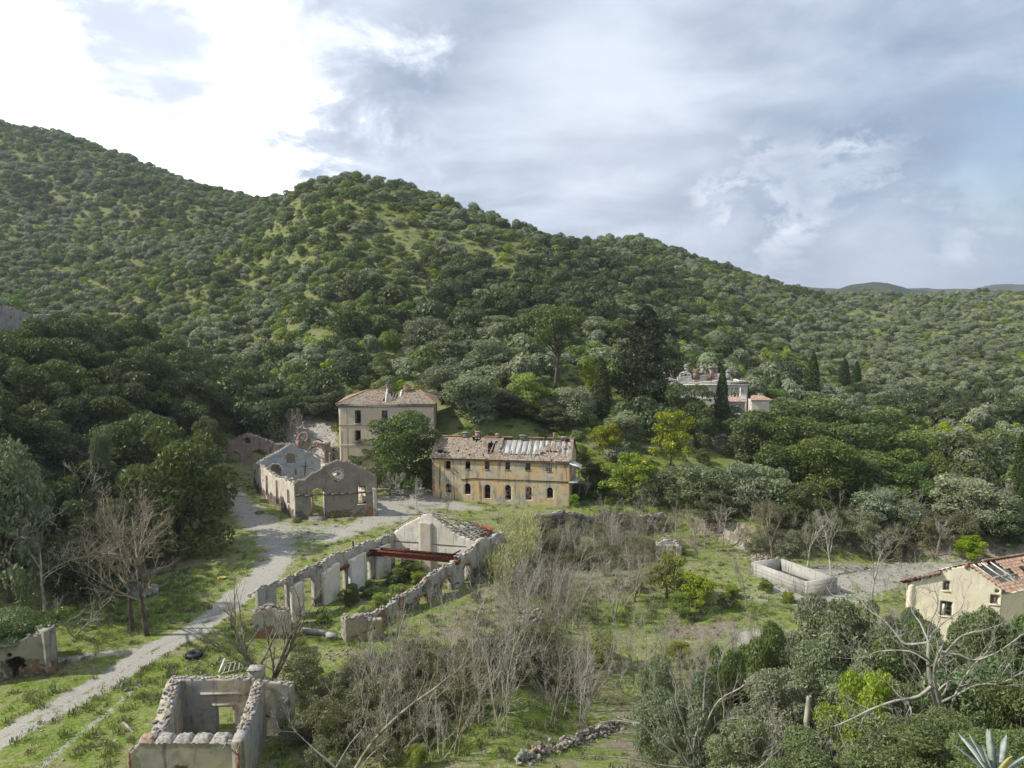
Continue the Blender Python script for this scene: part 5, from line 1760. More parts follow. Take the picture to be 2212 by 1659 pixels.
# the wall runs towards the camera with its back (thickness side) to the right
inL = Vector((-dA.y, dA.x)) * .955
pA = (nA[0] + inL.x, nA[1] + inL.y); pB = (nB[0] + inL.x, nB[1] + inL.y)
for (x0, y0, x1, y1, mt, nm) in ((612, 345, 680, 600, m_o, 'niche'), (700, 575, 812, 790, P_left, 'arched_recess')):
    sa, za = onwall(pA, pB, *cF(x0, y1)); sb, zb_ = onwall(pA, pB, *cF(x1, y0))
    sa, sb = min(sa, sb), max(sa, sb)
    mb = MB(); nseg = 10
    wv = sb - sa; hh_ = zb_ - za; rr = wv / 2
    pts = [(sa, za), (sb, za)] + [(sa + rr + cos(t_) * rr, zb_ - min(rr, hh_ * .4) + sin(t_) * min(rr, hh_ * .4)) for t_ in np.linspace(0, pi, nseg)]
    d2 = Vector((pB[0] - pA[0], pB[1] - pA[1])).normalized(); o2 = Vector((-d2.y, d2.x))
    V = []
    for off in (.012, -.02):
        for (s_, z_) in pts:
            V.append((pA[0] + d2.x * s_ + o2.x * off - root.location.x, pA[1] + d2.y * s_ + o2.y * off - root.location.y, z_ - root.location.z))
    me = bpy.data.meshes.new(nm); k = len(pts)
    me.from_pydata(V, [], [list(range(k)), list(range(2 * k - 1, k - 1, -1))] + [[i, i + k, (i + 1) % k + k, (i + 1) % k] for i in range(k)])
    me.materials.append(mt); link(nm, me, root)
# ledge on the inner back wall and lintel
sa, za = onwall(BLc, (rt.x, rt.y), *cF(920, 330)); sb, _ = onwall(BLc, (rt.x, rt.y), *cF(1450, 340))
slab_on(wB, sa, sb, za - .12, za + .05, -.10, .0, P_fore, 'ledge')
o = wB.ops[0]
slab_on(wB, o[1] - .25, o[2] + .15, o[4], o[4] + .22, -.05, .5, P_fore, 'lintel')
# buttress of the back wall and chimney stub
sa, za = onwall(BLc, (rt.x, rt.y), *cF(1440, 160)); sb, _ = onwall(BLc, (rt.x, rt.y), *cF(1600, 100))
ss_, zz_ = onwall(BLc, (rt.x, rt.y), *cF(1530, 80))
mb = MB().box(wB.pt((sa + sb) / 2, .5, za + .1), (sb - sa, .7, .7), rz=wB.rz, jit=.02); mb.build('chimney_stub', P_fore, root)
MB().box(wB.pt((sa + sb) / 2, .5, za + .49), ((sb - sa) * 1.1, .85, .08), rz=wB.rz).build('stone_cap', M['stone'], root)
# five big coping blocks on the front wall
for (x0, x1) in ((200, 395), (390, 610), (600, 815), (805, 1030), (1010, 1240)):
    s0, zf = onwall(wA.A, wA.B, *cF(x0 + 12, 880)); s1, _ = onwall(wA.A, wA.B, *cF(x1 - 12, 880))
    n1, n2 = 8, 7
    xs_ = np.linspace(s0, s1, n1); ys_ = np.linspace(.0, .86, n2)
    VX, VY = np.meshgrid(xs_, ys_, indexing='ij')
    ed = np.minimum(np.minimum(VX - s0, s1 - VX) / .12, np.minimum(VY, .86 - VY) / .12)
    VZ = zf - .06 + .30 * np.clip(ed, 0, 1) ** .5 + rng.normal(0, .03, VX.shape)
    V = [tuple(wA.pt(a, b - .04, c)) for a, b, c in zip(VX.ravel(), VY.ravel(), VZ.ravel())]
    idx_ = np.arange(n1 * n2).reshape(n1, n2)
    F = np.stack([idx_[:-1, :-1], idx_[1:, :-1], idx_[1:, 1:], idx_[:-1, 1:]], -1).reshape(-1, 4)
    link('coping_block', mesh_np('coping_block', V, F, M['stone'] if x0 != 200 else M['stone_red']), root)
top_stones(wA, 16, (.14, .26), .4, .2, 12, .82, 1, 1.0); top_stones(wA, 14, (.15, .3), .1, .6, 13, 0, .18)
top_stones(wC, 85, (.16, .36), .3, .35, 14, .22, 1); top_stones(wB, 60, (.12, .24), .25, .35, 15)
top_stones(wD, 75, (.16, .36), .12, .6, 16)
# splinters of the old roof
for (a, b) in (((1210, 880), (1165, 968)), ((1360, 900), (1330, 980))):
    p = at_depth(*cF(*a), 44.95); q = at_depth(*cF(*b), 44.45)
    MB().bar(p - root.location, q - root.location, .05, .09).build('splinter', M['wood'], root)
p = at_depth(*cF(55, 660), 46.5); q = at_depth(*cF(170, 775), 45.2)
MB().bar(p - root.location, q - root.location, .12, .12).build('old_post', M['wood'], root)
p = at_depth(*cF(1682, 570), 51.5)
mb = MB().box(p - root.location, (.28, .2, .3), ry=.5); mb.build('brick_stub', M['brick'], root)
p = at_depth(*cF(1338, 1100), 44.85); MB().box(p - root.location, (.18, .04, 1.6)).build('brick_quoin', M['brick'], root)
p = at_depth(*cF(120, 1120), 44.85); MB().box(p - root.location, (.14, .04, 1.6)).build('brick_quoin', M['brick'], root)
m_y2 = plaster('yellow_lichen_render', (.38, .27, .09), (.30, .27, .20), (.22, .21, .19), 0, .35, .3)

# ---------------------------------------------------------------- wall with the ivy at the left edge
g0 = G(120, 1456); g1 = at_depth(-160, 1540, 58.5)
A = (g1.x, g1.y); B = (g0.x, g0.y)
root = empty('ivy_topped_ruin', (B[0], B[1], g0.z))
tag(root, 'low grey stone ruin with a ragged hole, ivy heaped on top, at the left edge', 'ruin')
wI = Wall(root, A, B, .7, P_left, prof=[(-160, 1430), (0, 1391), (60, 1376), (95, 1362), (121, 1354)], opens=[('hole', *c3(92, 950), .75, .55), ('rect', *c3(62, 965), *c3(108, 1040)), ('hole', *c3(250, 790), .22, .4), ('hole', *c3(50, 905), .22, .2)], cell=.14, jag=.12, rough=.05, seed=71)
nB_ = (B[0] - 5.0, B[1] + 3.2)
Wall(root, B, nB_, .6, P_left, profm=[(0, float(wI.prof(wI.L))), (1, float(wI.prof(wI.L)) - .8)], cell=.25, jag=.2, seed=72)
Wall(root, nB_, (A[0] + wI.n[0] * 5.5, A[1] + wI.n[1] * 5.5), .6, P_left, profm=[(0, 3.4), (1, 3.8)], cell=.4, jag=.2, seed=73)
top_stones(wI, 26, (.2, .4), .1, .5, 17)
mb = MB().box(rel(root, ((A[0] + nB_[0]) / 2, (A[1] + nB_[1]) / 2, 2.8)), (wI.L - 1, 5.0, .2), rz=wI.rz); mb.build('vault_top', M['stone_dark'], root)
ivy_spots = [(wI.pt(wI.L * f, y, float(wI.prof(wI.L * f)) - .15 + z) + root.location, r_) for f, y, z, r_ in ((.45, 1.2, .9, 1.7), (.6, 2.0, 1.3, 1.8), (.72, 1.5, .9, 1.5), (.83, 2.2, .5, 1.4), (.9, 1.2, .2, 1.0), (.55, .6, .1, .9), (.3, 1.5, .5, 1.6), (.68, .5, .0, .8), (.97, 3.0, .2, .9))]

# ---------------------------------------------------------------- cream house at the right edge
A = tuple(at_depth(1957.7, 1300, 74)[:2]); B = tuple(at_depth(2162, 1300, 70.8)[:2])
root = empty('cream_house', (A[0], A[1], Hs(*A)))
tag(root, 'sunlit cream house with gable end and orange tile roof broken open, at the right edge', 'house')
prof = [cH(530, 600), cH(800, 540), cH(1010, 480), cH(1030, 420), cH(1180, 380), cH(1380, 345), cH(1500, 405), cH(1680, 520), cH(1800, 600), cH(1900, 700), cH(2040, 820)]
wh = Wall(root, A, B, .5, P_cream, prof=prof, opens=[('rect', *cH(1062, 562), *cH(1150, 710)), ('rect', *cH(1022, 850), *cH(1180, 1080)), ('rect', *cH(1735, 760), *cH(1870, 910)), ('rect', *cH(1800, 690), *cH(1860, 745))], cell=.16, jag=.05, rough=.015, seed=81)
for k, o in enumerate(wh.ops[:3]):
    frame_in(wh, o[1] + .04, o[2] - .04, o[3] + .04, o[4] - .04, M['wood'], mull=1, rails=1 + k, bar=.06, y=.2)
    slab_on(wh, o[1] - .06, o[2] + .06, o[3] - .1, o[3], -.1, .1, P_cream, 'sill')
slab_on(wh, wh.ops[1][1] + .1, wh.ops[1][1] + .4, wh.ops[1][3] + .1, wh.ops[1][4] - .3, .12, .16, M['white'], 'shutter')
slab_on(wh, wh.ops[0][1] + .12, wh.ops[0][2] - .08, wh.ops[0][3] + .1, wh.ops[0][4] - .1, .22, .24, M['glass'], 'pane')
ridh = wh.pt(*[onwall(A, B, *cH(1380, 330))[0], 0, onwall(A, B, *cH(1380, 330))[1]]) + root.location
eaR = wh.pt(onwall(A, B, *cH(1960, 740))[0], 0, onwall(A, B, *cH(1960, 740))[1]) + root.location
eaL = wh.pt(-.45, -.2, onwall(A, B, *cH(440, 560))[1]) + root.location
rd2 = at_depth(2225, 1192, 75.0) ; axis_ = (rd2 - ridh); axis_.z = 0; axis_ = axis_.normalized()
roof = empty('roof', (0, 0, 0)); roof.parent = root
Lx = 13
p, q = eaR + Vector((0, 0, .06)), ridh + Vector((0, 0, .06))
poly = plane_poly(p, axis_, q - p, [p, p + axis_ * Lx, q + axis_ * Lx, q])
pp = lambda f, g: ((1 - g) * poly[0][0] + g * poly[3][0] + f, g * poly[3][1])
roof_plane(roof, p - root.location, axis_, q - p, poly, M['tile_red'], [[pp(.5, .30), pp(3.6, .22), pp(3.9, .60), pp(3.2, .93), pp(.6, .93)], [pp(5.0, .5), pp(5.6, .45), pp(5.7, .6), pp(5.1, .65)], [pp(6.4, .7), pp(7.2, .68), pp(7.2, .78), pp(6.4, .8)]], seed=82, pitch=.2, course=.32, miss=.01, kind='stuff')
p2, q2 = eaL, ridh + Vector((0, 0, .04))
U2 = -axis_
poly = plane_poly(q2, axis_, p2 - q2, [q2, q2 + axis_ * Lx, p2 + axis_ * Lx, p2 - axis_ * .5 + (q2 - p2) * .0])
roof_plane(roof, q2 - root.location, axis_, p2 - q2, poly, M['tile_red'], seed=83, pitch=.2, course=.32, kind='stuff')
# thick verge of tiles over boards on the left half of the gable
sa, za = onwall(A, B, *cH(450, 555)); sb, zb_ = onwall(A, B, *cH(1015, 440))
mb = MB()
for k, (dz, w_) in enumerate(((0, .5), (-.10, .42), (-.2, .34))):
    mb.bar(wh.pt(sa + .1 * k, -.15 + .05 * k, za + dz), wh.pt(sb, -.15 + .05 * k, zb_ + dz), w_, .08)
mb.build('verge', M['darkwood'], roof)
for i in range(10):
    a = wh.pt(sa + (sb - sa) * i / 10, -.25, za + (zb_ - za) * i / 10 + .07); b = wh.pt(sa + (sb - sa) * (i + .97) / 10, -.25, za + (zb_ - za) * (i + .97) / 10 + .07)
    MB().tube(a, b, .12, .10, 7).build('verge_tile', M['tile_red'], roof)
for i in range(12):
    a = ridh + axis_ * (i * .5 + 2.2) - root.location + Vector((0, 0, .12)); b = ridh + axis_ * (i * .5 + 2.68) - root.location + Vector((0, 0, .12))
    MB().tube(a, b, .12, .10, 7).build('ridge_tile', M['tile_red'], roof)
for f in (.8, 1.9, 3.0):
    a = p + axis_ * f + (q - p) * .2; b = p + axis_ * f + (q - p) * .97
    MB().bar(a - root.location - Vector((0, 0, .05)), b - root.location - Vector((0, 0, .05)), .11).build('rafter', M['white'], roof)
MB().bar(p + (q - p) * .55 + axis_ * .1 - root.location - Vector((0, 0, .3)), p + (q - p) * .55 + axis_ * 6 - root.location - Vector((0, 0, .3)), .14).build('purlin', M['wood'], roof)
for f in (4.3, 9):
    a = eaL + axis_ * f; b = eaR + axis_ * f
    Wall(root, a[:2], b[:2], .35, P_ware_in, profm=[(0, eaL.z - .3), (.62, ridh.z - .35), (1, eaR.z - .3)], cell=.4, jag=.05, seed=84, name='cross_wall')
for (s_, l_) in ((A, eaL.z - .1), (B, eaR.z - .2)):
    e = (s_[0] + axis_.x * Lx, s_[1] + axis_.y * Lx)
    Wall(root, s_, e, .45, P_cream, profm=[(0, l_ - .1), (1, l_ - .1)], cell=.4, jag=.03, seed=85) if s_ is B else Wall(root, (e[0], e[1]), (s_[0], s_[1]), .45, P_cream, profm=[(0, l_ - .1), (1, l_ - .1)], cell=.4, jag=.03, seed=86)
mb = MB().box(wh.pt(onwall(A, B, *cH(1390, 350))[0], .1, onwall(A, B, *cH(1390, 350))[1]), (.35, .4, .5), rz=wh.rz, jit=.02); mb.build('chimney_stub', M['brick'], root)

# ---------------------------------------------------------------- concrete water tank
fc = G(1742.8, 1288); zt_ = fc.z + 1.75
def at_z(px, py, z):
    d = pdir(px, py); k = (z - EYE) / d.z
    return Vector((d.x * k, d.y * k, z))
f0 = at_z(1742.8, 1257.6, zt_); f1 = at_z(1622.2, 1213.5, zt_); f2 = at_z(1809.7, 1248, zt_); f3 = f1 + f2 - f0
root = empty('concrete_tank', (f0.x, f0.y, fc.z)); tag(root, 'open rectangular concrete tank, pale grey, beside the stony river bed', 'water tank')
for a, b in ((f1, f0), (f0, f2), (f2, f3), (f3, f1)):
    d = (b - a); d.z = 0; L_ = d.length; d.normalize(); nrm = Vector((-d.y, d.x, 0))
    mb = MB()
    ext = .0
    mb.box(((a + b) / 2 + nrm * .14).xy.to_3d() - root.location.xy.to_3d() + Vector((0, 0, (zt_ - root.location.z) / 2 - .35)), (L_ - (.0 if a is f0 or a is f3 else .57), .28, zt_ - root.location.z + .7), rz=math.atan2(d.y, d.x))
    mb.build('tank_wall', M['concrete'], root)
    if a in (f1, f0):
        for k in range(1, 4):
            mb = MB().box(((a + b) / 2 - nrm * .008).xy.to_3d() - root.location.xy.to_3d() + Vector((0, 0, k * .42)), (L_ - .1, .02, .025), rz=math.atan2(d.y, d.x))
            mb.build('shutter_joint', M['stone_dark'], root)
mb = MB().box(((f0 + f3) / 2).xy.to_3d() - root.location.xy.to_3d() + Vector((0, 0, .35)), ((f1 - f0).length - .8, (f2 - f0).length - .8, .1), rz=math.atan2((f1 - f0).y, (f1 - f0).x)); mb.build('tank_floor', M['stone_dark'], root)

# ---------------------------------------------------------------- villa ruin on the right slope
YV = 168
root = empty('villa_ruin', (*at_depth(1520, 860, YV)[:2], 8))
tag(root, 'ruined white villa with many broken chimneys above the dark trees on the slope', 'ruined villa')
A = tuple(at_depth(*cV(290, 500), YV)[:2]); B = tuple(at_depth(*cV(1550, 500), YV)[:2])
wv_ = Wall(root, A, B, .5, P_villa, prof=[cV(*p) for p in ((290, 430), (330, 420), (470, 425), (560, 400), (800, 410), (1000, 395), (1060, 385), (1280, 385), (1330, 395), (1500, 378), (1550, 400))],
           opens=[('arch', *cV(800, 500), *cV(860, 640)), ('rect', *cV(895, 500), *cV(930, 630)), ('rect', *cV(960, 500), *cV(995, 630)), ('arch', *cV(1300, 490), *cV(1375, 660)), ('arch', *cV(1395, 490), *cV(1455, 660)), ('arch', *cV(380, 480), *cV(440, 620))], cell=.25, jag=.1, rough=.02, seed=91, zb=5.5)
_, zc_ = onwall(A, B, *cV(700, 452))
slab_on(wv_, -.1, wv_.L + .1, zc_ - .12, zc_ + .1, -.3, .0, M['white'], 'cornice')
slab_on(wv_, wv_.L * .78, wv_.L + .05, zc_ + .12, zc_ + .7, -.1, .0, M['stone_dark'], 'parapet')
D2 = 10
Wall(root, B, (B[0] + wv_.n[0] * D2, B[1] + wv_.n[1] * D2), .4, P_villa, profm=[(0, zc_ + .6), (1, zc_ + .3)], cell=.4, jag=.15, seed=92, zb=5.5)
Wall(root, (A[0] + wv_.n[0] * D2, A[1] + wv_.n[1] * D2), A, .4, P_villa, profm=[(0, zc_ + .6), (1, zc_ + .3)], cell=.4, jag=.15, seed=93, zb=5.5)
for k, (Yb, pts) in enumerate(((YV + 4, ((455, 330), (490, 270), (600, 235), (690, 290), (700, 380), (460, 380))), (YV + 6, ((700, 380), (720, 300), (800, 260), (890, 250), (960, 300), (1000, 370), (1060, 300))),
                               (YV + 7.5, ((1000, 360), (1060, 250), (1150, 300), (1300, 330))), (YV + 3, ((250, 370), (330, 340), (400, 360), (450, 370))))):
    a = tuple(at_depth(*cV(min(p[0] for p in pts), 300), Yb)[:2]); b = tuple(at_depth(*cV(max(p[0] for p in pts), 300), Yb)[:2])
    Wall(root, a, b, .4, P_ware_in if k != 1 else P_villa, prof=[cV(*p) for p in sorted(pts)], cell=.25, jag=.1, seed=94 + k, name='inner_wall', zb=8)
for (x, yt, yb, w_, mt) in ((600, 165, 300, .8, 'stone'), (850, 175, 300, .75, 'stone'), (985, 190, 380, 1.0, 'stone_red'), (370, 240, 420, .7, 'stone_red'), (270, 285, 430, .8, 'stone'), (735, 245, 370, 1.1, 'stone_red'), (1250, 250, 380, .8, 'stone'),
                             (955, 260, 380, .7, 'brick'), (1050, 240, 370, .7, 'stone_red'), (790, 280, 370, .6, 'stone_red')):
    t_ = at_depth(*cV(x, yt), YV + 4.5); b_ = at_depth(*cV(x, yb), YV + 4.5)
    mb = MB().box((t_ + b_) / 2 - root.location, (w_, w_, t_.z - b_.z), jit=.04).box(t_ - root.location, (w_ * 1.35, w_ * 1.35, .18), jit=.02).box(t_ + Vector((0, 0, .25)) - root.location, (w_ * .9, w_ * .9, .22), jit=.03)
    mb.build('chimney', M[mt], root)
for i in range(14):
    x = rng.uniform(480, 1250); a = at_depth(*cV(x, rng.uniform(300, 400)), YV + rng.uniform(1, 5)); b = a + Vector((rng.uniform(-2.5, 2.5), rng.uniform(-1, 2), rng.uniform(-1.2, .4)))
    MB().bar(a - root.location, b - root.location, .14).build('fallen_beam', M['wood'] if i % 3 else M['stone_red'], root)
m_tan = plaster('terrace_stone', (.33, .30, .25), (.27, .25, .22), (.19, .18, .16), .6, .4, .3)
# outbuildings
for (nm, lab, pts, Yo, topy, opn) in (('garden_pavilion', 'square cream pavilion with flat orange tile roof and a tall dark window', (1200, 1505), 160, 715, [('rect', *cV(1355, 770), *cV(1440, 985))]),
                                     ('garden_pavilion', 'cream outbuilding with orange tile roof half hidden behind the broad tree', (1600, 1905), 166, 690, [])):
    a = tuple(at_depth(*cV(pts[0], 900), Yo)[:2]); b = tuple(at_depth(*cV(pts[1], 900), Yo)[:2])
    root = empty(nm, (a[0], a[1], Hs(*a))); tag(root, lab, 'outbuilding')
    w_ = Wall(root, a, b, .35, P_cream if topy < 700 else P_villa, prof=[cV(pts[0], topy), cV(pts[1], topy)], opens=opn, cell=.25, jag=.0, rough=.01, seed=98, zb=3.5)
    zt_ = float(w_.prof(1)); dp = 3.6
    Wall(root, b, (b[0] + w_.n[0] * dp, b[1] + w_.n[1] * dp), .3, P_villa, profm=[(0, zt_), (1, zt_)], cell=.5, jag=0, seed=99, zb=3.5)
    Wall(root, (a[0] + w_.n[0] * dp, a[1] + w_.n[1] * dp), a, .3, P_villa, profm=[(0, zt_), (1, zt_)], cell=.5, jag=0, seed=99, zb=3.5)
    slab_on(w_, -.1, w_.L + .1, zt_ - .25, zt_, -.12, 0, M['white'], 'cornice')
    e0 = Vector((*a, zt_)) + Vector((-.35, -.35, 0)); U_ = Vector((w_.u[0], w_.u[1], 0))
    rf = empty('roof', (0, 0, 0)); rf.parent = root
    roof_plane(rf, e0 - root.location, U_, Vector((0, 1, .35)), [(0, 0), (w_.L + .7, 0), (w_.L * .75, 2.3), (w_.L * .2, 2.3)], M['tile_red'], seed=5, kind='stuff')
    roof_plane(rf, e0 + Vector((0, 4.4, 0)) - root.location, U_, Vector((0, -1, .35)), [(0, 0), (w_.L + .7, 0), (w_.L * .75, 2.3), (w_.L * .2, 2.3)], M['tile_red'], seed=6, kind='stuff')
    MB().box(e0 - root.location + Vector((w_.L * .6, 2.2, .8)), (.35, .35, .6)).build('chimney', M['stone'], root)
# terrace walls on the slope
for (lab, pl, pr_, Yl, Yr, tl, tr_) in (('pale stone retaining wall under the pavilion, behind the thin cypress', (1515, 940), (1582, 945), 156, 156, 903, 905),
                                        ('dark stone terrace wall below the curving path', (1415, 975), (1500, 962), 140, 141, 958, 946),
                                        ('low dark stone terrace wall, nearest to the row of trees below the path', (1540, 965), (1640, 968), 144, 144, 950, 955),
                                        ('short grey wall high among trees beside the tall dark conifer', (1268, 800), (1352, 805), 176, 176, 806, 806)):
    a = tuple(at_depth(*pl, Yl)[:2]); b = tuple(at_depth(*pr_, Yr)[:2])
    root = empty('retaining_wall', (a[0], a[1], Hs(*a))); tag(root, lab, 'wall')
    za_ = at_depth(pl[0], tl, Yl).z; 
    w_ = Wall(root, a, b, .6, m_tan if 'pale' in lab else P_stonew, prof=[(pl[0], tl), (pr_[0], tr_)], cell=.3, jag=.12, seed=int(pl[0]), zb=min(Hs(*a), Hs(*b)) - 1)
    top_stones(w_, 14, (.25, .45), .1, .4, 20)
# building at the far left edge
A = tuple(at_depth(-60, 690, 150)[:2]); B = tuple(at_depth(72, 690, 156)[:2])
root = empty('hillside_building', (B[0], B[1], Hs(*B))); tag(root, 'old stone building high on the left edge with brown scrub on its top', 'building')
w_ = Wall(root, A, B, .6, P_left, prof=[(-60, 640), (0, 660), (40, 670), (70, 680)], opens=[('rect', 22, 681, 26, 690), ('rect', 42, 685, 46, 693), ('rect', 60, 690, 63, 697)], cell=.3, jag=.1, seed=101, zb=14)
Wall(root, B, (B[0] - 1, B[1] + 8), .6, P_left, profm=[(0, float(w_.prof(w_.L))), (1, float(w_.prof(w_.L)))], cell=.5, jag=.1, seed=102, zb=14)
top_stones(w_, 20, (.3, .6), .3, .4, 21)

# ---------------------------------------------------------------- broken pale pillars with an arch in the garden
g = G(1440, 1205)
root = empty('pillar_ruin', (g.x, g.y, g.z)); tag(root, 'pale broken pillars under a small rubble arch beyond the bare thicket', 'ruin')
A = tuple(at_depth(1418, 1200, g.y)[:2]); B = tuple(at_depth(1472, 1200, g.y)[:2])
w_ = Wall(root, A, B, .8, P_villa, prof=[(1418, 1178), (1430, 1172), (1440, 1166), (1455, 1168), (1472, 1180)], opens=[('arch', 1428, 1178, 1439, 1230), ('arch', 1446, 1178, 1460, 1230)], cell=.14, jag=.15, rough=.06, seed=103)
top_stones(w_, 22, (.2, .45), .1, .4, 22)


for (a, b, lab) in (((3.2, 107.6), (22.5, 108.2), 'long dark stone terrace wall half hidden by the bare thicket, right of the row house'), ((2.8, 93.0), (3.0, 107.2), 'dark stone terrace wall running towards the reeds at the right end of the workshop')):
    root = empty('terrace_wall', (a[0], a[1], -1)); tag(root, lab, 'wall', kind='thing')
    w_ = Wall(root, b if a[0] < 3 else a, a if a[0] < 3 else b, .7, P_dark, profm=[(0, -.3), (.2, .1), (.35, -.5), (.6, -.1), (.8, -.9), (1, -.5)], cell=.22, jag=.4, rough=.12, seed=int(a[0] * 10 + a[1]), zb=-3.6)
    top_stones(w_, 40, (.25, .5), .05, .7, 23)


def heap(label, cx, cy, n, spread, size, cat='rubble heap', pal=('stone', 'stone_dark', 'stone_red'), seed=0, line=None, hgt=.4, name='rubble_heap'):
    """rubble: every stone an object below the heap"""
    r = np.random.default_rng(seed)
    pts = []
    if line:
        P = [G(*p) for p in line]
        for i in range(n):
            f = r.random() * (len(P) - 1); k = min(int(f), len(P) - 2)
            q = P[k].lerp(P[k + 1], f - k)
            o_ = r.normal(0, spread); pts.append((q.x + r.normal(0, .15), q.y + o_, max(0, 1 - abs(o_) / spread / 1.6)))
        c = P[len(P) // 2]
    else:
        c = G(cx, cy)
        for i in range(n):
            a, b = r.normal(0, spread, 2); pts.append((c.x + a, c.y + b * .8, max(0, 1 - math.hypot(a, b) / spread / 1.8)))
    root = empty(name, (c.x, c.y, c.z)); tag(root, label, cat)
    zs = H(np.array([p[0] for p in pts]), np.array([p[1] for p in pts]))
    for (x, y, t_), z in zip(pts, zs):
        sz = r.uniform(*size)
        link('stone', ROCKS[pal[r.integers(len(pal))]][r.integers(5)], root, (x - c.x, y - c.y, z - c.z + hgt * t_ * r.random() + .05), tuple(r.uniform(-1, 1, 3)), (sz, sz, sz * .8))
    return root


heap('long bank of broken pinkish stone running through the bare thicket', 0, 0, 240, .55, (.22, .5), seed=1, line=((1040, 1432), (1075, 1398), (1110, 1365), (1150, 1340), (1172, 1345)), pal=('stone', 'stone_red', 'stone'), hgt=1.3, name='rubble_bank')
heap('low collapsed stone wall crossing the grass at the bottom centre', 0, 0, 280, .42, (.25, .6), seed=2, line=((1120, 1652), (1180, 1625), (1260, 1598), (1320, 1575), (1400, 1548)), pal=('stone', 'stone_dark', 'stone', 'stone_red'), hgt=.8, name='collapsed_wall')
heap('pinkish rubble heap beyond the pillars near the river bed', 1665 - 20, 1205, 70, 1.0, (.25, .5), seed=3, pal=('stone', 'stone_red'))
heap('scattered white stones beside the broken timber pallet', 470, 1445, 26, 1.6, (.15, .3), seed=4, pal=('stone',), hgt=.05, name='loose_stones')
heap('pale rocks on the bank above the arched ruin', 530, 912, 60, 3.0, (.4, 1.1), seed=5, pal=('stone', 'stone_dark'), hgt=.3, name='rocks')
heap('pinkish stones lying in front of the workshop pier', 720, 1418, 24, .9, (.15, .35), seed=6, pal=('stone_red', 'stone'), hgt=.1, name='loose_stones')

# ---------------------------------------------------------------- small things lying about
g = G(420, 1420)
root = empty('tractor_tyre', g); tag(root, 'large black tyre lying flat in the grass beside the gravel road', 'tyre')
V = []; nA_, nB2 = 32, 12
for i in range(nA_):
    a = 2 * pi * i / nA_
    for j in range(nB2):
        b = 2 * pi * j / nB2
        rr = .46 + .22 * cos(b) * (1.05 if i % 2 and cos(b) > .3 else 1); V.append((cos(a) * rr, sin(a) * rr, .26 + .24 * sin(b)))
F = [[i * nB2 + j, ((i + 1) % nA_) * nB2 + j, ((i + 1) % nA_) * nB2 + (j + 1) % nB2, i * nB2 + (j + 1) % nB2] for i in range(nA_) for j in range(nB2)]
o = link('tyre_body', mesh_np('tyre_body', V, np.array(F), M['rubber']), root); o.rotation_euler = (.04, -.06, 0)
mb = MB()
for i in range(24):
    a = 2 * pi * i / 24; mb.box((cos(a) * .69, sin(a) * .69, .26), (.06, .07, .34), rz=a)
o = mb.build('tread_lugs', M['rubber'], root); o.rotation_euler = (.04, -.06, 0)
g = G(500, 1448)
root = empty('broken_pallet', g, .3); tag(root, 'grey broken timber pallet leaning in the grass behind the small ruin', 'pallet')
for i in range(4):
    MB().bar((-.6 + i * .4, -.6, .1 + .05 * i), (-.4 + i * .36, .75, .35), .12, .05).build('plank', M['wood'], root)
for y, z in ((-.5, .08), (.6, .3)):
    MB().bar((-.75, y, z), (.9, y + .1, z + .1), .1, .09).build('bearer', M['wood'], root)
MB().bar((-.95, -.3, .1), (-.55, .9, .7), .14, .05).build('plank', M['white'], root)
g = G(308, 1283)
root = empty('stone_basin', g); tag(root, 'low round stone basin in the shade behind the twin bare trees', 'basin')
for i in range(18):
    a = 2 * pi * i / 18
    MB().box((cos(a) * 1.35, sin(a) * 1.35, .25), (.42, .45, .6), rz=a, jit=.02).build('curb_stone', M['stone_dark'] if i % 3 else M['stone'], root)
MB().tube((0, 0, .05), (0, 0, .2), 1.2, 1.2, 16).build('basin_floor', M['stone_dark'], root)
g = G(479, 1251)
root = empty('toy_boat', g, .3) if False else empty('plastic_tub', g, .3); tag(root, 'small faded yellow and red plastic tub lying on the grass by the plaza', 'tub')
V = []; nn_ = 14
for (rr, z) in ((.27, 0), (.38, .18), (.41, .18), (.41, .22), (.35, .22), (.25, .04)):
    V += [(cos(2 * pi * i / nn_) * rr * 1.2, sin(2 * pi * i / nn_) * rr * .8, z) for i in range(nn_)]
F = [[k * nn_ + i, k * nn_ + (i + 1) % nn_, (k + 1) * nn_ + (i + 1) % nn_, (k + 1) * nn_ + i] for k in range(5) for i in range(nn_)]
link('tub_body', mesh_np('tub_body', V, np.array(F), M['yellow']), root)
MB().tube((0, 0, .03), (0, 0, .06), .24, .24, 14).build('tub_base', M['red'], root)
g = G(266, 1492)
root = empty('marker_stone', g); tag(root, 'dark upright stone standing at the edge of the gravel road', 'stone')
me = ROCKS['stone_dark'][1]; link('stone', me, root, (0, 0, .35), (0, 0, .4), (.5, .5, 1.3)); link('stone', ROCKS['stone_dark'][2], root, (.25, -.05, .1), (0, 0, 1), (.5, .5, .4))
g = at_depth(*cC(1855, 530), 118); g.z = Hs(g.x, g.y)
root = empty('fallen_board', (g.x, g.y, g.z + .05)); tag(root, 'faded yellow board lying on the ground behind the gabled ruin', 'board')
mb = MB().box((0, 0, .12), (1.1, 1.6, .05), rz=.3, ry=.1); mb.build('board', M['yellow'], root)
MB().box((.1, 0, .04), (.1, 1.3, .08), rz=.3).build('batten', M['wood'], root)
g = at_depth(*cE(815, 945), 68.5)
root = empty('plastic_rag', (g.x, g.y, Hs(g.x, g.y))); tag(root, 'pale blue plastic litter caught in the grass inside the workshop ruin', 'litter')
r = np.random.default_rng(8); mb = MB()
for i in range(9):
    mb.box((r.normal(0, .25), r.normal(0, .2), .12 + r.random() * .25), (.22, .03, .28), rz=r.random() * 3, rx=r.random(), jit=.04)
mb.build('sheet', M['blue'], root)

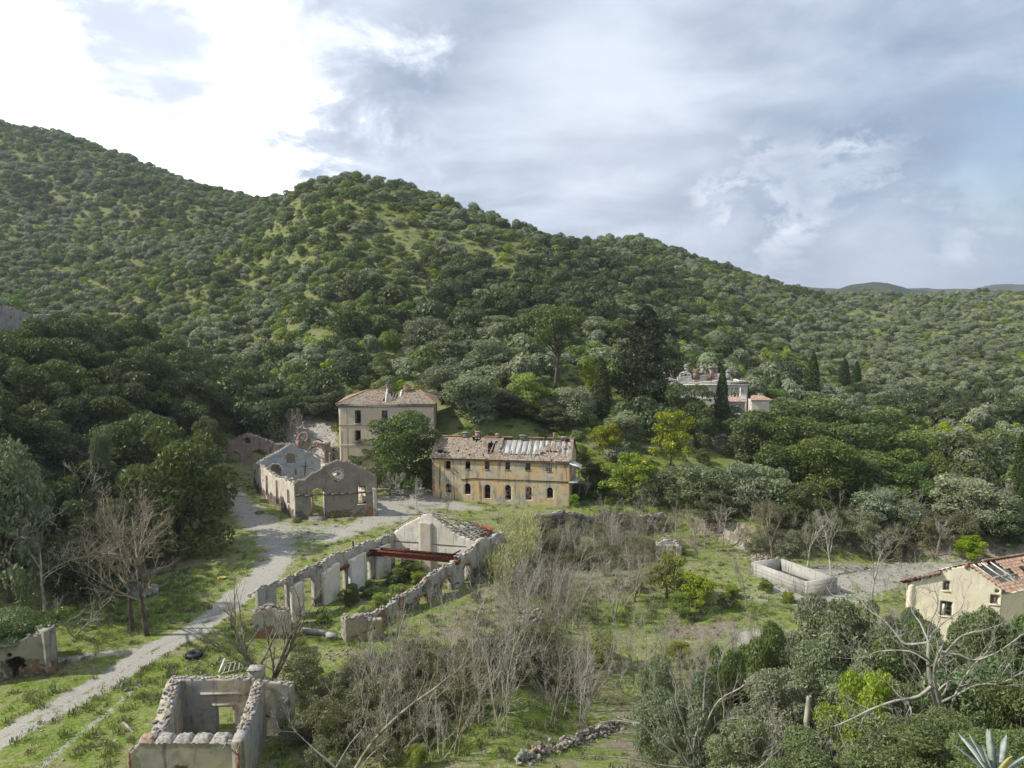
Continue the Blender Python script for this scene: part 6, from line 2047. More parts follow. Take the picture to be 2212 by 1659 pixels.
# ------------------------------------------------------------------ planting: prototypes
def tproto(name, R, Hh, n, size, mat, seed, z0f=.12, th=.35, rad=.16, nl=9, asp=1.3, shell=.33, **kw):
    lobes = round_lobes(R, Hh * (1 - z0f), Hh * z0f, nl, seed)
    t_ = leafy_tree(name, lobes, n, size, mat, Hh * th, rad, seed, asp=asp, shell=shell, **kw)
    t_['R'] = R; t_['Hh'] = Hh
    return t_


def ragged(R, Hh, seed, n=26, z0=.05, top=.5, q=(.16, .30)):
    """uneven crown of many smaller lobes"""
    r = np.random.default_rng(seed)
    out = []
    for i in range(n):
        zf = z0 + (1 - z0 - .06) * r.random() ** .85
        env = math.sqrt(max(.06, 1 - ((zf - .40) / .64) ** 2))
        a = r.random() * 2 * pi; rr = R * env * r.uniform(.25, .88)
        k = r.uniform(*q)
        out.append([cos(a) * rr, sin(a) * rr, zf * Hh, R * k * 1.2, R * k * 1.2, R * k * r.uniform(.7, 1.1)])
    out.append([0, 0, Hh * .45, R * .5, R * .5, Hh * .36])
    return out


def rproto(name, R, Hh, n, size, mat, seed, th=.3, rad=.16, nl=26, z0=.08, q=(.16, .30), asp=1.3, **kw):
    t_ = leafy_tree(name, ragged(R, Hh, seed, nl, z0, q=q), n, size, mat, Hh * th, rad, seed, asp=asp, **kw)
    t_['R'] = R; t_['Hh'] = Hh
    return t_


def measured(t_):
    """true half width and height of a prototype, for placing by its outline"""
    for c in t_.children:
        if c.name.startswith('crown'):
            v = np.empty(len(c.data.vertices) * 3); c.data.vertices.foreach_get('co', v); v = v.reshape(-1, 3)
            t_['R'] = float(np.percentile(np.abs(v[:, 0]), 91)); t_['Hh'] = float(np.percentile(v[:, 2], 99.3)) + c.location.z
    return t_


OAK = [rproto('holm_oak', 4.3, 8.2, 9000, .15, M['oak'], 200 + i, nl=34, z0=.05) for i in range(3)]
BROAD = [rproto('broad_tree', 5.2, 9.0, 13000, .14, M['mid'], 210 + i, nl=42, z0=.04, q=(.13, .24)) for i in range(3)]
OLIVE = [rproto('olive_tree', 3.0, 5.2, 6500, .11, M['olive'], 220 + i, nl=26, z0=.12) for i in range(3)]
MAQ = [rproto('evergreen_bush', 2.6, 4.2, 5000, .11, M['maquis'], 230 + i, nl=22, z0=.05) for i in range(2)]
LIME = [rproto('spring_green_tree', 2.4, 4.6, 5200, .10, M['lime'], 240 + i, nl=22, z0=.12, shell=.5) for i in range(2)]
MIM = [rproto('yellow_flowering_tree', 3.4, 6.2, 5200, .12, M['mimosa'], 250 + i, nl=40, z0=.32, q=(.10, .20), th=.38, rad=.13, shell=.6) for i in range(2)]
BR = [rproto('thorny_bush', 1.9, 2.6, 4200, .065, M['brush'], 260 + i, nl=22, z0=.0, shell=.75, rad=.05) for i in range(2)]
OLN = [rproto('olive_tree', 3.2, 6.0, 24000, .055, M['olive'], 270 + i, nl=38, z0=.08, q=(.14, .26), asp=1.9) for i in range(2)]
MDN = [rproto('laurel_bush', 3.0, 5.0, 20000, .060, M['laurel'], 280 + i, nl=34, z0=.02, q=(.14, .26), asp=1.6) for i in range(2)]


def cyp_mesh(name, R, Hh, n, size, mat, seed, shape='column'):
    r = np.random.default_rng(seed)
    f = r.random(n * 2)
    if shape == 'column':
        env = np.interp(f, [0, .06, .3, .7, .92, 1], [.35, .85, 1, .72, .3, .04])
    else:
        env = np.interp(f, [0, .08, .2, .45, .7, .88, 1], [.25, .7, .95, .9, .62, .38, .06])
    a = r.random(n * 2) * 2 * pi
    # tufts
    lump = 1 + (.16 if shape == 'column' else .34) * np.sin(a * 5 + f * 31 + np.sin(f * 17) * 2) * np.sin(f * 60 + a * 2)
    if shape != 'column':
        lump *= 1 + .28 * (np.sin(a * 2 + f * 9 + 1.3) * np.sin(f * 22)) - .3 * (np.sin(f * 41 + a) > .55)
    rad = R * env * lump * (1 - .42 * r.random(n * 2) ** 2.2)
    P = np.stack([np.cos(a) * rad, np.sin(a) * rad, f * Hh], -1)[:n]
    d = np.stack([np.cos(a), np.sin(a), np.full(n * 2, .5 if shape == 'column' else .25)], -1)[:n]
    Nn = d * .7 + rdir(n, r) * .8; Nn /= np.linalg.norm(Nn, axis=1)[:, None]
    V, F = leaf_quads(P, Nn, size, 1.4, r)
    return mesh_np(name, V, F, mat, {'tint': ('POINT', np.repeat(r.random(n), 4))})


def cyp_proto(name, R, Hh, n, size, mat, seed, shape='column', z0=.04, tr=.16):
    root = empty(name, (0, 0, 0))
    link('trunk', tubes_mesh('trunk', [((0, 0, -.5), (0, 0, Hh * .5), tr, tr * .7), ((0, 0, Hh * .5), (0, 0, Hh * .92), tr * .7, tr * .15)], M['bark']), root)
    o = link('crown', cyp_mesh('crown', R, Hh * (1 - z0), n, size, mat, seed, shape), root, (0, 0, Hh * z0))
    root['R'] = R; root['Hh'] = Hh
    return root


CYP = cyp_proto('cypress', 1.1, 10, 6000, .11, M['cypress'], 300)
CON = cyp_proto('dark_conifer', 5.4, 20, 17000, .19, M['cedar'], 301, 'cone', .10, .38)

for _p in OAK + BROAD + OLIVE + MAQ + LIME + MIM + BR + OLN + MDN + [CYP, CON]: measured(_p)


def hero(proto, px, pb, pt, hw, label, cat, group=None, wz=None, k=0, sink=.0):
    """place a tree by the picture points of its foot and its top and its half width"""
    g = G(px, pb)
    h = at_depth(px, pt, g.y).z - g.z
    R = hw / FPX * g.y * (.72 if proto is CYP else 1)
    p = proto[k % len(proto)] if isinstance(proto, list) else proto
    sx = R / p['R']; sz = h / p['Hh']
    rz = random.uniform(0, 2 * pi)
    return place(p, (g.x, g.y, g.z - sink), rz, (sx, sx, sz), label, cat, group)


# named individuals along the valley and on the lower slopes
hero(BROAD, 868, 1055, 898, 84, 'large bushy dark green tree hiding the right half of the tall peach house', 'tree', k=0)
hero(BROAD, 783, 1005, 942, 32, 'small dark shrub against the lower left windows of the tall peach house', 'shrub', k=1)
hero(CON, 1392, 902, 662, 46, 'very tall dark ragged conifer left of the white villa ruin', 'conifer')
hero(CYP, 1557, 935, 797, 17, 'dark narrow cypress standing in front of the villa ruin', 'cypress')
hero(CYP, 1753, 880, 762, 17, 'pale green pointed cypress right of the villa, tallest of those beyond the broad trees', 'cypress')
hero(CYP, 1822, 850, 775, 14, 'leftmost of two small far cypresses right of the pale green cypress', 'cypress')
hero(CYP, 1848, 850, 780, 12, 'rightmost of two small far cypresses right of the pale green cypress', 'cypress')
hero(CYP, 1680, 870, 818, 14, 'small dark cone shaped tree just right of the orange roofed outbuilding', 'cypress')
hero(CYP, 1298, 905, 775, 24, 'broad dark pointed tree immediately left of the very tall conifer', 'cypress')
hero(CYP, 2196, 1095, 935, 16, 'dark cypress on the right edge above the cream house', 'cypress')
hero(CYP, 2215, 1100, 945, 15, 'dark cypress cut by the right edge of the picture', 'cypress')
hero(CYP, 2050, 1090, 1020, 10, 'small slim dark cypress at the far right end of the valley trees', 'cypress')
hero(MIM, 1448, 1012, 888, 38, 'yellow blossoming tree on a thin leaning trunk below the villa', 'tree', k=0)
hero(MIM, 1308, 990, 915, 30, 'small yellow green tree up the slope right of the row house', 'tree', k=1)
hero(MIM, 1362, 1085, 985, 48, 'wide yellow flecked tree beside the green bank right of the row house', 'tree', k=1)
hero(LIME, 1146, 888, 808, 36, 'bright yellow green tree left of the umbrella pine trunk', 'tree', k=0)
hero(LIME, 1282, 870, 790, 26, 'bright green young tree left of the broad dark pointed tree', 'tree', k=1)
hero(BROAD, 1492, 955, 830, 48, 'mid green tree in front of the left end of the villa ruin', 'tree', k=2)
hero(LIME, 1440, 1292, 1198, 32, 'bright green citrus tree nearest to the pale pillars', 'fruit tree', k=0)
hero(LIME, 1503, 1315, 1240, 30, 'olive green citrus tree at the right of the small orchard', 'fruit tree', k=1)
hero(LIME, 1468, 1335, 1283, 18, 'smallest citrus tree in the middle of the green orchard grass', 'fruit tree', k=0)
hero(LIME, 2098, 1214, 1160, 26, 'little round green tree on the river bank behind the cream house', 'tree', k=1)
hero(MIM, 1300, 1445, 1372, 34, 'yellow flowering broom bush in the middle of the bare thicket', 'bush', k=0)
hero(MIM, 1468, 1440, 1390, 26, 'second yellow broom bush, right of the larger one', 'bush', k=1)
hero(OLIVE, 1145, 1078, 1018, 17, 'small grey green olive growing against the row house front', 'olive tree', k=0)
hero(OLIVE, 1024, 912, 808, 54, 'grey half bare tree with visible twigs, right of the tall peach house', 'tree', k=1)
for i, (px, pb, pt, hw, lab) in enumerate([
        (925, 775, 688, 40, 'round grey olive highest of those above the tall peach house'), (985, 800, 735, 42, 'low spreading grey olive left of the silvery one'), (1060, 812, 735, 43, 'silvery round olive left of the umbrella pine'),
        (955, 872, 790, 46, 'grey olive directly behind the tall peach house roof corner'), (1075, 730, 682, 36, 'small olive above the silvery round olive'), (1228, 910, 836, 44, 'grey olive right of the umbrella pine trunk'),
        (562, 892, 830, 34, 'round olive on the edge of the grey scree'), (1352, 962, 893, 36, 'brownish grey bush below the very tall conifer'), (1612, 1102, 1000, 46, 'silver olive at the front of the broad trees, left one'),
        (1662, 1110, 1010, 40, 'silver olive at the front of the broad trees, middle one'), (1510, 1098, 1010, 46, 'silvery olive behind the grassy terrace, left of the broad trees'), (1425, 1088, 1012, 36, 'olive growing beside the wide yellow flecked tree'),
        (1905, 1150, 1060, 50, 'grey green olive at the foot of the broad trees on the right'), (2075, 1140, 1035, 60, 'pale feathery bush at the far right of the river bank'), (2140, 1150, 1065, 45, 'pale grey bush right of the feathery one')]):
    hero(OLIVE, px, pb, pt, hw, lab, 'olive tree' if 'bush' not in lab else 'bush', k=i)
for i, (px, pb, pt, hw, lab) in enumerate([
        (1168, 905, 868, 34, 'dark low bush under the umbrella pine'), (1098, 905, 845, 34, 'dark bush right of the half bare tree'), (1190, 925, 880, 32, 'dark bush lower right of the umbrella pine'), (640, 905, 850, 34, 'dark bush on the bank above the scree'),
        (700, 905, 850, 36, 'dark bush on the bank left of the tall peach house'), (1290, 1065, 1000, 26, 'dark bush in the shade beside the row house end'), (1250, 1075, 1045, 20, 'low dark bush at the right foot of the row house'),
        (2180, 1180, 1095, 40, 'dark green bush above the cream house at the right edge'), (1545, 1120, 1065, 36, 'dark bush at the end of the grassy terrace'), (1720, 1130, 1045, 50, 'dark green bush in front of the broad trees')]):
    hero(OAK, px, pb, pt, hw, lab, 'bush', k=i)
BTL = ['at the upper left of the mass', 'at the back, second from the upper left', 'at the top centre of the mass', 'at the back right of the mass', 'on the right shoulder of the mass', 'at the lower left of the mass', 'at the front centre of the mass', 'at the front right of the mass',
       'lowest on the right of the mass', 'nearest the pavilion, smallest of the mass', 'in the middle right of the mass', 'at the far right end of the mass', 'in the middle left of the mass']
BT = 'broad dark green trees massed right of the villa'
for i, (px, pb, pt, hw) in enumerate([(1640, 1005, 885, 58), (1715, 1005, 866, 72), (1795, 1010, 860, 76), (1875, 1025, 890, 70), (1945, 1065, 935, 62), (1690, 1085, 960, 62), (1780, 1105, 950, 76), (1870, 1120, 985, 70), (1965, 1125, 1005, 48), (1600, 975, 905, 40), (1830, 1060, 915, 70), (2030, 1110, 985, 48), (1730, 1040, 905, 62)]):
    hero(BROAD, px, pb, pt, hw, 'broad dark green tree ' + BTL[i] + ' by the villa', 'tree', BT, k=i)

# umbrella pine
r = np.random.default_rng(77)
lob = []
for i in range(20):
    a = i * 2.4; rr = 4.3 * math.sqrt((i + .5) / 20)
    lob.append([cos(a) * rr + .4, sin(a) * rr, 11.2 + 3.4 * (1 - (rr / 5.2) ** 2) + r.uniform(-.7, .5) - (1.6 if i % 4 == 0 else 0), r.uniform(1.1, 1.7), r.uniform(1.1, 1.7), r.uniform(.8, 1.2)])
for i in range(6):
    a = i * 1.05 + .4; lob.append([cos(a) * 3.2, sin(a) * 3.2, 8.6 + r.uniform(-.5, 1), 1.2, 1.2, .7])
PINE = empty('umbrella_pine', (0, 0, 0))
seg = [((0, 0, -.5), (-.25, 0, 3), .32, .27), ((-.25, 0, 3), (-.5, .1, 6.2), .27, .22), ((-.5, .1, 6.2), (-.4, 0, 9.0), .22, .17)]
for l in lob:
    s0 = np.array([-.45, .05, 6.0 + 3.0 * r.random()]); c = np.array(l[:3]); m_ = s0 * .5 + c * .5 + np.array([0, 0, -.5])
    seg += [(s0, m_, .11, .07), (m_, c, .07, .03)]
link('trunk', tubes_mesh('trunk', seg, M['bark'], .03), PINE)
link('crown', crown_mesh('crown', lob, 11000, .14, M['pine'], 78, 1.3, .5, .7), PINE)
measured(PINE)
hero(PINE, 1198, 855, 662, 54, 'tall umbrella pine with bare trunk and airy green crown on the slope', 'pine tree')

# ------------------------------------------------------------------ grove on the left bank
rg = np.random.default_rng(5)
pts = []
tries = 0
while len(pts) < 80 and tries < 20000:
    tries += 1
    x = rg.uniform(-140, -44); y = rg.uniform(68, 190)
    if x > -54 and y > 116: continue
    if x > -46 - .10 * (y - 70) + (4 if y < 100 else 0): continue
    if y < 84 and x > -52: continue
    if x < -.72 * y - 8: continue
    z = Hs(x, y)
    if z > 17 or y > 165: continue
    if any((x - a) ** 2 + (y - b) ** 2 < 4.6 ** 2 for a, b, _ in pts): continue
    pts.append((x, y, z))
for i, (x, y, z) in enumerate(pts):
    s_ = rg.uniform(.8, 1.25) * (1.1 if y > 90 else .95)
    place(OAK[i % 3], (x, y, z - .3), rg.uniform(0, 6.3), (s_, s_, s_ * rg.uniform(.85, 1.15)), *((lambda w_: ('dark evergreen oak ' + w_, 'oak tree', 'evergreen oaks ' + w_))(('large, ' if s_ > 1.08 else 'small, ' if s_ < .9 else '') + ('high in the left grove under the old stone building' if z > 12 and y > 120 else 'high on the left grove bank' if z > 9 else 'behind the twin bare trees' if y < 100 else 'at the back of the left grove, towards the scree' if y > 135 else 'along the road edge of the left grove'))))
for i, (px, pb, pt, hw, lab) in enumerate([(390, 1190, 925, 88, 'largest round dark oak at the edge of the left grove beside the road'), (455, 1035, 905, 28, 'dark oak touching the left end of the arched ruin'), (440, 1110, 960, 50, 'dark oak right of the largest round one, by the road bend'),
                                         (200, 1275, 1090, 70, 'dark low oak behind the twin bare trees')]):
    hero(OAK, px, pb, pt, hw, lab, 'oak tree', k=i)
for i, (px, pb, pt, hw, lab) in enumerate([(20, 1300, 960, 75, 'bluish grey tree at the left edge above the ivy ruin'), (235, 1150, 930, 18, 'slender grey green tree with ivy among bare branches in the left grove')]):
    hero(OLIVE, px, pb, pt, hw, lab, 'tree', k=i)

# ------------------------------------------------------------------ hillside scrub: the largest as individuals, the rest as one mass
FAR = {}
for nm, mt, R, Hh, n, size in (('olive_scrub_tree', 'olive', 2.7, 3.6, 1500, .22), ('oak_scrub_tree', 'oak', 2.9, 4.2, 1500, .24), ('maquis_bush', 'maquis', 2.4, 3.0, 1300, .21), ('bright_green_bush', 'lime', 1.7, 2.0, 800, .17)):
    FAR[nm] = []
    for i in range(3):
        lo = ragged(R, Hh, 320 + i * 7 + len(nm), 9, .0, q=(.34, .52)) if i else round_lobes(R, Hh, 0, 7, 320 + len(nm), rl=(.42, .62))
        me = crown_mesh(nm, lo, n, size, M[mt], 330 + i + len(nm), 1.15, .28, .5, outward=1.5)
        FAR[nm].append(me)

sx_, sy_ = [], []
for (y0, y1, sp) in ((118, 250, 4.6), (250, 420, 4.9), (420, 720, 5.6)):
    ys = np.arange(y0, y1, sp * .92)
    for j, yy in enumerate(ys):
        xs = np.arange(-.80 * yy - 5, .80 * yy + 5, sp) + (sp / 2 if j % 2 else 0)
        sx_.append(xs + rg.normal(0, sp * .22, len(xs))); sy_.append(np.full(len(xs), yy) + rg.normal(0, sp * .22, len(xs)))
sx_ = np.concatenate(sx_); sy_ = np.concatenate(sy_)
sz_ = H(sx_, sy_)
# keep what the picture can see: compare with the running horizon along each ray
NA = 900
az = np.linspace(-.85, .85, NA); dist = np.geomspace(60, 760, 420)
gx = az[:, None] * dist[None]; gy = np.repeat(dist[None], NA, 0)
el = (H(gx, gy) - EYE) / gy
cm = np.maximum.accumulate(el, 1)
ia = np.clip(((sx_ / sy_ + .85) / 1.7 * (NA - 1)).round().astype(int), 0, NA - 1)
idd = np.clip(np.searchsorted(dist, sy_ * .985) - 1, 0, 419)
vis = (sz_ + 3.5 - EYE) / sy_ > cm[ia, idd] - .004
keep = vis & (sz_ > 2.0)
keep |= vis & (sx_ > 46) & (sy_ > 122)
# clearings
Dx = sx_ / sy_
d_n = vnoise(sx_, sy_, 34) + .6 * vnoise(sx_, sy_, 13)
clear_n = vnoise(sx_ + 500, sy_, 22) + .7 * vnoise(sx_, sy_ + 300, 9)
px_s = 1106 + FPX * sx_ / (sy_ * cos(PITCH) + (EYE - sz_) * sin(PITCH)) * 1.0
py_s = 829.5 + FPX * np.tan(np.arctan2(EYE - sz_, sy_) - PITCH)
keep &= ~(inpoly(sx_, sy_, scree))
keep &= (d2seg(sx_, sy_, path_hill) > 1.2)
keep &= (clear_n < .60) & (rg.random(len(sx_)) < .96 - .35 * sstep(clear_n, .15, .5))
open_slope = OPEN
keep &= ~(inpoly(sx_, sy_, open_slope) & (rg.random(len(sx_)) < .90))
open2 = gp((800, 760), (900, 740), (960, 760), (900, 800), (800, 810))
keep &= ~(inpoly(sx_, sy_, open2) & (rg.random(len(sx_)) < .6))
boxes = [(-36, 126, -8, 152), (-46, 100, -14, 130), (-16, 108, 14, 128), (-56, 126, -26, 142), (30, 158, 54, 184), (44, 156, 66, 170)]
for (a, b, c, d) in boxes:
    keep &= ~((sx_ > a) & (sx_ < c) & (sy_ > b) & (sy_ < d))
# front of the villa stays open enough to see it
keep &= ~((sx_ > 28) & (sx_ < 62) & (sy_ > 138) & (sy_ < 160) & (rg.random(len(sx_)) < .75))
right_open = sstep(Dx, .30, .5) * sstep(sy_, 200, 300)
keep &= ~(rg.random(len(sx_)) < right_open * .25)
left_far = (Dx < -.30) & (sy_ > 330)
keep &= ~((px_s > 560) & (px_s < 1180) & (py_s > 400) & (py_s < 700) & (rg.random(len(sx_)) < .17))
X, Yv, Z, dn, DX = sx_[keep], sy_[keep], sz_[keep], d_n[keep], Dx[keep]
PX, PY = px_s[keep], py_s[keep]
rnd = rg.random(len(X))
# which kind grows where
score_oak = dn * .9 + .75 * np.exp(-(((PX - 1200) / 190) ** 2 + ((PY - 600) / 110) ** 2)) + .55 * np.exp(-(((PX - 330) / 260) ** 2 + ((PY - 800) / 70) ** 2)) + .45 * np.exp(-(((PX - 40) / 170) ** 2 + ((PY - 470) / 120) ** 2)) + .4 * np.exp(-(((PX - 2080) / 180) ** 2 + ((PY - 880) / 60) ** 2)) + rnd * .55 - .52
score_olive = -dn * .6 + .35 * sstep(DX, .2, .5) * sstep(Yv, 180, 260) + .3 * np.exp(-(((PX - 1050) / 200) ** 2 + ((PY - 760) / 80) ** 2)) + rg.random(len(X)) * .7 - .27
score_lime = .8 * (rg.random(len(X)) < .07) + .6 * ((rg.random(len(X)) < .25) & (clear_n[keep] > .25))
names = ['maquis_bush', 'oak_scrub_tree', 'olive_scrub_tree', 'bright_green_bush']
kk = np.argmax(np.stack([np.full(len(X), .12), score_oak, score_olive, score_lime]), 0)
size_ = np.where(Yv < 200, rg.uniform(.65, 1.75, len(X)) , rg.uniform(.6, 1.55, len(X))) * np.where(kk == 1, 1.12, 1)
size_ = np.where((Yv > 230) & (kk == 1), np.minimum(size_, 1.15), size_)
size_ = size_ * .93
size_ = np.where((Yv > 420), size_ * 1.1, size_)
size_ = size_ * np.where((DX > .3) & (Yv > 230), .80, 1.0)
inview = (np.abs(PX - 1106) < 1130) & (PY > 300)
lab_of = {'maquis_bush': ('rounded mid green scrub bush on the wooded hillside', 'bush', 'mid green bushes of the hillside scrub'),
          'oak_scrub_tree': ('dark green small oak on the wooded hillside', 'tree', 'dark small oaks of the hillside scrub'),
          'olive_scrub_tree': ('grey green wild olive on the wooded hillside', 'tree', 'grey green wild olives of the hillside scrub'),
          'bright_green_bush': ('bright yellow green bush on the hillside', 'bush', 'bright low bushes of the hillside scrub')}
rest = {}
for k, nm in enumerate(names):
    ids = np.where(kk == k)[0]
    app = size_[ids] / Yv[ids] * inview[ids]
    order = ids[np.argsort(-app)]
    top, oth = order[:290], order[290:]
    lab, cat, grp = lab_of[nm]
    firsts = []
    for q, i in enumerate(top):
        s_ = float(size_[i])
        o = bpy.data.objects.new(nm, FAR[nm][q % 3]); COL.objects.link(o)
        o.location = (X[i], Yv[i], Z[i] - .25); o.rotation_euler = (0, 0, rg.uniform(0, 6.3))
        o.scale = (s_, s_, s_ * rg.uniform(.8, 1.2))
        wh_ = ('on the far left hill' if PX[i] < 560 and PY[i] < 620 else 'above the left grove' if PX[i] < 560 else 'high on the central hill' if PX[i] < 1250 and PY[i] < 620 else
               'on the slope above the houses' if PX[i] < 1250 else 'on the ridge behind the villa' if PX[i] < 1750 and PY[i] < 790 else 'near the villa and cypresses' if PX[i] < 1750 else 'on the open right slope')
        sw_ = 'large ' if s_ > 1.15 else 'small ' if s_ < .8 else ''
        tag(o, sw_ + lab.replace(' on the wooded hillside', '').replace(' on the hillside', '') + ' ' + wh_, cat, sw_ + grp.replace(' of the hillside scrub', '') + ' ' + wh_)
        if q < 3: firsts.append(o)
    rest[nm] = (firsts, oth)


def scatter(name, P, S, R, sources, kind='stuff', tilt=0.0):
    """points carrying copies of things that stand in the scene (one stuff object)"""
    me = bpy.data.meshes.new(name)
    me.vertices.add(len(P)); me.vertices.foreach_set('co', np.asarray(P, np.float32).ravel())
    a = me.attributes.new('scl', 'FLOAT_VECTOR', 'POINT'); a.data.foreach_set('vector', np.asarray(S, np.float32).ravel())
    a = me.attributes.new('rot', 'FLOAT_VECTOR', 'POINT'); a.data.foreach_set('vector', np.asarray(R, np.float32).ravel())
    a = me.attributes.new('pick', 'INT', 'POINT'); a.data.foreach_set('value', rng.integers(0, len(sources), len(P)).astype(np.int32))
    o = link(name, me)
    ng = bpy.data.node_groups.new(name, 'GeometryNodeTree')
    ng.interface.new_socket('Geometry', in_out='INPUT', socket_type='NodeSocketGeometry')
    ng.interface.new_socket('Geometry', in_out='OUTPUT', socket_type='NodeSocketGeometry')
    nt = ng.nodes
    gi = nt.new('NodeGroupInput'); go = nt.new('NodeGroupOutput')
    inst = nt.new('GeometryNodeInstanceOnPoints')
    join = nt.new('GeometryNodeJoinGeometry')
    for src in sources:
        oi = nt.new('GeometryNodeObjectInfo'); oi.transform_space = 'ORIGINAL'; oi.inputs['Object'].default_value = src; oi.inputs['As Instance'].default_value = True
        ng.links.new(oi.outputs['Geometry'], join.inputs[0])

    def attr(nm_, ty):
        n_ = nt.new('GeometryNodeInputNamedAttribute'); n_.data_type = ty; n_.inputs['Name'].default_value = nm_
        return n_.outputs['Attribute']
    ng.links.new(gi.outputs[0], inst.inputs['Points']); ng.links.new(join.outputs[0], inst.inputs['Instance'])
    inst.inputs['Pick Instance'].default_value = True
    ng.links.new(attr('pick', 'INT'), inst.inputs['Instance Index'])
    ng.links.new(attr('rot', 'FLOAT_VECTOR'), inst.inputs['Rotation'])
    ng.links.new(attr('scl', 'FLOAT_VECTOR'), inst.inputs['Scale'])
    ng.links.new(inst.outputs[0], go.inputs[0])
    md = o.modifiers.new('scatter', 'NODES'); md.node_group = ng
    o['kind'] = kind
    return o


tot = 0
for nm in names:
    firsts, oth = rest[nm]
    if not len(oth): continue
    tot += len(oth)
    P = np.stack([X[oth], Yv[oth], Z[oth] - .25], -1); s_ = size_[oth]
    S = np.stack([s_, s_ * rg.uniform(.9, 1.1, len(s_)), s_ * rg.uniform(.75, 1.2, len(s_))], -1)
    R = np.stack([np.zeros(len(s_)), np.zeros(len(s_)), rg.uniform(0, 6.3, len(s_))], -1)
    scatter({'maquis_bush': 'hillside_scrub', 'oak_scrub_tree': 'hillside_oak_wood', 'olive_scrub_tree': 'hillside_olive_wood', 'bright_green_bush': 'hillside_spurge'}[nm], P, S, R, firsts)
print('scrub individuals', sum(min(290, (kk == k).sum()) for k in range(4)), 'mass', tot)

# low undergrowth that covers the ground between the bushes
low_me = [mesh_np('low_shrub', *leaf_quads(lobed_points([[0, 0, .1, .6, .6, .38], [.4, .2, .1, .4, .35, .3], [-.3, .3, .08, .4, .4, .25]], 170, np.random.default_rng(s), .6, .2)[0], rdir(170, np.random.default_rng(s + 9)), .10, 1.3, np.random.default_rng(s))[:2], M[mt],
                  {'tint': ('POINT', np.repeat(np.random.default_rng(s).random(170), 4))}) for s, mt in ((1, 'maquis'), (2, 'lime'), (3, 'brush'), (4, 'maquis'))]

# ------------------------------------------------------------------ ground layer
def poly_pts(poly, n, r, mind=0.0):
    a = np.array(poly); lo = a.min(0); hi = a.max(0)
    out = []
    t = 0
    while len(out) < n and t < n * 60:
        t += 1
        p = r.uniform(lo, hi)
        if inpoly(np.array([p[0]]), np.array([p[1]]), poly)[0] and (mind == 0 or all((p[0] - q[0]) ** 2 + (p[1] - q[1]) ** 2 > mind ** 2 for q in out)):
            out.append(p)
    return out


low_src = []
for i, me in enumerate(low_me):
    g = [(560, 1110), (1330, 1100), (1260, 1500), (1000, 900)][i]
    p = G(*g)
    o = link('low_shrub', me, None, p)
    tag(o, ['low green tussock beside the gravel plaza', 'low bright tussock on the grassy terrace', 'low brown tussock in the bare thicket', 'low green tussock on the open slope'][i], 'shrub')
    low_src.append(o)
# hillside undergrowth
sp = 2.1
xs, ys = np.meshgrid(np.arange(-290, 290, sp), np.arange(112, 430, sp))
xs = (xs + rg.normal(0, .6, xs.shape)).ravel(); ys = (ys + rg.normal(0, .6, ys.shape)).ravel()
m_ = np.abs(xs / ys) < .74
xs, ys = xs[m_], ys[m_]
zs = H(xs, ys)
ia = np.clip(((xs / ys + .85) / 1.7 * (NA - 1)).round().astype(int), 0, NA - 1)
idd = np.clip(np.searchsorted(dist, ys * .985) - 1, 0, 419)
m_ = ((zs + 1 - EYE) / ys > cm[ia, idd] - .003) & (zs > 1.6) & ~inpoly(xs, ys, scree) & (d2seg(xs, ys, path_hill) > 1)
for (a, b, c, d) in [(-33, 130, -10, 147), (-12, 110, 12, 124), (32, 166, 52, 178)]:
    m_ &= ~((xs > a) & (xs < c) & (ys > b) & (ys < d))
m_ &= rg.random(len(xs)) < .62
xs, ys, zs = xs[m_], ys[m_], zs[m_]
s_ = rg.uniform(.6, 1.9, len(xs))
scatter('hillside_undergrowth', np.stack([xs, ys, zs - .05], -1), np.stack([s_, s_, s_ * rg.uniform(.6, 1.2, len(xs))], -1), np.stack([0 * xs, 0 * xs, rg.uniform(0, 6.3, len(xs))], -1), low_src)


def tuft(name, n, h, w, mat, seed, lean=.5):
    r = np.random.default_rng(seed)
    a = r.random(n) * 2 * pi; b = r.random(n) ** .7 * w
    base = np.stack([np.cos(a) * b, np.sin(a) * b, np.full(n, -.02)], -1)
    tip = base + np.stack([np.cos(a) * h * lean * r.random(n), np.sin(a) * h * lean * r.random(n), h * r.uniform(.5, 1.1, n)], -1) + r.normal(0, h * .12, (n, 3))
    side = np.stack([-np.sin(a + r.normal(0, .6, n)), np.cos(a), np.zeros(n)], -1) * h * .10
    mid_ = base * .5 + tip * .5 + np.stack([np.zeros(n), np.zeros(n), np.full(n, h * .12)], -1)
    V = np.stack([base - side, base + side, mid_ + side * .9, mid_ - side * .9, tip], 1).reshape(-1, 3)
    i = np.arange(n)[:, None] * 5
    F4 = i + np.array([[0, 1, 2, 3]]); F3 = i + np.array([[3, 2, 4]])
    return mesh_np(name, V, [F4, F3], mat, {'tint': ('POINT', np.repeat(r.random(n), 5))})


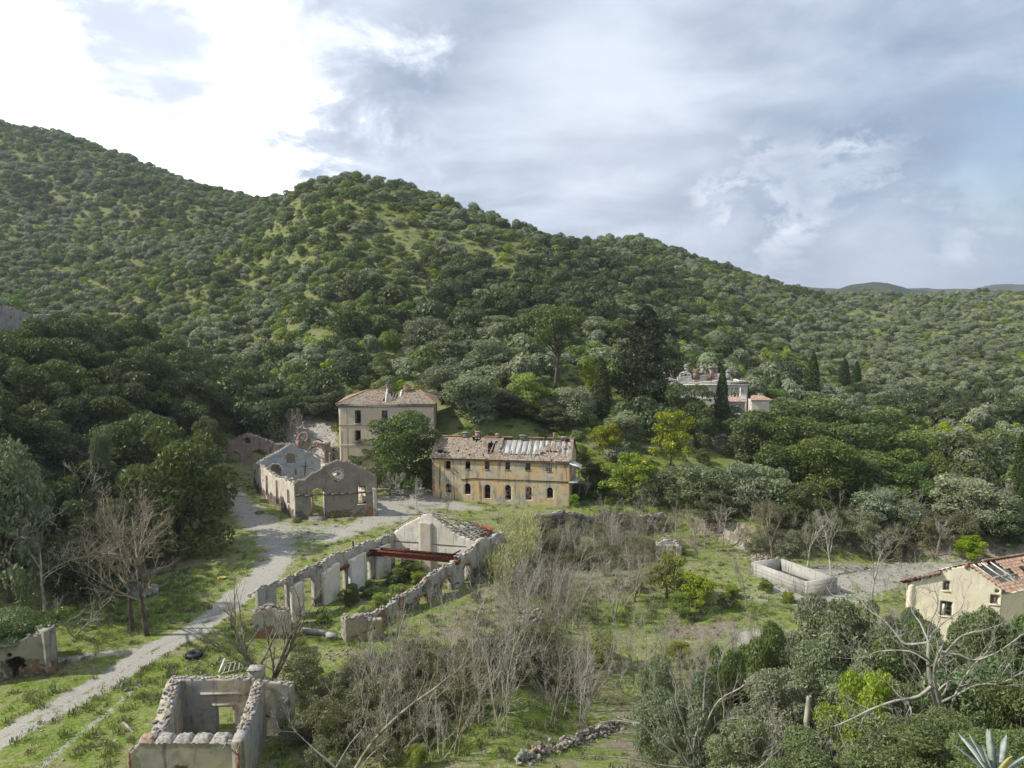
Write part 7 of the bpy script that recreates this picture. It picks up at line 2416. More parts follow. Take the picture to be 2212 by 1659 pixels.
tufts = []
for i, (h, w_, mt, g) in enumerate(((.09, .34, 'grassy', (350, 1460)), (.13, .30, 'grassy', (520, 1400)), (.20, .28, 'brush', (1400, 1365)), (.12, .42, 'ivy', (1560, 1310)))):
    p = G(*g)
    o = link('grass_tuft', tuft('grass_tuft', 40, h, w_, M[mt], 400 + i), None, p)
    tag(o, ['short grass tuft at the road side above the small ruin', 'taller grass tuft between road and workshop ruin', 'dry grass tuft on the brown earth patch', 'leafy green tuft by the concrete tank meadow'][i], 'grass')
    o['kind'] = 'stuff'
    tufts.append(o)
N = 46000
ux_ = rg.uniform(-.70, .70, N); yy_ = np.sqrt(rg.uniform(44 ** 2, 128 ** 2, N))
xx_ = ux_ * yy_
gr = soft(d2seg(xx_, yy_, road_main), 1.0)
gr = np.maximum(gr, soft(d2seg(xx_, yy_, road_side), 1.0)); gr = np.maximum(gr, .85 * soft(polyd(xx_, yy_, river), 1.0)); gr = np.maximum(gr, soft(polyd(xx_, yy_, scree), 1.0))
gr = np.maximum(gr, .5 * soft(d2seg(xx_, yy_, road_main), 4.0)); gr = np.maximum(gr, .65 * soft(polyd(xx_, yy_, plaza), 2))
lu = np.zeros(N)
for L_ in lushes: lu = np.maximum(lu, soft(polyd(xx_, yy_, L_), 2))
nz = vnoise(xx_, yy_, 3) + .5 * vnoise(xx_, yy_, 1.1)
keep = (rg.random(N) > gr * 1.02) & (rg.random(N) < .35 + .35 * lu + nz * .9)


def in_building(x, y):
    m_ = np.zeros(x.shape, bool)
    for o in bpy.data.objects:
        if o.name.split('.')[0] in ('wall', 'pier', 'inner_wall') and o.type == 'MESH':
            off_ = o.parent.location if o.parent else Vector()
            pts_ = np.empty(len(o.data.vertices) * 3); o.data.vertices.foreach_get('co', pts_); pts_ = pts_.reshape(-1, 3)
            if np.ptp(pts_[:, 2]) < .1: continue
            c = pts_[:, :2] + np.array(off_[:2])
            # principal direction box
            m0 = c.mean(0); u_, s__, vt = np.linalg.svd(c[::7] - m0, full_matrices=False)
            q = (c - m0) @ vt.T; lo, hi = q.min(0) - .15, q.max(0) + .15
            w_ = (np.stack([x, y], -1) - m0) @ vt.T
            m_ |= (w_[:, 0] > lo[0]) & (w_[:, 0] < hi[0]) & (w_[:, 1] > lo[1]) & (w_[:, 1] < hi[1])
    return m_

keep &= ~in_building(xx_, yy_)
xx_, yy_, lu = xx_[keep], yy_[keep], lu[keep]
zz_ = H(xx_, yy_)
s_ = rg.uniform(.7, 1.6, len(xx_)) * (1 + .35 * lu)
scatter('meadow_grass', np.stack([xx_, yy_, zz_], -1), np.stack([s_, s_, s_], -1), np.stack([rg.normal(0, .1, len(s_)), rg.normal(0, .1, len(s_)), rg.uniform(0, 6.3, len(s_))], -1), tufts)

# small loose stones over the valley floor, the road sides and the river bed
N = 9000
ux_ = rg.uniform(-.70, .70, N); yy_ = np.sqrt(rg.uniform(44 ** 2, 128 ** 2, N)); xx_ = ux_ * yy_
rv = soft(polyd(xx_, yy_, river), 2); rdm = soft(d2seg(xx_, yy_, road_main), .5)
keep = (rg.random(N) < .30 + .8 * rv) & (rg.random(N) > rdm * .85) & ~in_building(xx_, yy_)
xx_, yy_, rv = xx_[keep], yy_[keep], rv[keep]
rocks = []
for i, (k, g, lab) in enumerate((('stone', (250, 1600), 'pale stone in the grass left of the small ruin'), ('stone_dark', (600, 1450), 'dark stone in the grass right of the small bare tree'), ('stone', (1900, 1240), 'white river stone in the middle of the stony bed'))):
    p = G(*g); o = link('field_stone', ROCKS[k][i], None, p, (0, 0, i), (.35, .35, .3)); tag(o, lab, 'stone'); rocks.append(o)
s_ = rg.uniform(.10, .30, len(xx_)) * (1 + .6 * rv)
scatter('scattered_stones', np.stack([xx_, yy_, H(xx_, yy_) + s_ * .08], -1), np.stack([s_, s_, s_ * .8], -1), rg.uniform(-1, 1, (len(s_), 3)) * [.4, .4, 3], rocks)
# scree
N = 1500
P_ = np.array(poly_pts(scree, N, rg))
s_ = rg.uniform(.12, .5, N) ** 1.3
scatter('scree_stones', np.stack([P_[:, 0], P_[:, 1], H(P_[:, 0], P_[:, 1]) + .03], -1), np.stack([s_, s_, s_ * .6], -1), rg.uniform(-1, 1, (N, 3)) * [.4, .4, 3], [rocks[1], rocks[1], rocks[0]])

# ivy on the left ruin
root = empty('ivy', ivy_spots[0][0]); tag(root, 'mound of green ivy covering the top of the grey ruin at the left edge', 'ivy')
for i, (p, r_) in enumerate(ivy_spots):
    lo = [[p.x - root.location.x, p.y - root.location.y, p.z - root.location.z, r_, r_, r_ * .55]]
    link('ivy_clump', crown_mesh('ivy_clump', lo, int(1500 * r_), .075, M['ivy'] if i % 3 else M['mid'], 420 + i, 1.1, .35, .4), root)

# reed bed beyond the workshop
N = 2600
P_ = np.array(poly_pts(gp((1062, 1200), (1110, 1150), (1165, 1160), (1160, 1235), (1100, 1275), (1045, 1250)), N, rg))
hz = rg.uniform(1.9, 3.4, N); a = rg.uniform(0, 6.3, N)
b0 = np.stack([P_[:, 0], P_[:, 1], H(P_[:, 0], P_[:, 1])], -1)
tp = b0 + np.stack([rg.normal(0, .25, N), rg.normal(0, .25, N), hz], -1)
sd = np.stack([np.cos(a), np.sin(a), 0 * a], -1) * .022
Vr = [np.stack([b0 - sd, b0 + sd, tp + sd * .5, tp - sd * .5], 1).reshape(-1, 3)]
k = 4
for j in range(k):
    f = rg.uniform(.35, 1, N)[:, None]; q = b0 * (1 - f) + tp * f; a = rg.uniform(0, 6.3, N)
    d = np.stack([np.cos(a) * .4, np.sin(a) * .4, rg.uniform(.05, .4, N)], -1); sd = np.stack([-np.sin(a), np.cos(a), 0 * a], -1) * .03
    Vr.append(np.stack([q - sd, q + sd, q + d * .6 + sd, q + d], 1).reshape(-1, 3))
Vr = np.concatenate(Vr); c0 = b0[0]
tag(link('reed_bed', mesh_np('reed_bed', Vr - c0, np.arange(len(Vr)).reshape(-1, 4), M['reed'], {'tint': ('POINT', np.repeat(rg.random(len(Vr) // 4), 4))}), None, c0), 'dense pale yellow green reeds at the right end of the workshop ruin', 'reeds', kind='stuff')

# ------------------------------------------------------------------ bare trees
def bare_hero(px, pb, pt, label, seed, mat='twig', r0=.16, cat='bare tree', **kw):
    g = G(px, pb); h = at_depth(px, pt, g.y).z - g.z
    t_, tips = bare_tree('bare_tree', h, seed, M[mat], r0, **kw)
    t_.location = (g.x, g.y, g.z)
    tag(t_, label, cat)
    return t_, tips


SPRE = dict(n=[8, 7, 6, 5, 0], ang=[(.55, 1.05), (.4, .95), (.4, .95), (.4, .9)], len=[.85, .6, .5, .45])
bare_hero(318, 1372, 1000, 'right hand tree of the twin tall bare trees with fine grey twigs', 1, 'twig_brown', .27, params=dict(SPRE, **{'from': [.38, .25, .25, .2]}), trunk_frac=.48, lean=.08, trunk_mat=M['bark'])
bare_hero(287, 1362, 1030, 'left hand brown tree of the twin tall bare trees, leaning away', 2, 'twig_brown', .24, params=dict(SPRE, **{'from': [.45, .25, .25, .2]}), trunk_frac=.5, lean=.18, trunk_mat=M['bark'])
bare_hero(95, 1330, 1075, 'pale grey bare tree behind the ivy ruin at the left edge', 3, 'twig_white', .17, params=dict(n=[7, 6, 5, 3, 0], wander=[.1, .26, .3, .3, .3]), trunk_frac=.55, lean=.05)
bare_hero(30, 1260, 1110, 'bare white branched fig at the very left edge below the bluish tree', 33, 'twig_white', .13, params=dict(n=[7, 6, 5, 3, 0], wander=[.1, .26, .3, .3, .3]), trunk_frac=.5)
bare_hero(160, 1370, 1235, 'low white branches reaching right over the grass beside the ivy ruin', 34, 'twig_white', .09, stems=3, spread=1.3, params=dict(n=[6, 5, 4, 0], k=[5, 4, 3, 2], wander=[.14, .26, .3, .3]), trunk_frac=.8)
bare_hero(572, 1492, 1190, 'small bare pruned tree growing right behind the small grey ruin', 4, 'twig_moss', .22, stems=6, spread=.95, params=dict(n=[4, 4, 3, 0], k=[6, 4, 3, 2], wander=[.06, .12, .16, .2], ang=[(.25, .6), (.3, .7), (.4, .9)], **{'from': [.22, .25, .2]}), trunk_frac=.95)
MB_ = [(245, 1100, 905, 'grey bare tree among the dark oaks above the twin bare trees', 'twig', .14), (170, 1160, 985, 'thin bare tree in the dark grove left of the road bend', 'twig', .13),
       (870, 1092, 1015, 'leftmost thin bare tree in front of the row house', 'twig', .05), (905, 1110, 1030, 'thin bare tree over the gravel in front of the row house corner', 'twig', .07), (960, 1120, 1035, 'crooked dark bare tree before the row house front', 'twig_brown', .08),
       (1075, 1120, 1050, 'thin bare sapling in front of the third arched door', 'twig', .05), (1128, 1125, 1030, 'thin bare sapling before the grey green olive', 'twig', .05), (1260, 1085, 1030, 'bare sapling in the shade at the end of the row house', 'twig', .05),
       (625, 960, 880, 'bare grey tree on the scree behind the ruins', 'twig', .09), (648, 965, 890, 'second bare grey tree on the scree, nearer the tall house', 'twig', .08),
       (1672, 1225, 1045, 'tallest bare tree of the river bank left of the tank, reddish twigs', 'twig_brown', .17), (1742, 1228, 1090, 'bare tree just behind the concrete tank', 'twig', .13), (1795, 1245, 1100, 'bare tree behind the tank, right of the middle one', 'twig', .12),
       (1885, 1300, 1130, 'pale feathery bare tree in front of the river bed', 'twig_white', .12), (1612, 1310, 1180, 'white bare tree in the grass left of the tank', 'twig_white', .10), (1920, 1150, 1030, 'white bare tree before the broad trees on the right', 'twig_white', .12),
       (1975, 1165, 1050, 'spreading bare tree right of the white one by the river bed', 'twig_white', .12), (2020, 1200, 1110, 'low bare tree on the river stones', 'twig', .09), (1560, 1180, 1080, 'bare tree on the terrace bank above the river', 'twig', .11),
       (1500, 1195, 1085, 'dark bare tree right of the pale pillars', 'twig_brown', .11), (1380, 1200, 1090, 'bare tree left of the pale pillars', 'twig_brown', .11), (1330, 1215, 1100, 'bare tree on the dark terrace bank', 'twig', .11),
       (2100, 1150, 1010, 'grey bare tree above the river bed at the right', 'twig', .12), (2160, 1160, 1030, 'grey bare tree near the right edge above the house roof', 'twig', .12), (1370, 1300, 1160, 'dark bare tree at the left of the orchard grass', 'twig_brown', .11),
       (1255, 1330, 1180, 'tall pale bare tree in the middle of the thicket', 'twig', .12)]
for i, (px, pb, pt, lab, mt, r0) in enumerate(MB_):
    bare_hero(px, pb, pt, lab, 500 + i, mt, r0, params=dict(n=[6, 5, 5, 3, 0]) if pb > 1000 else dict(n=[6, 5, 4, 2, 0]), trunk_frac=.55, lean=.12, rmin=.012)

# pale, antler-branched figs close to the camera
FIG = dict(n=[4, 3, 3, 2, 0], k=[7, 6, 5, 4, 3], wander=[.09, .14, .17, .2, .2], up=[.03, .09, .11, .12, .1], ang=[(.5, 1.1), (.5, 1.1), (.5, 1.1), (.5, 1.1)], len=[.85, .65, .6, .5], rad=[.5, .5, .55, .6], taper=.42, rmin=.011, lift=.1)
FIG['from'] = [.25, .3, .3, .3]


def near_at(px, py, Y):
    p = at_depth(px, py, Y); p.z = Hs(p.x, p.y); return p


def fig(px, Y, pt, label, seed, stems, spread, r0, mat='twig_white', params=None, frac=.8):
    p = near_at(px, 1600, Y)
    h = at_depth(px, pt, Y).z - p.z
    t_, tips = bare_tree('bare_tree', h, seed, M[mat], r0, params=dict(FIG, **(params or {})), trunk_frac=frac, stems=stems, spread=spread)
    t_.location = p; tag(t_, label, 'bare tree')


fig(2150, 36, 1330, 'pale bare tree with antler twigs at the right edge below the cream house', 42, 3, .6, .14)
fig(1900, 33, 1480, 'pale bare tree low in front of the yellow green bush', 43, 3, .9, .10)
fig(1660, 36, 1520, 'silvery tangle of branches at the bottom right of the centre', 46, 6, 1.0, .08)
fig(1500, 45, 1420, 'dark stemmed bare tree behind the many stemmed fig', 47, 4, .5, .09, 'twig_brown')


def drawn_tree(label, Y, fn, lines, mat, seed, tw=5, twl=.9, root_at=None):
    """tree whose main limbs follow given courses; twigs grow from them"""
    r = np.random.default_rng(seed)
    b = lines[0][0][0]; p = at_depth(*fn(*b), Y)
    root = empty('bare_tree', (p.x, p.y, Hs(p.x, p.y))); tag(root, label, 'bare tree')
    thick, thin = [], []
    P = dict(BARE); P.update(dict(n=[3, 2, 0], k=[4, 3, 3], wander=[.18, .22, .22], up=[.10, .12, .1], ang=[(.4, 1.0), (.4, 1.0)], len=[.55, .5], rad=[.6, .6], taper=.4, rmin=.009, lift=.12)); P['from'] = [.3, .3]
    for li, (pts, r0, r1) in enumerate(lines):
        r0 *= .72; r1 *= .6
        dy0 = 0 if li == 0 else r.uniform(-.3, .3); dy1 = r.uniform(-2.6, 2.6) if li else .2
        n = len(pts)
        W = [np.array(at_depth(*fn(*q), Y + dy0 + (dy1 - dy0) * i / (n - 1))) - np.array(root.location) for i, q in enumerate(pts)]
        # smooth the course
        W2 = []
        for i in range(n - 1):
            p0 = W[max(i - 1, 0)]; p1 = W[i]; p2 = W[i + 1]; p3 = W[min(i + 2, n - 1)]
            for s_ in (0, .34, .67):
                W2.append(.5 * ((2 * p1) + (-p0 + p2) * s_ + (2 * p0 - 5 * p1 + 4 * p2 - p3) * s_ ** 2 + (-p0 + 3 * p1 - 3 * p2 + p3) * s_ ** 3))
        W2.append(W[-1]); m_ = len(W2)
        rr = [r0 + (r1 - r0) * i / (m_ - 1) for i in range(m_)]
        for i in range(m_ - 1):
            (thick if li < 2 else thin).append((W2[i], W2[i + 1], rr[i], rr[i + 1]))
        for q in range(tw if li else 2):
            i = int(m_ * (.25 + .74 * (q + r.random()) / tw)); i = min(i, m_ - 2)
            d = W2[i + 1] - W2[i]; d /= np.linalg.norm(d)
            ax = np.cross(d, r.normal(size=3)); ax /= np.linalg.norm(ax); a = r.uniform(.5, 1.1)
            nd = d * cos(a) + np.cross(ax, d) * sin(a) + np.array([0, 0, .25]); nd /= np.linalg.norm(nd)
            grow(r, W2[i], nd, twl * r.uniform(.6, 1.6), max(rr[i] * .5, .014), 0, P, thin, [])
        grow(r, W2[-1], (W2[-1] - W2[-2]) / np.linalg.norm(W2[-1] - W2[-2]), twl * .8, r1, 0, P, thin, [])
    if np.array(lines[0][0][0])[1] > 0:
        b0 = thick[0][0]; thick.append((b0 * 1, b0 + np.array([.1, 0, -max(b0[2], 0) - .6]), lines[0][1], lines[0][1] * 1.25))
    link('trunk', tubes_mesh('trunk', thick, mat), root); link('branches', tubes_mesh('branches', thin, mat, .03), root)
    return root


drawn_tree('big pale spreading bare tree in front of the cream house at lower right', 33, c5, [
    ([(1300, 1400), (1270, 1280), (1240, 1180), (1225, 1060), (1228, 950)], .20, .12), ([(1330, 1380), (1290, 1290), (1265, 1180), (1262, 1090), (1290, 1000)], .15, .08),
    ([(1228, 950), (1100, 960), (1050, 910), (980, 830), (880, 760), (830, 700), (700, 690), (660, 650)], .085, .02), ([(1240, 1060), (1180, 1010), (1100, 985), (1040, 950), (1000, 900)], .07, .025),
    ([(1270, 1170), (1170, 1255), (1040, 1280), (900, 1330), (800, 1380), (690, 1425), (640, 1415)], .11, .03), ([(1228, 950), (1250, 900), (1320, 830), (1410, 760), (1430, 690)], .08, .02),
    ([(1290, 1000), (1400, 1020), (1480, 1050), (1560, 1030), (1640, 990), (1766, 900)], .085, .03), ([(1330, 1380), (1400, 1200), (1480, 1080), (1560, 1000), (1600, 900)], .09, .025),
    ([(1290, 1290), (1380, 1250), (1500, 1190), (1640, 1180), (1766, 1110)], .09, .03), ([(1262, 1090), (1330, 1000), (1420, 910), (1540, 880), (1660, 840)], .08, .02),
    ([(1228, 950), (1180, 840), (1130, 760), (1160, 660)], .06, .02), ([(1100, 1270), (1130, 1340), (1110, 1380), (1070, 1390)], .06, .04), ([(1225, 1060), (1120, 1000), (950, 1000), (880, 1030), (800, 1040)], .06, .02),
    ([(1228, 950), (1230, 860), (1280, 740), (1260, 640)], .05, .02)], M['twig_white'], 41, tw=6, twl=1.0)
drawn_tree('many stemmed pale fig with upward curving branches right of the collapsed wall', 40, c4, [
    ([(1820, 1680), (1810, 1500), (1860, 1350), (1870, 1180), (1900, 960)], .13, .03), ([(1830, 1640), (1750, 1400), (1700, 1250), (1700, 1150), (1640, 1000), (1560, 780), (1550, 640)], .10, .02),
    ([(1800, 1640), (1880, 1400), (1960, 1250), (2080, 1180), (2150, 1130)], .10, .03), ([(1810, 1650), (1900, 1450), (2000, 1350), (2100, 1300), (2200, 1200)], .09, .02), ([(1790, 1640), (1600, 1500), (1480, 1390), (1330, 1350), (1250, 1260), (1190, 1190)], .10, .02),
    ([(1780, 1640), (1650, 1450), (1500, 1330), (1440, 1240), (1330, 1200)], .08, .02), ([(1780, 1660), (1600, 1640), (1400, 1600), (1150, 1590), (900, 1650)], .08, .02), ([(1480, 1390), (1300, 1370), (1160, 1410), (1080, 1350)], .05, .015),
    ([(1840, 1640), (1830, 1400), (1760, 1200), (1730, 1050)], .08, .02), ([(1860, 1660), (1960, 1500), (1990, 1300), (1950, 1100), (1990, 950)], .07, .02), ([(1770, 1660), (1690, 1500), (1620, 1300), (1560, 1180), (1500, 1100)], .06, .02)], M['twig_white'], 44, tw=6, twl=.9)
drawn_tree('dark leaning tree whose long branch crosses the bottom of the bare thicket', 36, c4, [
    ([(-260, 1700), (-150, 1520), (0, 1360), (120, 1260)], .14, .09), ([(120, 1260), (250, 1170), (320, 1110), (390, 1060), (430, 960)], .09, .03), ([(0, 1360), (-60, 1200), (-40, 1080), (20, 960)], .06, .02),
    ([(120, 1260), (180, 1120), (160, 980), (220, 860)], .05, .02), ([(-150, 1520), (-220, 1380), (-330, 1300), (-400, 1180)], .06, .02), ([(250, 1170), (380, 1180), (480, 1150)], .04, .015)], M['twig_moss'], 48, tw=6)
drawn_tree('pale forked branch reaching across the right corner of the small ruin', 40, c3, [
    ([(1960, 1650), (1880, 1535), (1760, 1430), (1660, 1335)], .09, .06), ([(1660, 1335), (1600, 1330), (1525, 1322)], .04, .03), ([(1660, 1335), (1620, 1270), (1590, 1200), (1560, 1130)], .045, .012),
    ([(1880, 1535), (1960, 1400), (2040, 1300), (2060, 1180)], .06, .02), ([(1960, 1650), (2060, 1480), (2140, 1400), (2190, 1250)], .06, .02)], M['twig_white'], 49, tw=4, twl=.7)
p = near_at(1768, 1650, 37)
root = empty('dead_snag', p); tag(root, 'straight grey broken trunk without branches at the bottom right', 'dead tree')
tp = at_depth(1748, 1503, 37) - p; md = at_depth(1742, 1560, 37) - p
link('trunk', tubes_mesh('trunk', [((.1, 0, -.5), tuple(md), .19, .15), (tuple(md), tuple(tp), .15, .12)], M['twig']), root)
link('broken_stub', tubes_mesh('broken_stub', [(tuple(md * .9), tuple(md * .9 + Vector((-.35, 0, .3))), .07, .04)], M['bark']), root)

# ------------------------------------------------------------------ the bare thicket
SAP = []
SPEC = [('twig', 6.5, 3), ('twig_brown', 5.5, 2), ('twig', 5.0, 4), ('twig', 7.0, 2), ('twig_brown', 4.5, 4), ('twig_moss', 6.0, 3), ('twig', 3.6, 5), ('twig_white', 5.8, 3)]
SPAR = [dict(n=[6, 4, 3, 0]), dict(n=[7, 4, 3, 0], len=[.34, .5, .5]), dict(n=[5, 4, 3, 0], len=[.5, .5, .5]), dict(n=[8, 4, 2, 0], len=[.3, .5, .5]), dict(n=[6, 4, 3, 0], wander=[.16, .2, .25, .2]), dict(n=[5, 4, 3, 0]), dict(n=[5, 4, 3, 0], wander=[.2, .25, .25, .2]), dict(n=[4, 4, 3, 0], wander=[.14, .24, .28, .2], len=[.6, .55, .5])]
for i, (mt, h, st) in enumerate(SPEC):
    me, tips = sapling_mesh('bare_sapling', h, 600 + i, M[mt], stems=st, spread=.5 if i not in (1, 3) else .2, rad=.055, rmin=.009, params=SPAR[i])
    SAP.append(me)
TG = 'bare saplings of the thicket'
zones = [(thicket, 105, 1.3, .6, 1.05), (gp((1080, 1300), (1330, 1240), (1420, 1300), (1300, 1350), (1150, 1420), (1000, 1400)), 32, 1.0, .8, 1.2), (gp((830, 1470), (1300, 1440), (1280, 1560), (1100, 1600), (900, 1659), (640, 1659)), 70, .9, .7, 1.3),
         (gp((1300, 1130), (1560, 1110), (1620, 1200), (1450, 1230), (1330, 1230)), 34, 1.2, .6, .95), (gp((1330, 1440), (1640, 1400), (1650, 1500), (1500, 1560), (1320, 1520)), 38, 1.1, .6, 1.15),
         (gp((1620, 1120), (2100, 1120), (2180, 1190), (1900, 1200), (1650, 1200)), 28, 1.5, .6, .95), (gp((1850, 1290), (1960, 1220), (2200, 1185), (1980, 1230), (1930, 1330)), 10, 1.5, .4, .7)]
nsap = 0
ZW = ['in the thicket right of the workshop ruin', 'left of the orchard grass', 'at the bottom centre beside the small ruin', 'on the terrace bank by the pillars', 'around the yellow broom bush', 'along the river bank', 'between tank and cream house']
for zi, (poly, n, md_, s0, s1) in enumerate(zones):
    P_ = poly_pts(poly, n, rg, md_)
    if not len(P_): continue
    ib = in_building(np.array([p[0] for p in P_]), np.array([p[1] for p in P_]))
    for (x, y), b in zip(P_, ib):
        if b or nsap >= 296: continue
        if y < 90 and y > 62 and x < -4 + (y - 82) * .742 + 3.6: continue
        if y <= 68 and x < -11: continue
        s_ = rg.uniform(s0, s1)
        o = bpy.data.objects.new('bare_sapling', SAP[rg.integers(len(SAP))]); COL.objects.link(o)
        o.location = (x, y, Hs(x, y) - .1); o.rotation_euler = (rg.normal(0, .05), rg.normal(0, .05), rg.uniform(0, 6.3)); o.scale = (s_ * rg.uniform(.8, 1.2), s_ * rg.uniform(.8, 1.2), s_)
        o['zone'] = zi
        
        tag(o, '%s bare sapling %s' % (('pale grey', 'brown', 'bushy grey', 'tall slender grey', 'crooked brown', 'mossy', 'low tangled grey', 'whitish crooked')[SAP.index(o.data)], ZW[zi]), 'sapling', '%s bare saplings %s' % (('pale grey', 'brown', 'bushy grey', 'tall slender grey', 'crooked brown', 'mossy', 'low tangled grey', 'whitish crooked')[SAP.index(o.data)], ZW[zi]))
        nsap += 1
print('saplings', nsap)
# thorny brush under them
nb = 0
ZB = ['low in the bare thicket right of the workshop', 'massed right of the small grey ruin', 'below the yellow broom bush', 'on the dark terrace bank', 'along the river bank']
for bi, (poly, n, md_, s0, s1) in enumerate([(thicket, 40, 1.7, .4, .85), (gp((640, 1470), (1010, 1440), (1020, 1560), (860, 1659), (640, 1659)), 34, 1.3, .6, 1.05), (gp((1020, 1410), (1250, 1420), (1240, 1500), (1040, 1520)), 14, 1.5, .7, 1.1), (gp((1150, 1130), (1420, 1115), (1480, 1200), (1300, 1240), (1160, 1210)), 26, 1.8, .6, 1.0), (gp((1620, 1150), (2150, 1125), (2190, 1165), (1640, 1205)), 44, 1.5, .7, 1.3)]):
    for (x, y) in poly_pts(poly, n, rg, md_):
        if 62 < y < 90 and x < -4 + (y - 82) * .742 + 3.0: continue
        s_ = rg.uniform(s0, s1)
        place(BR[nb % 2], (x, y, Hs(x, y) - .15), rg.uniform(0, 6.3), (s_, s_, s_ * rg.uniform(.8, 1.3)), ('large ' if s_ > 1.05 else 'small ' if s_ < .8 else '') + 'brownish green thorny bush ' + ZB[bi], 'bush', ('large ' if s_ > 1.05 else 'small ' if s_ < .8 else '') + 'thorny bushes ' + ZB[bi])
        nb += 1

# ------------------------------------------------------------------ leafy masses near the camera, lower right
def near_tree(proto, px, Y, pt, hw, label, cat, k=0, group=None):
    p = near_at(px, 1600, Y); h = at_depth(px, pt, Y).z - p.z; R = hw / FPX * Y
    pr = proto[k % len(proto)]
    return place(pr, (p.x, p.y, p.z - .3), random.uniform(0, 6.3), (R / pr['R'], R / pr['R'], h / pr['Hh']), label, cat, group)


for i, a in enumerate([(OLN, 1740, 50, 1298, 95, 'broad grey green olive below the concrete tank', 'olive tree'), (OLN, 1850, 47, 1308, 95, 'grey olive left of the cream house', 'olive tree'), (OLN, 1690, 42, 1450, 85, 'greyish olive at the bottom right beside the dead snag', 'olive tree'),
                       (OLN, 1800, 44, 1380, 95, 'olive in front of the broad grey one', 'olive tree'), (MDN, 1625, 48, 1345, 58, 'bluish dark green laurel with gaps left of the olives', 'laurel bush'), (MDN, 1560, 46, 1400, 45, 'small dark laurel left of the bluish one', 'laurel bush'),
                       (MDN, 1985, 42, 1385, 95, 'dark green bush behind the big pale bare tree', 'bush'), (MDN, 2130, 45, 1310, 85, 'dark green bush covering the right part of the cream house', 'bush'), (MDN, 2215, 43, 1345, 80, 'dark green bush at the right edge below the orange roof', 'bush'),
                       (MDN, 2090, 36, 1420, 110, 'dark bush under the antler branched tree', 'bush'), (MDN, 2200, 33, 1440, 90, 'dark bush at the right edge above the agave', 'bush'), (MDN, 1930, 33, 1530, 105, 'dark leafy bush at the bottom right', 'bush'),
                       (MDN, 2060, 29, 1560, 110, 'dark leafy bush left of the agave', 'bush'), (OLN, 1880, 39, 1440, 80, 'grey green olive behind the yellow green bush', 'olive tree'), (OLN, 1620, 37, 1530, 70, 'small grey olive at the very bottom', 'olive tree'), (OLN, 1935, 54, 1312, 50, 'small olive at the left foot of the cream house', 'olive tree'), (MDN, 2010, 50, 1338, 62, 'dark bush under the lower window of the cream house', 'bush'), (MDN, 2085, 49, 1322, 52, 'dark bush hiding the base of the cream house gable', 'bush'),
                       (OLN, 1490, 42, 1440, 66, 'dark olive among the many stemmed fig branches', 'olive tree'), (OLN, 1420, 47, 1420, 48, 'low grey green olive left of the fig', 'olive tree'), (MDN, 1780, 31, 1590, 90, 'dark leafy bush at the bottom edge below the dead snag', 'bush'), (MDN, 2190, 24, 1580, 90, 'dark leafy bush directly behind the agave', 'bush')]):
    near_tree(*a, k=i)
LMN = rproto('bright_bush', 2.2, 3.6, 13000, .055, M['lime'], 290, nl=28, z0=.0, q=(.14, .26), asp=1.4, shell=.5)
_p = near_at(1855, 1600, 36); _h = at_depth(1855, 1455, 36).z - _p.z
place(LMN, (_p.x, _p.y, _p.z - .2), 1.0, (95 / FPX * 36 / 2.2, 95 / FPX * 36 / 2.2, _h / 3.6), 'bright yellow green bush at the lower right among darker ones', 'bush')
_p = G(900, 1659); place(LMN, (_p.x, _p.y, _p.z), 1.0, .42, 'low bright green bush at the bottom edge left of the collapsed wall', 'bush')
_p = G(1240, 1095); place(LMN, (_p.x, _p.y, _p.z), 2.0, .5, 'low bright bush before the last arched door of the row house', 'bush')
# weeds inside the workshop, along walls
ib = 0
for (px, py, s_, kind_) in [(760, 1300, .5, 0), (800, 1285, .45, 0), (850, 1262, .5, 0), (880, 1250, .6, 0), (905, 1262, .5, 1), (860, 1290, .5, 1), (820, 1310, .45, 1), (900, 1235, .5, 0), (650, 1405, .4, 1), (780, 1340, .3, 0), (700, 1345, .3, 0), (640, 1128, .25, 0), (720, 1118, .28, 1),
                           (1290, 1078, .5, 0), (1320, 1090, .4, 0), (1480, 1095, .5, 0), (1250, 1000, .8, 0), (1290, 1025, .8, 1), (1350, 1010, .7, 0), (1500, 960, .6, 1), (1520, 1000, .7, 0), (1580, 1290, .5, 1), (1650, 1275, .4, 0), (1570, 1300, .35, 0), (1700, 1300, .4, 1)]:
    g = G(px, py)
    pr = MAQ[ib % 2] if kind_ == 0 else LMN
    place(pr, (g.x, g.y, g.z - .1), rg.uniform(0, 6), (s_ * 1.1, s_ * 1.1, s_ * .8), 'low leafy green weed bush growing %s' % ('inside the workshop ruin' if 600 < px < 950 and py > 1200 else 'at the foot of the gabled ruin' if px < 800 else 'on the grassy ground right of the row house' if py < 1200 else 'in the meadow near the concrete tank'),
          'weeds', 'leafy weeds ' + ('inside the workshop ruin' if 600 < px < 950 and py > 1200 else 'at the gabled ruin' if px < 800 else 'right of the row house' if py < 1200 else 'near the tank'))
    ib += 1
_used_protos = OAK + BROAD + OLIVE + MAQ + LIME + MIM + BR + OLN + MDN + [LMN]
for pr in _used_protos:
    if not pr.get('placed'):
        for c in list(pr.children): bpy.data.objects.remove(c)
        bpy.data.objects.remove(pr)

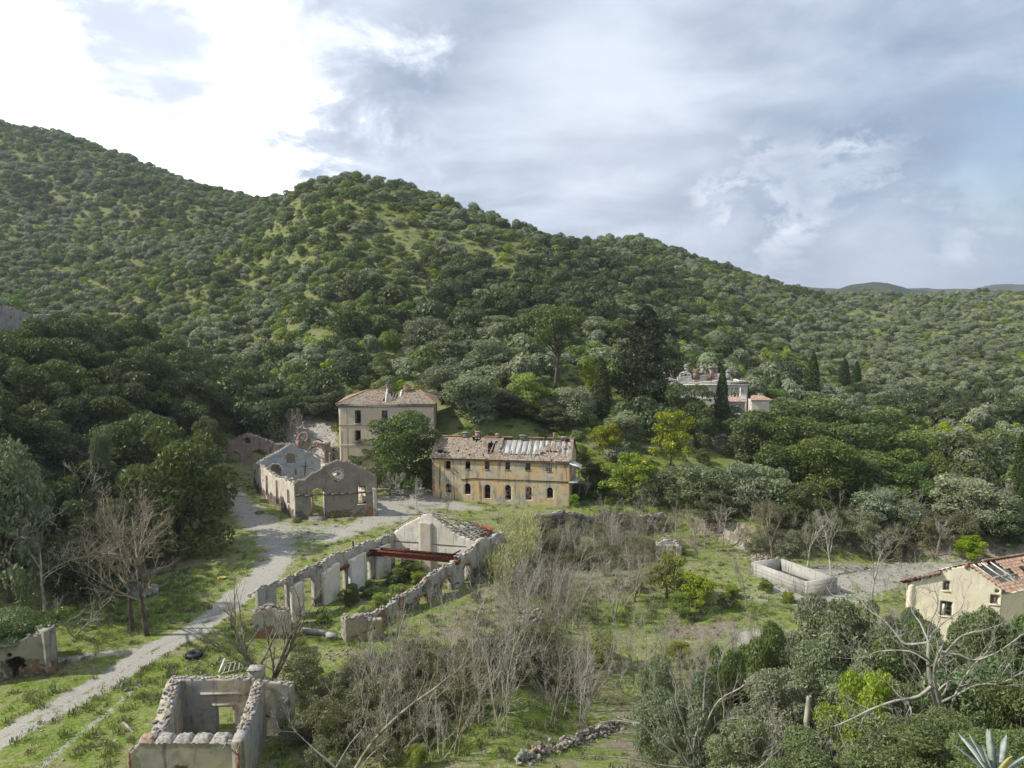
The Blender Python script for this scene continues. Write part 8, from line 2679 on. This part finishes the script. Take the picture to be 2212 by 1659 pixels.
# ------------------------------------------------------------------ agave in the corner
p = at_depth(2150, 1690, 15.5)
root = empty('agave', (p.x, p.y, p.z)); tag(root, 'blue green agave with long pointed leaves in the bottom right corner', 'agave')
r = np.random.default_rng(91)
for i in range(20):
    a = i * 2.399; el_ = .35 + 1.0 * (i / 20); Ll = r.uniform(.95, 1.35)
    w_ = r.uniform(.07, .10); n_s = 9
    V = []; curve = r.uniform(.1, 1.0) * (1.35 - el_)
    for j in range(n_s):
        f = j / (n_s - 1)
        rr = math.cos(el_) * Ll * f; zz2 = math.sin(el_) * Ll * f - curve * f * f * .8
        wd = w_ * (math.sin(pi * min(1, .18 + .75 * f)) ** .8) * (1 if f < .95 else .15) + .003
        if j == n_s - 1: wd = .002
        for t_, dz, dr in ((-1, .035 * (1 - f), 0), (0, -.02 * (1 - f), 0), (1, .035 * (1 - f), 0), (0, -.055 * (1 - f), 0)):
            V.append((cos(a) * rr - sin(a) * wd * t_, sin(a) * rr + cos(a) * wd * t_, zz2 + dz))
    F = []
    for j in range(n_s - 1):
        b = j * 4
        for q in range(4): F.append([b + q, b + (q + 1) % 4, b + 4 + (q + 1) % 4, b + 4 + q])
    link('leaf', mesh_np('leaf', V, np.array(F), M['agave'] if i % 5 else M['agave_edge'], smooth=True), root)
for (px, Yq, s_) in ((1132, 178, 1.2), (1120, 172, 1.0), (1012, 205, 1.2)):
    g = at_depth(px, 800, Yq); g.z = Hs(g.x, g.y)
    c = copy_thing(root, g, s_, s_ * 1.2, 'pale agave clump on the open slope, %s' % {1132: 'right of the silvery olive', 1120: 'nearest to the umbrella pine', 1012: 'highest on the hill'}[px])

# ------------------------------------------------------------------ air between here and the far hills
haze_m = bpy.data.materials.new('haze_air'); haze_m.use_nodes = True
t = NT(haze_m.node_tree)
pv = t.n('ShaderNodeVolumePrincipled')
pv.inputs['Color'].default_value = (.80, .88, 1.0, 1)
pv.inputs['Density'].default_value = .00013
pv.inputs['Anisotropy'].default_value = .2
ho = t.n('ShaderNodeOutputMaterial'); t.t.links.new(pv.outputs[0], ho.inputs['Volume'])
zlo = -60.0; zhi = float(max(GZ[GY < 1500].max(), 330)) + 15
mb = MB().box((0, 3300, (zlo + zhi) / 2), (9000, 7400, zhi - zlo))
hz_o = mb.build('haze', haze_m)
tag(hz_o, kind='stuff')
